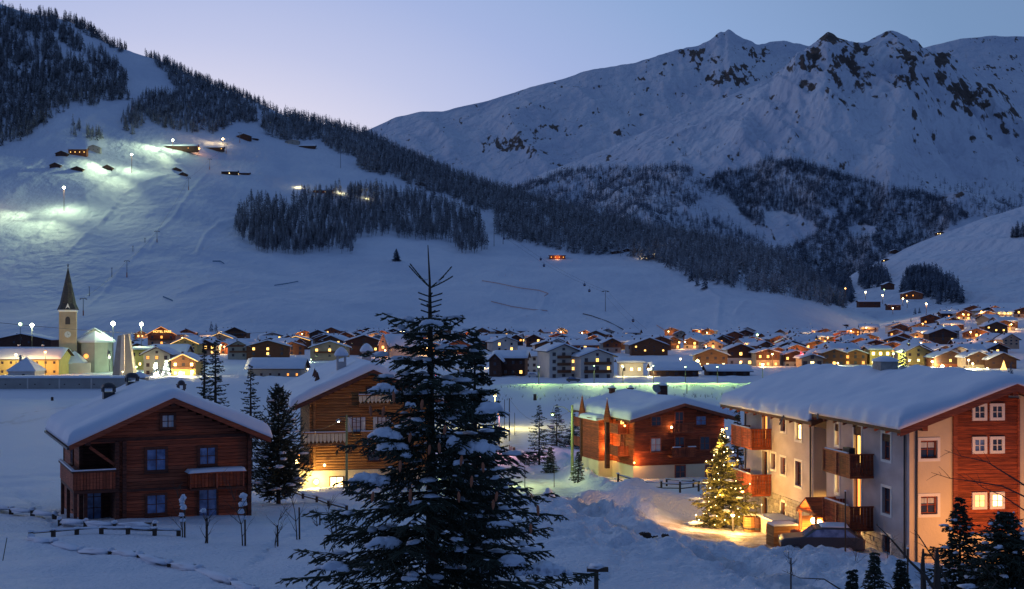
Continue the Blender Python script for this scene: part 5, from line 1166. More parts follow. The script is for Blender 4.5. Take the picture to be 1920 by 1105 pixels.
house(718, 668, 16, 22, 24, 'narrow orange-lit gable at the left end of the half-timbered hall', 'pink', lit=(0, 1), Yd=680, cols=1, depth=8, over=.4, chim=0)
house(860, 661, 48, 13, 12, 'low reddish house with one lit lamp left of the second spruce', 'red', lit=(1, 2), Yd=740, litm='lito')
house(596, 634, 32, 8, 8, 'small dark house at the foot of the ski slope', 'dark', Yd=1040, chim=1, cols=2)
house(648, 640, 30, 10, 8, 'small brown house at the slope foot above the wide timber house', 'brown', Yd=960, cols=2)
# river-road row
house(955, 707, 58, 36, 12, 'chalet with white balcony band and lit window beside the river bank', 'dark', ridge='x', depth=12, lit=(3,), cols=4, floors=2, Yd=445, rot=-.1)
house(928, 707, 22, 32, 16, 'open dark gable end of the chalet with the white balcony band', 'dark', lit=(), cols=1, Yd=440, depth=10, over=1.0, rot=-.1, chim=0)
house(1008, 702, 50, 34, 8, 'flat-roofed white block of three floors behind the river-bank chalet', 'white', ridge='x', lit=(2,), cols=4, floors=3, Yd=480, depth=10, litm='lito')
house(1057, 712, 56, 54, 14, 'four-storey apartment house with wooden balconies and two lit windows', 'white', lit=(5, 8), cols=3, floors=4, Yd=428, rot=.25, depth=15, balc=3, side=1)
house(1120, 714, 66, 46, 14, 'three-storey apartment house with lit windows right of the tallest block', 'white', lit=(5, 7), cols=3, floors=3, Yd=424, rot=.28, depth=16, balc=2, side=1)
house(1184, 706, 44, 26, 6, 'low white house with bright side lamp beside the apartment houses', 'white', ridge='x', lit=(2, 1), cols=3, floors=1, Yd=450, depth=10, litm='litb', chim=0)
house(1218, 661, 68, 14, 14, 'broad brown farmhouse with two lit attic windows', 'brown', lit=(1, 3, 4), cols=4, floors=2, Yd=720, wscale=.8)
house(1268, 708, 84, 14, 14, 'long dark shed with snowed-up sleds beside the bank', 'dark', ridge='x', lit=(), cols=5, floors=1, Yd=435, depth=14, cat='shed', name='shed', chim=0)
house(1368, 706, 76, 10, 10, 'low dark shed half buried in snow left of the guesthouse roof', 'dark', ridge='x', lit=(), cols=4, floors=1, Yd=445, depth=12, cat='shed', name='shed', chim=0)
house(1334, 690, 60, 24, 13, 'timber house with glaring lamps on its ground floor', 'brown', lit=(0, 1, 3), cols=4, floors=2, Yd=540, rot=-.05, litm='litb')
house(1389, 688, 50, 32, 12, 'dark-topped house with white ground floor and round lit window', 'white', 'dark', lit=(4, 2), cols=3, floors=2, Yd=560)
house(1440, 690, 44, 28, 8, 'orange-lit house behind the left end of the guesthouse roof', 'tan', 'dark', lit=(0, 1, 2, 3, 4), cols=3, floors=2, Yd=545, litm='lit')
house(1492, 692, 46, 26, 9, 'house with a red lamp under its eaves above the guesthouse ridge', 'grey', 'dark', lit=(3,), cols=3, floors=2, Yd=550)
house(1523, 692, 40, 20, 8, 'low house with a wide bright window above the guesthouse ridge', 'tan', lit=(1, 4), cols=3, floors=1, Yd=530, litm='litb', wscale=1.5)
house(1564, 688, 40, 26, 8, 'dark house right of the one with the wide bright window', 'dark', lit=(1,), cols=3, Yd=560)
house(1604, 686, 44, 22, 9, 'brown house with three warm lamps in a row above the guesthouse', 'brown', lit=(0, 2, 3), cols=3, Yd=565, litm='lito')
house(1651, 686, 40, 30, 6, 'yellow house with six lit windows in two rows', 'yellow', ridge='x', lit=(0, 1, 2, 3, 4, 5), cols=3, Yd=565, litm='litb', depth=10)
house(1722, 692, 48, 32, 14, 'tall yellow gabled house behind the middle of the guesthouse roof', 'yellow', lit=(4,), cols=3, floors=3, Yd=545, litm='litb')
house(1782, 696, 58, 26, 14, 'reddish house with a round white lamp at its left wall', 'red', 'dark', lit=(1, 4, 5), cols=3, Yd=530)
house(1834, 700, 46, 30, 12, 'house with yellow-lit ground floor near the right edge', 'tan', 'dark', lit=(0, 1, 2), cols=3, Yd=520, litm='litb')
house(1880, 702, 52, 28, 14, 'large dark gabled house nearly at the right edge', 'dark', lit=(), cols=3, Yd=515)
house(1768, 640, 52, 14, 11, 'wide brown house on the rise above the yellow gabled house', 'brown', 'dark', lit=(2,), Yd=790)
house(1706, 640, 26, 10, 8, 'house with orange glowing eaves at the top of the village', 'pink', Yd=860, edge_light=2, lit=(0, 1), litm='lit', cols=2)
house(1788, 600, 44, 12, 4, 'long dark farmhouse on the hillside above the right end of the village', 'dark', ridge='x', lit=(1,), cols=5, floors=1, Yd=1100, litm='lito', depth=10)
house(1868, 622, 42, 10, 9, 'brown house with three lit attic windows on the rise at right', 'brown', lit=(1, 2, 3), Yd=880)
house(1896, 648, 30, 12, 11, 'tan gabled house close to the right edge below the lit attic house', 'tan', lit=(), Yd=740)
house(1631, 573, 40, 7, 3, 'long black barn just below the conifer clump', 'dark', ridge='x', lit=(), cols=2, floors=1, Yd=1290, chim=0, cat='barn', name='barn', depth=10)
house(1677, 578, 24, 6, 3, 'small black barn right of the long black barn', 'dark', ridge='x', lit=(), cols=2, floors=1, Yd=1270, chim=0, cat='barn', name='barn', depth=9)
house(1667, 540, 20, 6, 5, 'dark barn under the conifer clump on the right rise', 'dark', lit=(), cols=2, floors=1, Yd=1500, chim=0, cat='barn', name='barn', depth=12)
house(1712, 558, 36, 7, 6, 'lit farm inn above the right end of the village', 'brown', lit=(0, 1), cols=3, floors=1, Yd=1400, chim=1, litm='lito', depth=12)
# west end
house(45, 706, 130, 34, 20, 'long yellow-lit house with lamps at the far left behind the chapel', 'yellow', ridge='x', lit=(0,), cols=8, floors=2, Yd=455, depth=14, wscale=.7, chim=2)
house(40, 646, 110, 8, 12, 'dark gabled hall with broad snow roof at the far left edge', 'dark', ridge='y', lit=(), cols=4, floors=1, Yd=820, depth=20, cat='hall')
house(303, 649, 52, 22, 16, 'orange-lit hotel with yellow name sign at the foot of the piste', 'pink', 'red', lit=(1, 4), cols=3, floors=2, Yd=700, balc=1, edge_light=2, litm='lito', cat='hotel', name='hotel')
house(294, 706, 50, 42, 15, 'grey house with two lit attic windows behind glittering trees', 'grey', lit=(6, 7), cols=3, floors=3, Yd=455, litm='lito')
house(344, 708, 46, 32, 14, 'brilliantly lit yellow chalet with light strips on its eaves', 'yellow', 'brown', lit=(0, 1, 2, 3, 5), cols=3, floors=2, Yd=448, edge_light=1, litm='litb', balc=1)
house(347, 656, 46, 12, 12, 'house behind the brilliantly lit chalet with glowing eave line', 'yellow', lit=(), Yd=640, edge_light=1)
house(268, 692, 44, 36, 3, 'flat shop front glowing green-yellow left of the grey house', 'yellow', ridge='x', lit=(0, 1, 2, 3), cols=4, floors=2, Yd=500, litm='litb', depth=10, cat='shop', name='shop', chim=0)
house(350, 632, 30, 8, 8, 'brown hut with lit window on the piste foot right of the hotel', 'brown', Yd=980, lit=(1,), cols=2, floors=1)
# random remaining houses, placed on open ground between the others
vr = random.Random(77); cand = []
zones = [(372, 900, 622, 668, 1.0), (900, 1420, 612, 668, 1.4), (1400, 1740, 622, 684, 1.5), (1720, 1925, 590, 700, 1.5), (150, 372, 640, 690, .4), (1760, 1925, 575, 600, .5)]
band_names = [(560, 'front'), (680, 'second'), (820, 'third'), (960, 'fourth'), (1600, 'rearmost')]
bands = {b[1]: [] for b in band_names}
for it in range(2600):
    zx = vr.choices(zones, [(z[1] - z[0]) * z[4] for z in zones])[0]
    x = vr.uniform(zx[0], zx[1]); yb = vr.uniform(zx[2], zx[3]); Yd = hit(x, yb, 300, 1650)
    if Yd > 1180 or Yd < 520: continue
    X = PX(x, Yd)
    if 138 < x < 246: continue
    w = vr.uniform(10, 17); 
    if any(math.hypot(X - hx, Yd - hy) < hr + w * .56 + .6 for hx, hy, hr in HOUSES): continue
    HOUSES.append((X, Yd, w * .62)); cand.append((x, Yd, w))
    if len(cand) >= 195: break
for x, Yd, w in cand:
    for lim, nm in band_names:
        if Yd < lim: bands[nm].append((x, Yd, w)); break
ordn = ['first', 'second', 'third', 'fourth', 'fifth', 'sixth', 'seventh', 'eighth', 'ninth', 'tenth', 'eleventh', 'twelfth', 'thirteenth', 'fourteenth', 'fifteenth', 'sixteenth', 'seventeenth', 'eighteenth', 'nineteenth']
tens = {20: 'twenty', 30: 'thirty', 40: 'forty', 50: 'fifty', 60: 'sixty', 70: 'seventy', 80: 'eighty', 90: 'ninety'}
def ordinal(i):
    if i <= 19: return ordn[i - 1]
    t, u = i // 10 * 10, i % 10
    return tens[t][:-1] + 'ieth' if u == 0 else tens[t] + '-' + ordn[u - 1]
numw = ['no', 'one', 'two', 'three', 'four', 'five', 'six', 'seven']
for nm, lst in bands.items():
    lst.sort()
    for i, (x, Yd, w) in enumerate(lst):
        k = 2400 / Yd; gz = float(ground_base(PX(x, Yd), Yd)); yb = 600 + (20 - gz) * k
        wall = vr.choice(['tan', 'white', 'brown', 'dark', 'grey', 'brown', 'tan', 'red']); gab = vr.choice([None, 'dark', 'brown']) if wall in ('tan', 'white', 'grey') else None
        ncol = vr.choice((2, 3, 3)); bright = 1.0 if x > 1400 or x < 400 else .55
        nl = min(5, ncol * 2, int(vr.random() * 4.6 * bright + .5)); lit = vr.sample(range(ncol * 2), nl)
        rx = vr.random() < .25
        house(x, yb, w * k, vr.uniform(4.6, 6.2) * k, vr.uniform(2.4, 3.4) * k, f'snow-roofed {WORD[wall]} house with {numw[nl]} lit windows, {ordinal(i + 1)} from left in {nm} village row',
              wall, gab, ridge='x' if rx else 'y', depth=vr.uniform(10, 15), rot=vr.uniform(-.45, .45), lit=lit, cols=ncol, Yd=Yd, group='snow-roofed houses of the village', litm=vr.choice(['lit', 'lit', 'lito']), wscale=1.2, chim=vr.choice((1, 1, 2)), balc=vr.choice((0, 0, 1)))

lr = random.Random(3); where = {c[:2]: (i + 1, nm) for nm, lst in bands.items() for i, c in enumerate(lst)}
for c_ in cand:
    x, Yd, w = c_; oi_, nm_ = where[c_[:2]]
    if lr.random() < (.6 if x > 1400 else (.5 if x < 420 else .3)):  # lamps added at random to spread warm light pools between houses
        z = float(ground_base(PX(x, Yd), Yd)); X = PX(x, Yd) + lr.uniform(-6, 6)
        root = thing('street_lamp', f'added warm lamp before the {ordinal(oi_)} house from left in {nm_} village row', 'street lamp', (X, Yd - 4, z), 0, 'lamps added for warm village glow'); MB().tube([(0, 0, -.5), (0, 0, 4.4)], .09, 5).build('pole', M['metal'], root); pball('bulb', root, M[lr.choice(('bulby', 'bulbo', 'bulby'))], (0, 0, 4.5), lr.uniform(.3, .5)); light('lamp_light', (0, -.7, 4.1), lr.choice(((1, .5, .15), (1, .68, .3), (1, .42, .1))), 3200, root, .4)
# ------------------------------------------------------------------ church
def church():
    Yc = 470; k = Yc / 2400; root = thing('church', 'pale church with tall pointed grey spire and rounded choir roof', 'church', (PX(127, Yc), Yc, 0), .30)
    wm = WALLS['white']; hw = 15.5 * k; T = PZ(585, Yc)
    tw = MB().box(-hw, hw, 0, 2 * hw, -1, T).build('tower', WALLS['tan'], root)
    MB().box(-hw - .3, hw + .3, -.3, 2 * hw + .3, T, T + .5).build('cornice', M['white'], root); pbox('cornice_snow', root, M['snow'], -hw - .25, hw + .25, -.25, 2 * hw + .25, T + .502, T + .75)
    zs = T + .75; ts = PZ(500, Yc)
    MB().lathe([(hw * 1.28, zs), (hw * .95, zs + 2.2), (.05, ts)], 8, (0, hw, 0)).build('spire', M['slate'], root)
    plog('spire_rod', root, M['metal'], (0, hw, ts - .5), (0, hw, ts + 1.2), .08); pball('spire_ball', root, M['metal'], (0, hw, ts + .3), .3); pbox('cross', root, M['metal'], -.5, .5, hw - .05, hw + .05, ts + .75, ts + .87)
    b = MB().prism([(-1.1, zs - .3), (1.1, zs - .3), (0, zs + 2.4)], -.35, .6).build('spire_gablet', M['white'], root)
    for s, rz, x, y in ((1, 0, 0, -.03), (1, -math.pi / 2, -hw - .03, hw)):
        o = MB().prism([(-.85, 0), (.85, 0), (.85, 2.0), (.6, 2.6), (0, 2.9), (-.6, 2.6), (-.85, 2.0)], -.06, .06).build('belfry_opening', M['metal'], root, (x, y, T - 4.6), (0, 0, rz))
    c = MB().tube([(0, -.12, 0), (0, 0, 0)], 1.15, 20).build('clock_face', M['curtain'], root, (0, -.0, T - 8.3)); pbox('clock_hand', c, M['metal'], -.05, .05, -.17, -.13, -.02, .85); pbox('clock_hand', c, M['metal'], -.02, .6, -.17, -.13, -.05, .05)
    pbox('window', root, M['dglass'], .6, 1.2, -.05, .02, 3.2, 4.8)
    # nave, choir and lower side roofs
    nx = 9.4; MB().lathe([(6.6, -1), (6.6, 12.2), (.02, 12.3)], 8, (nx, 7, 0)).build('choir_wall', WALLS['grey'], root)
    MB().lathe([(7.5, 11.6), (7.4, 12.3), (.1, 15.8)], 8, (nx, 7, 0)).build('choir_roof_snow', M['snow'], root, smooth=False)
    MB().box(nx - 7, nx + 6, 9, 28, -1, 11.6).prism([(nx - 7.6, 11.6), (nx + 6.8, 11.6), (nx - .4, 16.6)], 9.5, 28).build('nave_wall', WALLS['grey'], root)
    gable_snow('nave_roof_snow', root, nx - 8.2, nx + 7.4, 9.2, 28.5, 16.9, .68, .45, 11, 9, 5, .5, xa=nx - .4)
    MB().tube([(nx - 3, .2, 6.6), (nx - 3, .45, 6.6)], .85, 14).build('round_window', M['lito'], root); pbox('window', root, M['dglass'], nx + 4.9, nx + 5.6, 1.6, 1.75, 6, 8.5)
    MB().box(-3.0, 8.0, -5, 0, -1, 4.2).build('sacristy_wall', wm, root); MB().lathe([(8.6, 4.0), (8.5, 4.5), (.1, 8.6)], 4, (0, 0, 0)).build('sacristy_roof_snow', M['snow'], root, (2.4, -.8, 0), (0, 0, math.pi / 4)).scale = (.85, .55, 1)
    pbox('apse_wall', root, WALLS['yellow'], -10, -3.1, 2, 8, -1, 7.2); gable_snow('apse_roof_snow', root, -10.4, -3, 1.5, 8.5, 8.6, .25, .4, 9, 7, 6, .4)
    return root
church()
c2 = thing('chapel', 'small chapel with snowy pyramid roof at the far left', 'chapel', (PX(40, 425), 425, 0)); k = 425 / 2400
MB().box(-25 * k, 25 * k, 0, 9, -1, 3.0).build('wall', WALLS['white'], c2); MB().lathe([(7.0, 2.9), (6.9, 3.3), (.05, 7.6)], 4, (0, 0, 0)).build('roof_snow', M['snow'], c2, (0, 4.5, 0), (0, 0, math.pi / 4)); pbox('window', c2, M['dglass'], .2, 1.1, -.06, .02, .8, 2.0); pbox('chimney', c2, WALLS['grey'], -1.9, -1.2, 3, 3.7, 5, 8.2)
sp = thing('church_tower', 'distant slim pale spire behind the half-timbered hall', 'church tower', (PX(772, 800), 800, 0)); MB().box(-3, 3, 0, 6, -1, 6).build('tower', WALLS['white'], sp); MB().lathe([(4.2, 6), (3, 8), (.05, 19)], 8, (0, 3, 0)).build('spire', M['steel'], sp)
# tall pale tapering tower beside the floodlight
tw = thing('climbing_tower', 'tall pale tapering slab tower glowing beside the brightest floodlight', 'tower', (PX(231, 440), 440, 0))
MB().add([(-4, 0, -1), (4, 0, -1), (4, 4, -1), (-4, 4, -1), (-2.2, 1, 14.5), (1.5, 1, 15.2), (1.5, 3, 15.2), (-2.2, 3, 14.5)], [(0, 1, 5, 4), (1, 2, 6, 5), (2, 3, 7, 6), (3, 0, 4, 7), (4, 5, 6, 7)]).build('tower_body', WALLS['grey'], tw)
MB().prism([(-1.2, 0), (.6, 0), (.3, 14.9), (-.6, 14.7)], -.25, .9).build('ice_face', WALLS['white'], tw)
# kiosk, long snow-roofed gallery wall
ki = thing('kiosk', 'small kiosk with snowy hipped roof at the end of the long gallery', 'kiosk', (PX(258, 405), 405, 0)); MB().box(-2.4, 2.4, 0, 4, -1, 1.8).build('wall', WALLS['grey'], ki); MB().lathe([(4.0, 1.7), (3.9, 2.0), (.05, 3.6)], 4).build('roof_snow', M['snow'], ki, (0, 2, 0), (0, 0, math.pi / 4))
ga = thing('gallery', 'long low grey gallery building with a flat snow-covered roof at far left', 'gallery', (PX(110, 372), 372, -1.2)); k = 372 / 2400
MB().box(-150 * k, 135 * k, 0, 7, -1, 4.2).build('wall', WALLS['grey'], ga); gable_snow('roof_snow', ga, -151 * k, 136 * k, -.4, 7.4, 4.25, .0, .55, 31, 7, 8, .5)
for i in range(9): pbox('drain_hole', ga, M['metal'], -20 + i * 4.3, -19.6 + i * 4.3, -.04, .02, 2.3, 2.6)
for x in (-9, .2, 9.5): pbox('pilaster', ga, WALLS['white'], x - .2, x + .2, -.12, -.0, -1, 4.2)

# hotel sign
def sign(txt, loc, size, m, label, extr=.06):
    c = bpy.data.curves.new('sign', 'FONT'); c.body = txt; c.size = size; c.extrude = extr; c.align_x = 'CENTER'; t = bpy.data.objects.new('tmp', c); COL.objects.link(t)
    bpy.context.view_layer.update(); me = bpy.data.meshes.new_from_object(t); bpy.data.objects.remove(t); me.materials.clear(); me.materials.append(m)
    return tag(link('hotel_sign', me, None, loc, (rad(90), 0, 0)), label, 'sign')
sign('HOTEL PARE', (PX(304, 697), 697, PZ(624, 697)), 1.75, M['lit'], 'glowing yellow name sign on the gable of the orange-lit hotel')

# ------------------------------------------------------------------ lamps
def street_lamp(x, y, Yd, h, power, col, bulb, label, r=.3, group=None, name='street_lamp', spot=False, arm=0, cat='street lamp'):
    p = P(x, y, Yd); root = thing(name, label, cat, (p.x, p.y, p.z - h), 0, group); rp = .06 + .00012 * Yd
    MB().tube([(0, 0, -1), (0, 0, h * .5), (0, 0, h)], [rp * 1.3, rp, rp * .8], 8).build('pole', M['metal'], root)
    if arm: plog('arm', root, M['metal'], (0, 0, h), (arm, -.2, h + .1), rp * .6)
    MB().lathe([(.02, .3), (r * .8, .18), (r * 1.05, 0), (r * .9, -.03)], 10).build('lamp_shade', M['metal'], root, (arm, -.3 if arm else 0, h + r * .5)); pball('bulb', root, M[bulb], (arm, -.3 if arm else 0, h), r)
    if power and spot: light('lamp_light', (arm, -.8 - r, h - .1 - r), col, power, root, .3, 150, (0, -.55, -1), .8)
    elif power: light('lamp_light', (arm, -.8 - r, h - .1 - r), col, power, root, max(.3, r))
    return root
GRN, WRM, ORG, YEL = (.82, 1, .52), (1, .66, .28), (1, .42, .12), (1, .8, .35)
def floodlight(x, y, ybase, label, power, r, Yd=None, col=GRN, bulb='bulbw'):
    s = SHEETS['ski_hill']; px, py = proj(s['X'][:s['nr']], s['Y'][:s['nr']], s['Z'][:s['nr']]); d = (px - x) ** 2 + (py - ybase) ** 2; k = np.unravel_index(np.argmin(d), d.shape)
    Yd = Yd or float(s['Y'][k]); p = P(x, y, Yd); b = P(x, ybase, Yd); h = p.z - b.z
    root = thing('floodlight', label, 'floodlight', tuple(b), 0, 'floodlights along the ski piste')
    MB().tube([(0, 0, -2), (0, 0, h)], [.42, .3], 8).build('pole', M['dark_wood'], root); plog('cross_arm', root, M['metal'], (-1.4, 0, h - .3), (1.4, 0, h - .3), .14)
    for dx in (-.9, 0, .9): pball('lamp_head', root, M[bulb], (dx * r * .6, -.5, h), r * (.9 if dx else 1.25))
    light('flood_beam', (0, -4, h + .5), col, power * .16, root, 2.0)
    light('flood_beam', (-2, -4, h + 3), col, power * 1.5, root, 2.0, 80, (-.82, -.5, -.22), 1.0); light('flood_beam', (0, -4, h + 3), col, power * 1.5, root, 2.0, 80, (-.1, -.9, -.34), 1.0)
    return root
floodlight(120, 352, 395, 'bright floodlight mast nearest below on the ski piste at the left', 600000, 1.3)
floodlight(247, 290, 324, 'bright floodlight mast in the middle of the ski piste', 380000, 1.3)
floodlight(324, 263, 284, 'bright floodlight mast highest up beside the mountain restaurant', 260000, 1.3)
floodlight(-45, 330, 400, 'orange-lit piste mast just outside the left edge', 160000, 1.2, col=(1, .55, .25), bulb='bulbo')
floodlight(373, 279, 290, 'orange floodlight at the right of the mountain restaurant', 25000, 1.1, col=ORG, bulb='bulbo')
floodlight(418, 261, 270, 'warm low light before the upper right mountain hut', 40000, 1.3, col=WRM, bulb='bulby')
street_lamp(212, 607, 480, 18, 4500, GRN, 'bulbw', 'brightest village floodlight on a tall mast beside the pale tower', .8, name='floodlight', cat='floodlight')
street_lamp(265, 608, 520, 17, 15000, GRN, 'bulbw', 'second village floodlight mast left of the hotel', .75, name='floodlight', cat='floodlight')
street_lamp(60, 610, 520, 17, 12000, (.9, 1, .5), 'bulbw', 'floodlight mast above the dark hall at the far left', .75, name='floodlight', cat='floodlight')
street_lamp(38, 608, 700, 14, 0, GRN, 'bulbg', 'small greenish lamp left of the far left mast', .9, name='floodlight', cat='floodlight')
lamps = [(30, 665, 448, 6, 1400, YEL, 'bulby', .55, 'round warm lamp on the front of the yellow-lit house'), (85, 660, 448, 7, 1800, ORG, 'bulbo', .65, 'orange star-bright lamp at the right end of the yellow-lit house'), (72, 695, 430, 4, 700, YEL, 'bulby', .5, 'low yellow lamp between chapel and sacristy'),
         (292, 702, 440, 2.2, 2500, YEL, 'bulby', 1.0, 'big round white globe lamp below the grey house'), (338, 700, 440, 3, 3800, YEL, 'bulby', 1.0, 'left glaring lamp before the brilliantly lit chalet'), (360, 697, 440, 3, 2600, YEL, 'bulby', .8, 'right glaring lamp before the brilliantly lit chalet'),
         (255, 688, 470, 3.4, 1800, (.6, 1, .5), 'bulbg', .6, 'greenish lamp at the shop front'), (205, 670, 462, 4, 90, GRN, 'bulbw', .4, 'small lamp right of the choir wall'), (230, 697, 418, 2.5, 350, YEL, 'bulby', .3, 'tiny lamp left of the kiosk'),
         (583, 674, 600, 5, 500, GRN, 'bulbg', .4, 'greenish lamp behind the log chalet ridge'), (577, 692, 480, 5, 500, YEL, 'bulby', .4, 'yellow lamp left of the pointed roof vents'), (624, 692, 470, 5, 500, YEL, 'bulby', .4, 'yellow lamp right of the pointed roof vents'), (722, 657, 670, 6, 1800, ORG, 'bulby', .5, 'warm lamp at the hall gable'),
         (876, 653, 720, 6, 1200, WRM, 'bulby', .8, 'warm lamp beside the low reddish house'), (906, 677, 520, 6, 900, WRM, 'bulby', .6, 'warm lamp just right of the second spruce top'), (848, 700, 480, 5, 500, YEL, 'bulby', .5, 'yellow lamp seen through the spruce branches'), (817, 707, 455, 4, 400, (1, .05, .1), 'red', .9, 'red signal light glowing through the spruce'),
         (1114, 686, 388, 7, 900, (.7, 1, .3), 'bulbg', .25, 'greenish street lamp before the right apartment house'), (1225, 686, 388, 7, 900, (.7, 1, .3), 'bulbg', .3, 'greenish street lamp on the bank before the long shed'), (1216, 692, 436, 3, 900, YEL, 'bulby', .55, 'square bright lamp right of the low white house'), (1167, 686, 440, 3.5, 1500, YEL, 'bulby', .5, 'glaring lamp at the right apartment wall'),
         (1308, 677, 528, 4, 2200, YEL, 'bulby', .9, 'glaring lamp left on the timber house'), (1334, 684, 528, 3, 900, YEL, 'bulby', .5, 'glaring lamp low on the timber house'), (1276, 673, 560, 4, 1200, YEL, 'bulby', .5, 'lamp under the long roof left of the timber house'), (1420, 628, 820, 7, 500, (.8, 1, .1), 'bulbg', 1.0, 'yellow-green lamp standing above the roofs in the middle'),
         (1430, 683, 535, 3, 1500, ORG, 'bulby', .8, 'glaring lamp at the orange-lit house'), (1448, 664, 540, 6, 900, ORG, 'bulby', .5, 'upper lamp of the orange-lit house'), (1502, 661, 540, 5, 250, (1, .05, .05), 'red', .45, 'small red lamp on the grey gable'), (1571, 681, 545, 3, 1000, YEL, 'bulby', .5, 'yellow lamp before the dark house'),
         (1675, 663, 550, 6, 2200, (.85, 1, .3), 'bulbg', .7, 'yellow-green street lamp right of the yellow house'), (1748, 678, 530, 4, 1800, YEL, 'bulby', .7, 'double bright lamp left of the reddish house'), (1767, 687, 520, 3, 2200, (1, .8, .55), 'bulby', 1.0, 'large round white lamp at the reddish house'), (1727, 643, 600, 8, 900, WRM, 'bulby', .5, 'lamp above the tall yellow gabled house'),
         (1816, 675, 510, 5, 1800, YEL, 'bulby', .6, 'lamp left of the house with yellow-lit ground floor'), (1824, 682, 508, 4, 1400, YEL, 'bulby', .5, 'lower lamp at the yellow-lit ground floor'), (1851, 691, 505, 3, 1500, ORG, 'bulby', .6, 'orange lamp before the large dark gabled house'), (1866, 642, 640, 6, 900, ORG, 'bulby', .6, 'orange lamp in the lane left of the tan gabled house'),
         (1841, 642, 640, 6, 900, ORG, 'bulby', .6, 'orange lamp in the lane on the rise'), (1820, 623, 700, 6, 700, ORG, 'bulby', .6, 'lamp on the long snowy roof lane'), (1730, 607, 900, 6, 700, ORG, 'bulbo', .7, 'lamp on the uppermost lane left'), (1769, 611, 860, 5, 500, YEL, 'bulby', .6, 'pair lamp on the uppermost lane'),
         (1585, 541, 1350, 8, 300, ORG, 'bulbo', 1.0, 'orange lamp high before the larch wood edge'), (1623, 548, 1400, 8, 1800, WRM, 'bulby', 1.3, 'warm lamp left of the dark barns'), (1655, 554, 1350, 8, 1800, WRM, 'bulby', 1.2, 'warm lamp between the conifer clumps'), (1658, 543, 1450, 6, 500, GRN, 'bulbg', .8, 'pale green lamp at the barn door'),
         (1693, 560, 1330, 7, 1800, ORG, 'bulby', 1.1, 'orange lamp at the lit farm inn'), (1701, 565, 1300, 6, 700, YEL, 'bulby', .8, 'small lamp under the lit farm inn'), (1737, 570, 1220, 8, 2500, ORG, 'bulby', 1.2, 'orange lamp on the lane right of the lit farm inn'), (1674, 578, 1240, 5, 700, ORG, 'bulby', .9, 'lamp before the small black barn'), (1840, 584, 1010, 7, 800, ORG, 'bulbo', .7, 'orange lamp on the upper right hillside lane')]
for a in lamps: gb = 'greenish street lamp' in a[8]; street_lamp(*a[:4], a[4] * (8 if gb else (4.5 if a[0] < 400 else (3.6 if a[0] > 1400 else 3.0))), *a[5:7], a[8], r=a[7] * .7, spot=gb)

# ------------------------------------------------------------------ slope furniture
def on(sheet, x, y):
    s = SHEETS[sheet]; px, py = proj(s['X'][:s['nr']], s['Y'][:s['nr']], s['Z'][:s['nr']]); d = (px - x) ** 2 + (py - y) ** 2; k = np.unravel_index(np.argmin(d), d.shape)
    return Vector((float(s['X'][k]), float(s['Y'][k]), float(s['Z'][k])))
def pylon(x, yb, yt, label, red=True, w=5.5, group='chairlift pylons on the piste'):
    b = on('ski_hill', x, yb); h = (yb - yt) / 2400 * b.y; root = thing('lift_pylon', label, 'lift pylon', tuple(b), .5, group)
    MB().tube([(0, 0, -2), (0, 0, h)], [.5, .32], 8).build('mast', M['steel'], root)
    if red: MB().tube([(0, 0, -1), (0, 0, h * .3)], [.56, .52], 8).build('foot_padding', M['rust'], root)
    pbox('cross_arm', root, M['metal'], -w / 2, w / 2, -.3, .3, h - .2, h + .3)
    for s in (-1, 1): pbox('sheave_train', root, M['metal'], s * w / 2 - .3, s * w / 2 + .3, -2, 2, h - .9, h - .25)
    return root
pylon(1135, 584, 546, 'gondola lift pylon with platform above the middle village', False, 7)
for x, yb, yt, d in [(238, 521, 490, 'above the church spire'), (295, 455, 434, 'with a short slope barrier beside it'), (353, 356, 333, 'below the two small dark huts'), (392, 319, 299, 'left of the dark hillside restaurant'), (248, 210, 185, 'highest, at the forest gap'), (425, 288, 270, 'below the warm light'), (449, 268, 249, 'beside the upper right hut'), (157, 592, 560, 'just above the church right side')]:
    pylon(x, yb, yt, 'chairlift pylon ' + d)
for x, yb, yt, d in [(211, 520, 503, 'thin tilted pole left of the pylon above the spire'), (168, 555, 538, 'thin pole above the church'), (250, 473, 463, 'thin forked pole on the slope'), (272, 455, 447, 'short pole left of the barrier pylon'), (640, 315, 282, 'tall thin mast on the upper slope at forest edge'), (943, 458, 420, 'tall thin mast at the forest corner'), (926, 462, 430, 'leaning thin mast near the grove end')]:
    b = on('ski_hill', x, yb); h = (yb - yt) / 2400 * b.y; root = thing('slope_pole', d, 'pole', tuple(b), 0); MB().tube([(0, 0, -1), (0, 0, h)], [.4, .25], 6).build('pole', M['metal'], root); pbox('pole_head', root, M['metal'], -1, 1, -.2, .2, h - .1, h + .4)
def gondola(x, y, Yd, label, s=1.0):
    p = P(x, y, Yd); root = thing('gondola_cabin', label, 'gondola', tuple(p), .3, 'gondola cabins on the cable')
    MB().lathe([(.02, -1.25), (.75, -1.2), (1.05, -.7), (1.1, .3), (.8, .95), (.02, 1.05)], 8).build('cabin', M['metal'], root, smooth=True).scale = (1.2 * s, 1.1 * s, 1.2 * s)
    MB().lathe([(1.02, -.35), (1.13, .2), (1.02, .45)], 8).build('cabin_window', M['glass'], root).scale = (1.22 * s, 1.12 * s, 1.2 * s)
    plog('hanger', root, M['metal'], (0, 0, 1.1 * s), (0, 0, 3.4 * s), .1); return root
cab = [(1014, 486, 1330), (1020, 498, 1310), (1096, 534, 1240), (1105, 545, 1230), (1187, 601, 1130), (1196, 624, 1090), (945, 447, 1400), (1112, 473, 1500)]
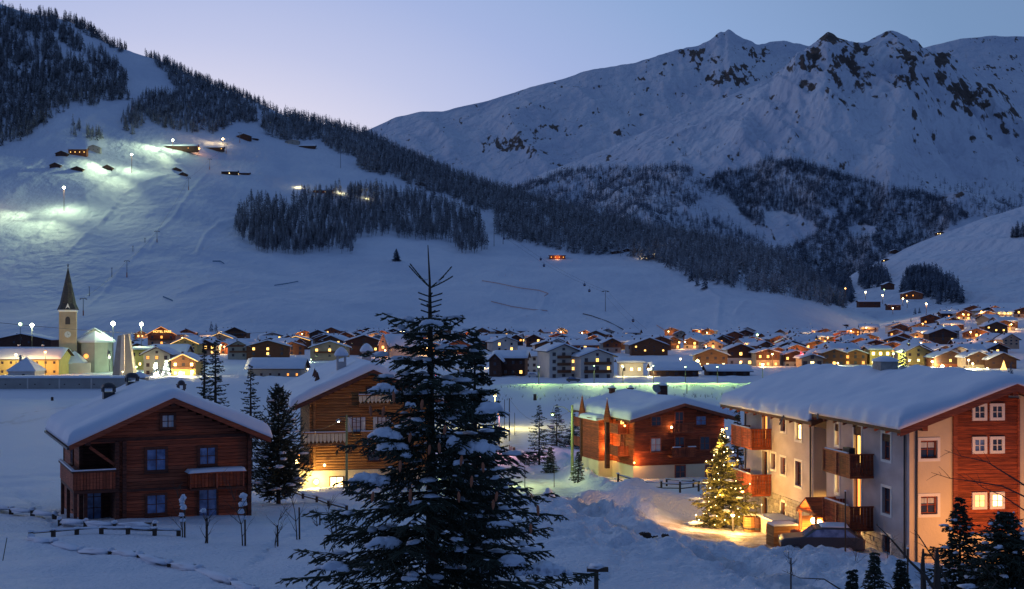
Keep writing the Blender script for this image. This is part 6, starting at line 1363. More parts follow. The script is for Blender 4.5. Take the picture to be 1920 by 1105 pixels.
for i, (x, y, Yd) in enumerate(cab): gondola(x, y, Yd, ['upper cabin of the pair below the red-lit hut', 'lower cabin of the pair below the red-lit hut', 'upper cabin of the pair left of the gondola pylon', 'lower cabin of the pair left of the gondola pylon', 'upper cabin right of the pylon near the valley', 'lowest cabin just above the village roofs', 'small cabin at the corner of the larch forest', 'small distant cabin under the forest edge'][i], 1.0)
def cable(name, pts, r, label):
    o = MB().tube(pts, r, 5).build(name, M['metal'], None); return tag(o, label, 'cable')
def sag(a, b, s, n=8): return [tuple(a.lerp(b, i / n) - Vector((0, 0, s * math.sin(math.pi * i / n)))) for i in range(n + 1)]
T1 = P(1135, 547, float(on('ski_hill', 1135, 584).y))
for s, d in ((-3.3, 'left'), (3.3, 'right')):
    o = Vector((s, 0, 0)); cable('gondola_cable', sag(P(940, 436, 1420) + o, T1 + o, 6) + sag(T1 + o, P(1205, 618, 1075) + o, 2)[1:], .07, f'{d} rope of the gondola lift running down to the village')
A = [on('ski_hill', x, yb) + Vector((0, 0, (yb - yt) / 2400 * float(on('ski_hill', x, yb).y))) for x, yb, yt in [(157, 592, 560), (238, 521, 490), (295, 455, 434), (353, 356, 333), (392, 319, 299), (425, 288, 270), (449, 268, 249)]]
pts = []
for a, b in zip(A[:-1], A[1:]): pts += sag(a, b, 3)
cable('chairlift_cable', pts, .09, 'rope of the chairlift strung over its pylons up the piste')
cable('power_line', sag(P(-60, 600, 330), P(520, 622, 560), 2.5), .06, 'power line crossing before the ski slope above the hotel')
# huts on the slopes
def hut(sheet, x, yb, wpx, hpx, rpx, label, wall='dark', lit=(), litm='lito', cat='hut', cols=3, rot=0, ridge='y', depth=9):
    b = on(sheet, x, yb); return house(x, yb + .6, wpx, hpx, rpx, label, wall, lit=lit, litm=litm, cols=cols, floors=1, Yd=float(b.y), depth=depth, rot=rot, ridge=ridge, chim=0, cat=cat, name='mountain_hut', thick=.6, over=1.2)
hut('ski_hill', 103, 314, 20, 5, 5, 'small dark hut leftmost on the floodlit piste')
hut('ski_hill', 144, 321, 22, 5, 5, 'second small dark hut on the floodlit piste'); hut('ski_hill', 201, 318, 18, 5, 5, 'dark hut beside the middle floodlight')
hut('ski_hill', 330, 321, 16, 4, 4, 'small dark hut above the twin hut'); hut('ski_hill', 343, 330, 14, 4, 4, 'lower of the two huts near the chairlift pylon')
hut('ski_hill', 115, 292, 22, 5, 5, 'low dark barn left of the restaurant with fiery windows')
hut('ski_hill', 145, 291, 34, 12, 5, 'mountain restaurant with fiery lit windows', 'red', (0, 1, 2, 3), 'lit', 'restaurant', 4, ridge='x'); hut('ski_hill', 175, 284, 24, 8, 5, 'grey roofed annex right of the fiery restaurant', 'grey')
hut('ski_hill', 330, 282, 80, 9, 4, 'long dark mountain restaurant below the highest floodlight', 'dark', (1, 5), 'lito', 'restaurant', 7, ridge='x'); hut('ski_hill', 395, 281, 48, 5, 3, 'long low dark terrace building right of the orange floodlight', 'dark', (5,), 'lit', 'building', 6, ridge='x')
hut('ski_hill', 457, 262, 26, 7, 5, 'lift station hut at the upper right of the piste'); hut('ski_hill', 476, 262, 14, 2, 1, 'flat dark shelter right of the lift station hut')
hut('ski_hill', 548, 270, 26, 5, 4, 'hut at the upper forest edge', 'grey'); hut('ski_hill', 576, 278, 30, 5, 3, 'long snowed-in shed below the forest edge', 'dark', ridge='x')
hut('ski_hill', 430, 328, 30, 7, 3, 'dark hillside restaurant with one warm window', 'dark', (1,), 'litb', 'restaurant', 3, ridge='x'); hut('ski_hill', 455, 328, 24, 4, 2, 'low terrace of the hillside restaurant', 'brown', (0,), 'litb', ridge='x')
hut('ski_hill', 605, 362, 36, 6, 4, 'glowing lodge hidden among the grove larches', 'red', (0, 1, 2), 'litb', 'lodge', 4, ridge='x'); hut('ski_hill', 788, 349, 18, 5, 4, 'snow-capped hut in the forest clearing', 'dark')
hut('ski_hill', 1045, 486, 30, 8, 3, 'red-lit chalet alone on the slope under the larch forest', 'red', (0, 1, 2, 3), 'lito', 'chalet', 4, ridge='x')
hut('ski_hill', 1158, 476, 22, 4, 3, 'left dark barn at the forest edge'); hut('ski_hill', 1176, 473, 18, 4, 4, 'middle dark barn at the forest edge'); hut('ski_hill', 1194, 474, 18, 6, 4, 'right dark barn at the forest edge')
hut('ski_hill', 1220, 486, 22, 6, 4, 'farm with two glowing lamps right of the dark barns', 'brown', (0, 2), 'litb')
hut('ski_hill', 1587, 612, 8, 3, 1, 'tiny dark hut alone on the smooth right slope')
hut('side_slope', 1763, 440, 14, 4, 3, 'tiny lit hut on the skyline of the right slope', 'brown', (0, 1, 2), 'litb'); hut('side_slope', 1678, 473, 14, 3, 3, 'tiny dark hut on the right skyline edge'); hut('side_slope', 1662, 490, 14, 3, 3, 'tiny hut with a lamp on the right slope', 'brown', (0,), 'litb')
for (x, y, p, c) in ((150, 285, 1500, ORG), (1045, 486, 1200, ORG), (1204, 484, 1500, WRM), (1228, 482, 1200, WRM), (440, 325, 2500, ORG), (560, 352, 5000, YEL), (640, 362, 5000, YEL), (690, 372, 3000, YEL)):
    b = on('ski_hill', x, y); o = light('hut_lamp', tuple(b + Vector((0, -3, 2.5))), c, p, None, .5)
# snow fences and nets as small runs of stakes
def stake_fence(pts, label, step, h, m, net=None, sheet='ski_hill', group=None, r=.12):
    P_ = [on(sheet, *p) for p in pts]; root = thing('slope_fence', label, 'fence', tuple(P_[0]), 0, group); O = P_[0]; prev = None
    for a, b in zip(P_[:-1], P_[1:]):
        n = max(1, int((b - a).length / step))
        for i in range(n):
            q = a.lerp(b, i / n) - O; plog('stake', root, m, tuple(q - Vector((0, 0, .5))), tuple(q + Vector((0, 0, h))), r)
            if prev is not None and net:
                MB().add([prev + Vector((0, -.05, .2)), q + Vector((0, -.05, .2)), q + Vector((0, -.05, h)), prev + Vector((0, -.05, h)), prev + Vector((0, .05, .2)), q + Vector((0, .05, .2)), q + Vector((0, .05, h)), prev + Vector((0, .05, h))], [(0, 1, 2, 3), (7, 6, 5, 4), (3, 2, 6, 7)]).build('net', net, root)
            prev = q
M['net'] = mat('orange_net', (.62, .44, .42), .9); M['blue'] = mat('blue_net', (.10, .22, .35), .9)
stake_fence([(903, 527), (935, 533), (975, 541), (1012, 546), (1028, 552), (1018, 560)], 'faint orange safety net curving across the lower piste', 6, 1.4, M['net'], M['net'])
stake_fence([(920, 566), (960, 576), (1000, 582), (1040, 585)], 'second orange safety net below the curving one', 6, 1.4, M['net'], M['net'])
stake_fence([(1232, 611), (1252, 624), (1268, 632)], 'orange net strip right of the lowest gondola', 6, 1.4, M['net'], M['net'])
stake_fence([(1092, 590), (1110, 594), (1140, 605), (1175, 622), (1190, 630)], 'dark conveyor fence running down toward the village roofs', 7, 1.2, M['metal'], M['metal'])
stake_fence([(515, 536), (540, 533), (565, 528)], 'blue fence line on the middle slope', 6, 1.2, M['blue'], M['blue']); stake_fence([(306, 558), (325, 566)], 'short blue barrier above the hotel', 5, 1.6, M['blue'], M['blue'])
stake_fence([(400, 490), (412, 492), (425, 498)], 'blue barrier below the grove', 5, 1.6, M['blue'], M['blue'])
stake_fence([(935, 518), (960, 517), (975, 515)], 'small gate of start poles in the snow park', 7, 2.2, M['net'], None)

# ------------------------------------------------------------------ fences, posts, small foreground things
def cap(root, p, r, h=.09, seed=1):
    V, F = snow_lump(random, r, r, h, seed, 9); return MB().add(V, F).build('snow_cap', M['snow'], root, tuple(p), None, True)
def fence(pts, label, h, dense=0, rails=2, m='rail', ph=None, snowcap=True, rr=.045, buried=False, wide=.08):
    Q = [G(*p) for p in pts]; root = thing('fence', label, 'fence', tuple(Q[0]), 0); O = Q[0]
    P_ = []
    for a, b in zip(Q[:-1], Q[1:]):
        n = max(1, round((b - a).length / dense)) if dense else 1
        for i in range(n): q = a.lerp(b, i / n); q.z = float(ground_z(q.x, q.y)); P_.append(q - O)
    P_.append(Q[-1] - O)
    for i, q in enumerate(P_):
        hh = h * rnd.uniform(.9, 1.1); pbox('post', root, M[m], q.x - wide, q.x + wide, q.y - wide, q.y + wide, q.z - .4, q.z + hh)
        if snowcap: cap(root, q + Vector((0, 0, hh)), wide * 1.9, .13 if buried else .08, i)
    for a, b in zip(P_[:-1], P_[1:]):
        for k in range(rails):
            z = h * (.85 - .4 * k); s = rnd.uniform(-.05, .05); plog('rail', root, M[m], a + Vector((0, 0, z)), b + Vector((0, 0, z + s)), rr)
        if snowcap:
            L = (b - a).length; mid = (a + b) / 2; V, F = snow_lump(random, L * .47, .09 if not buried else .3, .08 if not buried else .2, int(L * 10), 12); d = b - a
            MB().add(V, F).build('rail_snow', M['snow'], root, tuple(mid + Vector((0, 0, h * .85 + .02 - (.12 if buried else 0)))), (0, -math.asin(max(-1, min(1, d.z / L))), math.atan2(d.y, d.x)), True)
    return root
fence([(-30, 960), (21, 966), (61, 970), (102, 974)], 'dark post fence with snow on it at the left edge below the brown chalet', .38, rails=1, buried=True, wide=.10)
fence([(112, 984), (160, 990), (215, 996), (290, 1000)], 'low snow-buried fence running along the front of the brown chalet', .35, rails=1, buried=True)
fence([(58, 1016), (100, 1010), (144, 1004), (190, 1006), (240, 1008), (290, 1010), (335, 1010)], 'dark rail fence in the snow before the brown chalet', .34, rails=1, wide=.09)
fence([(58, 1018), (102, 1026), (154, 1036), (208, 1048), (262, 1060), (319, 1073), (375, 1086), (438, 1102), (480, 1114)], 'snow-buried fence with round white caps crossing the lower left corner', .16, rails=0, buried=True, wide=.10)
fence([(478, 912), (520, 918), (543, 923), (568, 934), (594, 942), (616, 947), (650, 956)], 'row of low dark posts between pine and floodlit log chalet', .45, rails=2)
fence([(955, 848), (962, 852), (969, 857), (976, 862), (984, 867), (992, 872)], 'short dense fence beside the lane right of the second spruce', .9, dense=1.4, rails=0, snowcap=False, wide=.06)
fence([(1159, 918), (1205, 919), (1240, 920), (1275, 919), (1310, 917)], 'dark rail fence in front of the orange-lit chalet', .95, rails=2)
f = fence([(1250, 907), (1300, 909), (1345, 912)], 'snow-topped fence right before the plinth of the orange-lit chalet', .7, rails=1)
fence([(912, 912), (960, 910)], 'pale picket fence at the right foot of the second spruce', .75, dense=.32, rails=2, snowcap=False, wide=.05)
def pole(x, yb, yt, label, r=.05, m='rail', name='marker_pole', tilt=0, cat='pole', Yd=None):
    g = G(x, yb) if not Yd else P(x, yb, Yd); h = (yb - yt) / 2400 * g.y; root = thing(name, label, cat, tuple(g), 0)
    MB().tube([(0, 0, -.4), (tilt, 0, h)], [r, r * .8], 7).build('pole', M[m], root); pbox('pole_cap', root, M['snow'], tilt - r, tilt + r, -r, r, h, h + .05); return root
for a in [(984, 905, 868, 'short marker pole left of the lane edge', .035), (1039, 906, 864, 'marker pole between lane and snow bank', .035), (955, 822, 742, 'telegraph pole behind the second spruce on the field', .09), (946, 820, 745, 'thin pole just left of the telegraph pole', .06), (965, 812, 770, 'short thin pole right of the telegraph pole', .05),
          (1483, 1110, 1040, 'snow marker pole on the bank before the car', .035), (1585, 1062, 948, 'tall thin pole before the guesthouse entrance', .045), (1702, 1105, 1040, 'marker pole before the yellow corner', .04), (1003, 750, 738, 'dark box post on the field', .5), (1288, 740, 722, 'leaning post by the far roofs', .1), (683, 892, 860, 'dark post right of the lamp pole by the log chalet', .1), (98, 752, 745, 'small dark box at the river edge', .4)]: pole(*a)
pole(2, 1055, 1012, 'thin green stick at the very left edge', .02, 'needle', tilt=.25)
# lamp pole with arm, in the middle
g = G(1073, 893); h = (893 - 758) / 2400 * g.y; root = thing('street_lamp', 'tall wooden street lamp pole with long curved arm to the left', 'street lamp', tuple(g)); M['polegreen'] = mat('lamp_tinted_pole', (.20, .24, .13), .9)  # greenish lamplight is put into the pole colour
MB().tube([(0, 0, -.5), (0, 0, h)], [.16, .11], 8).build('pole', M['polegreen'], root); MB().tube([(0, 0, h * .88), (-.8, 0, h * .97), (-1.8, 0, h * .99), (-1.95, 0, h * .92)], [.04, .035, .03, .03], 6).build('arm', M['metal'], root)
MB().lathe([(.03, .2), (.2, .1), (.26, 0), (.2, -.06)], 10).build('lamp_shade', M['metal'], root, (-1.95, 0, h * .88)); pball('bulb', root, M['bulbg'], (-1.95, 0, h * .87), .1)
light('lamp_light', (-1.95, -.2, h * .82), (.8, 1, .35), 330, root, .2); light('lamp_light', (-1.6, -1.2, h * .8), (.8, 1, .35), 120, root, .2)
# utility pole with lamp and wires in front of the log chalet
p = P(650, 893, 100); root = thing('utility_pole', 'green utility pole with lamp and wires in front of the log chalet wall', 'utility pole', tuple(p)); h = (893 - 778) / 2400 * 100
MB().tube([(0, 0, -1.5), (0, 0, h)], [.11, .08], 8).build('pole', M['polegreen'], root); plog('cross_arm', root, M['metal'], (-.5, 0, h - .15), (.5, 0, h - .15), .04)
MB().lathe([(.03, .2), (.18, .1), (.22, 0)], 8).build('lamp_shade', M['steel'], root, (-.62, -.1, h - .5)); pball('bulb', root, M['bulbw'], (-.62, -.1, h - .52), .06)
top = p + Vector((0, 0, h - .1)); cable('power_line', sag(top, P(560, 804, 106), .5), .018, 'wire from the utility pole toward the left wall of the log chalet'); cable('power_line', sag(top, P(700, 785, 104), .3), .018, 'wire from the utility pole to the log chalet window'); cable('power_line', sag(top, P(672, 830, 104), .2), .018, 'short wire slanting down right from the utility pole')
cable('power_line', sag(P(955, 748, 215), P(1075, 768, float(g.y)), 2.4), .02, 'wire from the field pole to the street lamp pole')

# bare young trees and shrubs
def bare_tree(name, label, base, H, seed, spread=.5, n=7, r0=.04, m=None, snow=0, lean=0, cat='tree', group=None, depth=3, up=.55):
    r = random.Random(seed); root = thing(name, label, cat, tuple(base), 0, group); b = MB(); tw = MB()
    def grow(p, d, L, rr, lv):
        pts = [p]; q = p; dd = d.copy()
        for i in range(4):
            dd = (dd + Vector((r.uniform(-.22, .22), r.uniform(-.22, .22), r.uniform(-.05, .16)))).normalized(); q = q + dd * L / 4; pts.append(q)
        (b if lv == 0 else tw).tube(pts, [rr, rr * .85, rr * .65, rr * .45, rr * .25], 5 if lv == 0 else 4, cap=False)
        if lv < depth:
            for k in range(n if lv == 0 else r.randint(2, 4)):
                i = r.randint(1, 4) if lv else r.randint(1, 4); a = r.random() * 6.28; nd = (dd * up + Vector((math.cos(a), math.sin(a), .25)) * spread).normalized(); grow(pts[i], nd, L * r.uniform(.32, .6), rr * .45, lv + 1)
    grow(Vector((0, 0, -.2)), Vector((lean, 0, 1)), H, r0, 0)
    b.build('trunk', m or M['bark'], root); o = tw.build('twigs', m or M['bark'], root)
    for k in range(snow):
        z = H * r.uniform(.35, .95); V, F = snow_lump(r, r.uniform(.10, .19), r.uniform(.1, .16), r.uniform(.12, .22), k + seed, 8); MB().add(V, F).build('snow_clump', M['snow'], root, (lean * z + r.uniform(-.08, .08), -.05, z), None, True)
    return root
for (x, yb, yt, s, sn, d) in [(342, 1012, 925, 61, 7, 'snow-laden young bare tree before the middle of the brown chalet'), (384, 1030, 962, 62, 1, 'tied young bare tree before the balcony of the brown chalet'), (455, 1032, 932, 63, 6, 'stake with snow lumps before the right corner of the brown chalet'),
                       (516, 1032, 972, 64, 0, 'bare sapling right of the brown chalet'), (557, 1022, 936, 65, 0, 'taller bare sapling below the dark pine'), (626, 1010, 950, 66, 0, 'bare sapling beside the left boughs of the huge spruce'), (596, 990, 962, 67, 0, 'tiny bare sapling on the slope under the floodlit chalet')]:
    g = G(x, yb); H = (yb - yt) / 2400 * g.y; t = bare_tree('sapling', d, g, H, s, .55, 9, .035, snow=sn, depth=2)
    MB().tube([(.12, 0, -.3), (.1, 0, H * .7)], [.045, .04], 6).build('stake', M['rail'], t)
g = G(1405, 965); M['bush'] = mat('bare_bush', (.26, .15, .08), .9)
bare_tree('shrub', 'bare bush glowing orange right of the lit christmas tree', g, (965 - 830) / 2400 * g.y, 70, .8, 16, .06, M['bush'], depth=3, cat='shrub')
g = G(1392, 958); bare_tree('shrub', 'second glowing bare bush under the far guesthouse balconies', g, (958 - 850) / 2400 * g.y, 75, .9, 14, .05, M['bush'], depth=3, cat='shrub')
for i, (x, y, d) in enumerate([(905, 915, 'bare shrub left of the picket fence'), (1490, 1095, 'small bare twigs sticking from the bank below the car'), (1665, 1085, 'bare shrub before the stone base corner'), (1600, 1088, 'thin bare shrub before the lowest windows')]):
    g = G(x, y); bare_tree('shrub', d, g, .9 + .3 * i * .5, 90 + i, .9, 12, .02, depth=2, cat='shrub')
# bare branches reaching in at lower right
Yb = 24.0
root = thing('bare_bush', 'big leafless bush with long thin branches at the lower right corner', 'shrub', (PX(1745, Yb), Yb, float(ground_z(PX(1745, Yb), Yb)))); O = root.location
def tr(pts, w, dy=0): 
    q = [P(x, y, Yb + dy + .15 * math.sin(i * 1.7)) - O for i, (x, y) in enumerate(pts)]; n = len(q); MB().tube(q, [max(.0035, w * (1 - i / (n - .2)) if True else w) for i in range(n)], 6).build('branch', M['bark'], root)
    r = random.Random(int(pts[0][0] + pts[0][1]))
    for i in range(n - 1):
        for k in range(2):
            if r.random() < .6:
                f = q[i].lerp(q[i + 1], r.random()); d = (q[i + 1] - q[i]).normalized(); s = Vector((d.z, r.uniform(-.3, .3), -d.x)) * r.choice((-1, 1)); e = f + (d * .8 + s * r.uniform(.4, .8)) * r.uniform(.08, .35); MB().tube([f, f.lerp(e, .5) + Vector((0, 0, .01)), e], [.006, .004, .0025], 4).build('twig', M['bark'], root)
zb = (O.z - 20); yb_ = 600 - zb * 2400 / Yb
tr([(1752, yb_), (1755, 1110), (1735, 1080), (1708, 1055), (1680, 1022), (1662, 1002), (1643, 984)], .045)
tr([(1740, yb_), (1700, 1120), (1620, 1118), (1575, 1105), (1545, 1086), (1500, 1084), (1467, 1070)], .028, -.6)
tr([(1762, yb_), (1790, 1120), (1765, 1070), (1742, 1035), (1722, 1004), (1714, 994)], .03, .5)
tr([(1800, yb_), (1990, 1000), (1960, 935), (1900, 897), (1850, 866), (1800, 855), (1771, 844)], .03, .4)
tr([(1800, yb_), (2000, 1030), (1950, 945), (1880, 912), (1820, 902), (1780, 897), (1746, 886)], .026, -.3)
tr([(1820, yb_), (1990, 1050), (1925, 960), (1880, 930), (1842, 914), (1815, 892)], .022, .9)
tr([(1790, yb_), (1840, 1130), (1870, 1090), (1850, 1068), (1836, 1058)], .02, .1)
tr([(1735, yb_), (1690, 1130), (1668, 1095), (1640, 1082), (1622, 1074)], .018, .2)
tr([(1728, 1180), (1732, 1110), (1730, 1060), (1731, 1030)], .09, 1.2); tr([(1758, 1180), (1757, 1110), (1757, 1060), (1757, 1028)], .11, 1.0)

# dark debris, sign post
for i, (x, y, s) in enumerate([(1210, 1020, .28), (1228, 1024, .22), (1249, 1034, .3), (1232, 1020, .16), (1418, 1093, .3)]):
    g = G(x, y); V, F = snow_lump(random, s, s * .7, s * .9, 300 + i, 9); o = link('rock', MB().add(V, F).mesh('rock', M['bark']), None, tuple(g + Vector((0, 0, .05))), (0, 0, i))
    tag(o, ['dark clod leftmost of the three on the lumpy snow', 'dark clod in the middle of the three on the lumpy snow', 'dark clod rightmost of the three on the lumpy snow', 'little dark clod behind the middle one', 'lone dark clod near the bottom edge'][i], 'rock')
    pbox('snow_on_rock', o, M['snow'], -s * .4, s * .4, -s * .3, s * .3, s * .82, s * .95)
p = P(1118, 1072, 30); root = thing('sign_post', 'short dark T-shaped post right beside the lowest spruce bough', 'post', (p.x, p.y, float(ground_z(p.x, p.y)))); hh = p.z - root.location.z
pbox('post', root, M['rail'], -.05, .05, -.05, .05, -.3, hh); pbox('cross_board', root, M['rail'], -.22, .28, -.06, .06, hh, hh + .1); cap(root, Vector((0, 0, hh + .1)), .2, .08)

# car in front of the entrance, half buried by the bank
def car(base, rz, label, m, L=4.3, W_=1.75, Hh=1.5, snow=True, lights=None, sc=1.0, group=None):
    root = thing('parked_car', label, 'car', tuple(base), rz, group)
    pr = [(-L / 2, .35), (L / 2, .35), (L / 2, .75), (L / 2 - .15, .9), (L * .22, 1.0), (L * .08, Hh - .05), (-L * .02, Hh), (-L * .3, Hh), (-L * .43, 1.05), (-L / 2 + .02, .95)]
    b = MB().prism(pr, -W_ / 2, W_ / 2).build('body', m, root)
    md = b.modifiers.new('bevel', 'BEVEL'); md.width = .09; md.segments = 3
    MB().prism([(L * .2, 1.0), (L * .075, Hh - .12), (-L * .02, Hh - .08), (-L * .28, Hh - .08), (-L * .4, 1.03)], -W_ / 2 - .006, W_ / 2 + .006).build('side_window', M['glass'], root)
    MB().add([(L * .215, -W_ / 2 + .12, 1.01), (L * .215, W_ / 2 - .12, 1.01), (L * .09, W_ / 2 - .2, Hh - .06), (L * .09, -W_ / 2 + .2, Hh - .06)], [(0, 1, 2, 3)]).build('windscreen', M['dglass'], root, (.02, 0, .012))
    tm = MB().tube([(0, -.1, 0), (0, .1, 0)], .33, 16).mesh('wheel', M['metal'])
    for sx in (-1, 1):
        for sy in (-1, 1):
            w = link('wheel', tm, root, (sx * L * .31, sy * (W_ / 2 - .08), .33)); MB().tube([(0, sy * .11, 0), (0, sy * .12, 0)], .19, 12).build('rim', M['steel'], w)
    for sy in (-1, 1):
        pbox('headlight', root, M['litb'] if lights else M['curtain'], L / 2 - .02, L / 2 + .02, sy * W_ * .36 - .14, sy * W_ * .36 + .14, .68, .82); pbox('tail_light', root, M['red'] if lights else M['rust'], -L / 2 - .02, -L / 2 + .02, sy * W_ * .38 - .1, sy * W_ * .38 + .1, .72, .88)
    if snow:
        gs = gable_snow('roof_snow', root, -W_ / 2 + .12, W_ / 2 - .12, -.1, L * .34 - .1, Hh + .01, .0, .07, 9, 9, 77, .25); gs.rotation_euler = (0, 0, math.pi / 2); gs.location = (.0, 0, 0)
    return root
M['carp'] = mat('dark_red_car', (.10, .012, .012), .25, spec=.6); M['carw'] = mat('white_car', (.6, .6, .6), .3, spec=.6); M['card'] = mat('dark_car', (.04, .04, .05), .3, spec=.6)
g = Vector((PX(1540, 67.5), 67.5, 0)); g.z = float(ground_z(g.x, g.y)) + .12
car(g, rad(172), 'dark car with snow-streaked front parked before the lit porch', M['card'])
cars = [(1000, 708, 'w', 0), (1075, 716, 'd', 0), (1252, 705, 'w', 1), (1285, 703, 'd', 0), (1390, 704, 'w', 0), (1560, 699, 'd', 1), (1610, 697, 'w', 1), (1655, 697, 'd', 1), (1690, 697, 'w', 0), (1790, 704, 'd', 1), (1838, 706, 'w', 0), (1868, 707, 'd', 1)]
cl = ['white car by the chalet with the white balcony band', 'dark car left before the tallest apartment house', 'pale car with red tail lights before the long shed', 'dark snowy car at the right of the long shed', 'pale car beside the half-buried low shed', 'dark car with red tail lights behind the guesthouse chimney', 'pale car with red lights right of the guesthouse chimney', 'dark car with red lights before the six-window yellow house', 'pale car left of the tall yellow gabled house', 'dark car with lit lamps before the reddish house', 'pale car before the yellow-lit ground floor', 'dark car with red lights before the large dark gabled house']
for (x, y, c, l), d in zip(cars, cl):
    g = G(x, y); car(g, rnd.choice((0, math.pi)) + rnd.uniform(-.1, .1), d, M['carw' if c == 'w' else 'card'], snow=True, lights=l, group='cars along the village road')

# planter, bins, well box in the yard
g = G(1467, 1016); root = thing('plank_box', 'pale wooden plank box beside the stone terrace wall', 'box', tuple(g), rad(9))
for k in range(6): pbox('plank', root, M['log'], -.75, .75, -.6, .6, .12 + k * .2 - .1, .12 + k * .2 + .08)
pbox('box_snow', root, M['snow'], -.72, .72, -.57, .57, 1.22, 1.32)
g = G(1494, 1020); root = thing('waste_bin', 'dark red bin between the plank box and the porch', 'bin', tuple(g)); MB().lathe([(.02, -.1), (.3, -.1), (.36, .9), (.38, .92), (.3, 1.02), (.02, 1.06)], 12).build('bin_body', M['rust'], root, smooth=True)
for i, x in enumerate((1406, 1420, 1433)):
    g = G(x, 990); root = thing('wood_barrel', ['leftmost', 'middle', 'rightmost'][i] + ' of three wooden tubs at the far guesthouse corner', 'tub', tuple(g)); MB().lathe([(.02, -.1), (.38, -.1), (.44, .4), (.4, .95), (.36, .95), (.34, .85), (.02, .85)], 12).build('tub_body', M['log'] if i != 1 else M['dark_wood'], root); MB().lathe([(.41, .15), (.455, .2), (.455, .28), (.43, .3)], 12).build('hoop', M['metal'], root)

# hidden-side lamps that light the lane, bank and end wall
street_lamp(928, 742, 235, 7, 9000, (1, .78, .22), 'bulby', 'yellow street lamp on the field behind the second spruce', .25)
street_lamp(936, 776, 170, 6, 2600, (1, .45, .45), 'bulbo', 'pinkish lamp above the snow field behind the second spruce', .2)
street_lamp(922, 806, 118, 6, 2600, (.85, 1, .30), 'bulbg', 'greenish street lamp beside the lane behind the second spruce', .2)
ol = street_lamp(1392, 921, 84, 2.2, 0, (1, .45, .12), 'bulbo', 'orange lamp under the far guesthouse balcony', .12, name='garden_lamp', cat='lamp'); light('lamp_light', (-.9, -6.5, 3.2), (1, .47, .17), 5200, ol, .2, 105, (-1, .42, -.22), 1.0)
street_lamp(1374, 966, 80, 1.1, 900, (1, .50, .12), 'bulby', 'low yard lamp glowing at the right foot of the christmas tree', .12, name='garden_lamp', cat='lamp')
for (lx, ly, pw, d) in ((1.6, -5.0, 800, 'low orange garden lamp before the yellow end wall'), (5.0, -5.4, 850, 'low orange garden lamp behind the right spruces')):
    th = math.atan2(.1644, .9864); X = 19.87 + lx * .9864 - ly * .1644; Y = 64 + lx * .1644 + ly * .9864; z = float(ground_z(X, Y)); root = thing('garden_lamp', d, 'lamp', (X, Y, z)); MB().tube([(0, 0, -.3), (0, 0, .5)], .05, 8).build('pole', M['metal'], root); pball('bulb', root, M['bulbo'], (0, 0, .6), .12); light('lamp_light', (0, .3, .8), (1, .38, .06), pw, root, .15, 140, (-.16, .9, .42), 1.0)
street_lamp(1010, 688, 388, 7, 3800, (.55, .9, .16), 'bulbg', 'added greenish lamp on the bank near the white-banded chalet', .25, spot=True)  # this and the following lamps are added to spread green light along the bank
street_lamp(1345, 688, 388, 7, 3800, (.55, .9, .16), 'bulbg', 'added greenish lamp at the low sheds right of the bank', .25, spot=True)
street_lamp(1430, 688, 388, 7, 3800, (.55, .9, .16), 'bulbg', 'added greenish lamp at the left end of the guesthouse roof', .25, spot=True)
street_lamp(1168, 688, 388, 7, 3800, (.55, .9, .16), 'bulbg', 'added greenish lamp right of the two apartment houses', .25, spot=True)
street_lamp(1285, 688, 388, 7, 3800, (.55, .9, .16), 'bulbg', 'added greenish lamp before the middle of the long shed', .25, spot=True)

# scrub along the river bank
rg = np.random.RandomState(5); V = []; F = []
for i in range(170):
    x = rg.uniform(930, 1460); y = rg.choice([rg.uniform(741, 752), rg.uniform(722, 730)]); Yd = hit(x, y, 300, 430); X = PX(x, Yd); z = float(ground_z(X, Yd)); 
    for k in range(7):
        a = rg.rand() * 6.28; L = rg.uniform(.4, 1.3); dx, dy = math.cos(a) * L * .45, math.sin(a) * L * .3; n = len(V); V += [(X - .02, Yd, z), (X + .02, Yd, z), (X + dx, Yd + dy, z + L)]; F.append((n, n + 1, n + 2))
o = link('bank_scrub', mesh_np('bank_scrub', V, F, M['bark'])); o['kind'] = 'stuff'; o['label'] = 'thin bare scrub along the river bank'
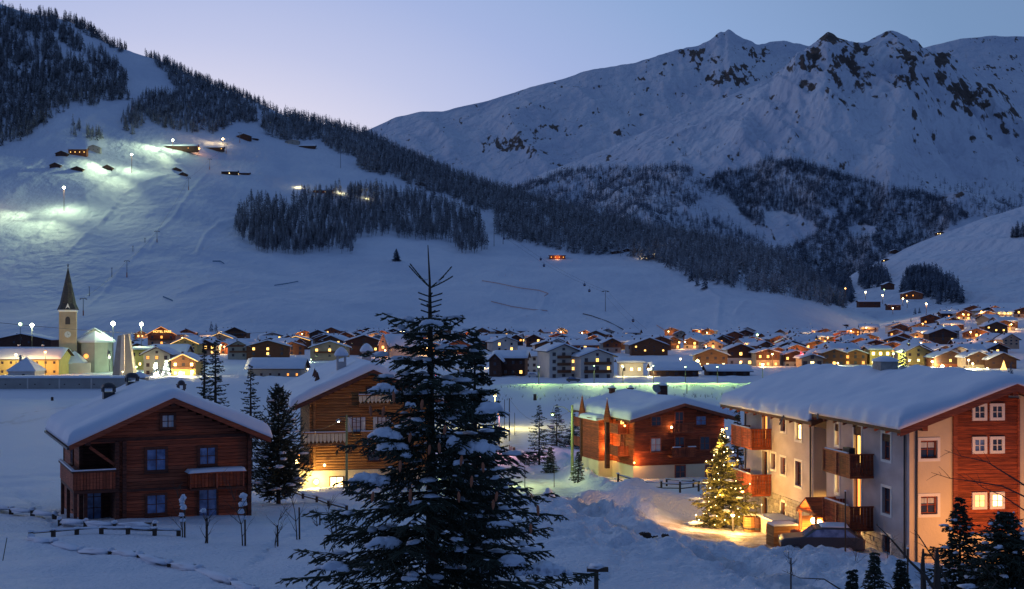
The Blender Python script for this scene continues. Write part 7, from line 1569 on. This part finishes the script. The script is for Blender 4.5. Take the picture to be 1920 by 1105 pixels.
# village trees
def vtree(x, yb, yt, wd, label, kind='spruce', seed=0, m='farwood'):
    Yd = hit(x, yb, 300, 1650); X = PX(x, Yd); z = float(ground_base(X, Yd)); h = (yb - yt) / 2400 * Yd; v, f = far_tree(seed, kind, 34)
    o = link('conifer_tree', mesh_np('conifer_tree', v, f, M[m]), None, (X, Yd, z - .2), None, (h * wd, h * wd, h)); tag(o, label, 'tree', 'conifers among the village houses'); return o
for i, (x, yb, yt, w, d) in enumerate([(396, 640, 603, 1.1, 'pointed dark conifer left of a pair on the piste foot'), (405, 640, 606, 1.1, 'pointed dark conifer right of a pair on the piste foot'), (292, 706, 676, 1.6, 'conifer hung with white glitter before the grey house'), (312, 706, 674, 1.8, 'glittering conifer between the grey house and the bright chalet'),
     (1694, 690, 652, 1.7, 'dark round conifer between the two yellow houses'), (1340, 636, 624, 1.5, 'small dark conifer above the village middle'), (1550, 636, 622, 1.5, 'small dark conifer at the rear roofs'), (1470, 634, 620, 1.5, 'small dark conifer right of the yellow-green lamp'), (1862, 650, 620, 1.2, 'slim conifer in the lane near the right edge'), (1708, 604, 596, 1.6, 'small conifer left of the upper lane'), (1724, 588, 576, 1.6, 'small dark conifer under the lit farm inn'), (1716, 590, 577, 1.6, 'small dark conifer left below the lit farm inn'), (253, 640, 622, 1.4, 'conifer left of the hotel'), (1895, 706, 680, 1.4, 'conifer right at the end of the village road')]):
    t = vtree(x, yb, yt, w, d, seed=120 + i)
    if 'glitter' in d:
        for k in range(22): a = rnd.random() * 6.28; f = rnd.random() * .85; pball('fairy_light', t, M['bulbw'], (.13 * (1 - f) * math.cos(a), -.13 * (1 - f) * abs(math.sin(a)), .08 + f), .022)
g = P(1882, 700, 500); root = thing('christmas_tree', 'small glowing christmas tree before the large dark gabled house', 'tree', (PX(1882, 500), 500, 0)); MB().tube([(0, 0, -.3), (0, 0, 4)], [.1, .02], 6).build('trunk', M['bark'], root); MB().lathe([(1.3, .6), (.5, 2.2), (.7, 2.1), (.02, 4.2)], 9).build('foliage', M['lit'], root)
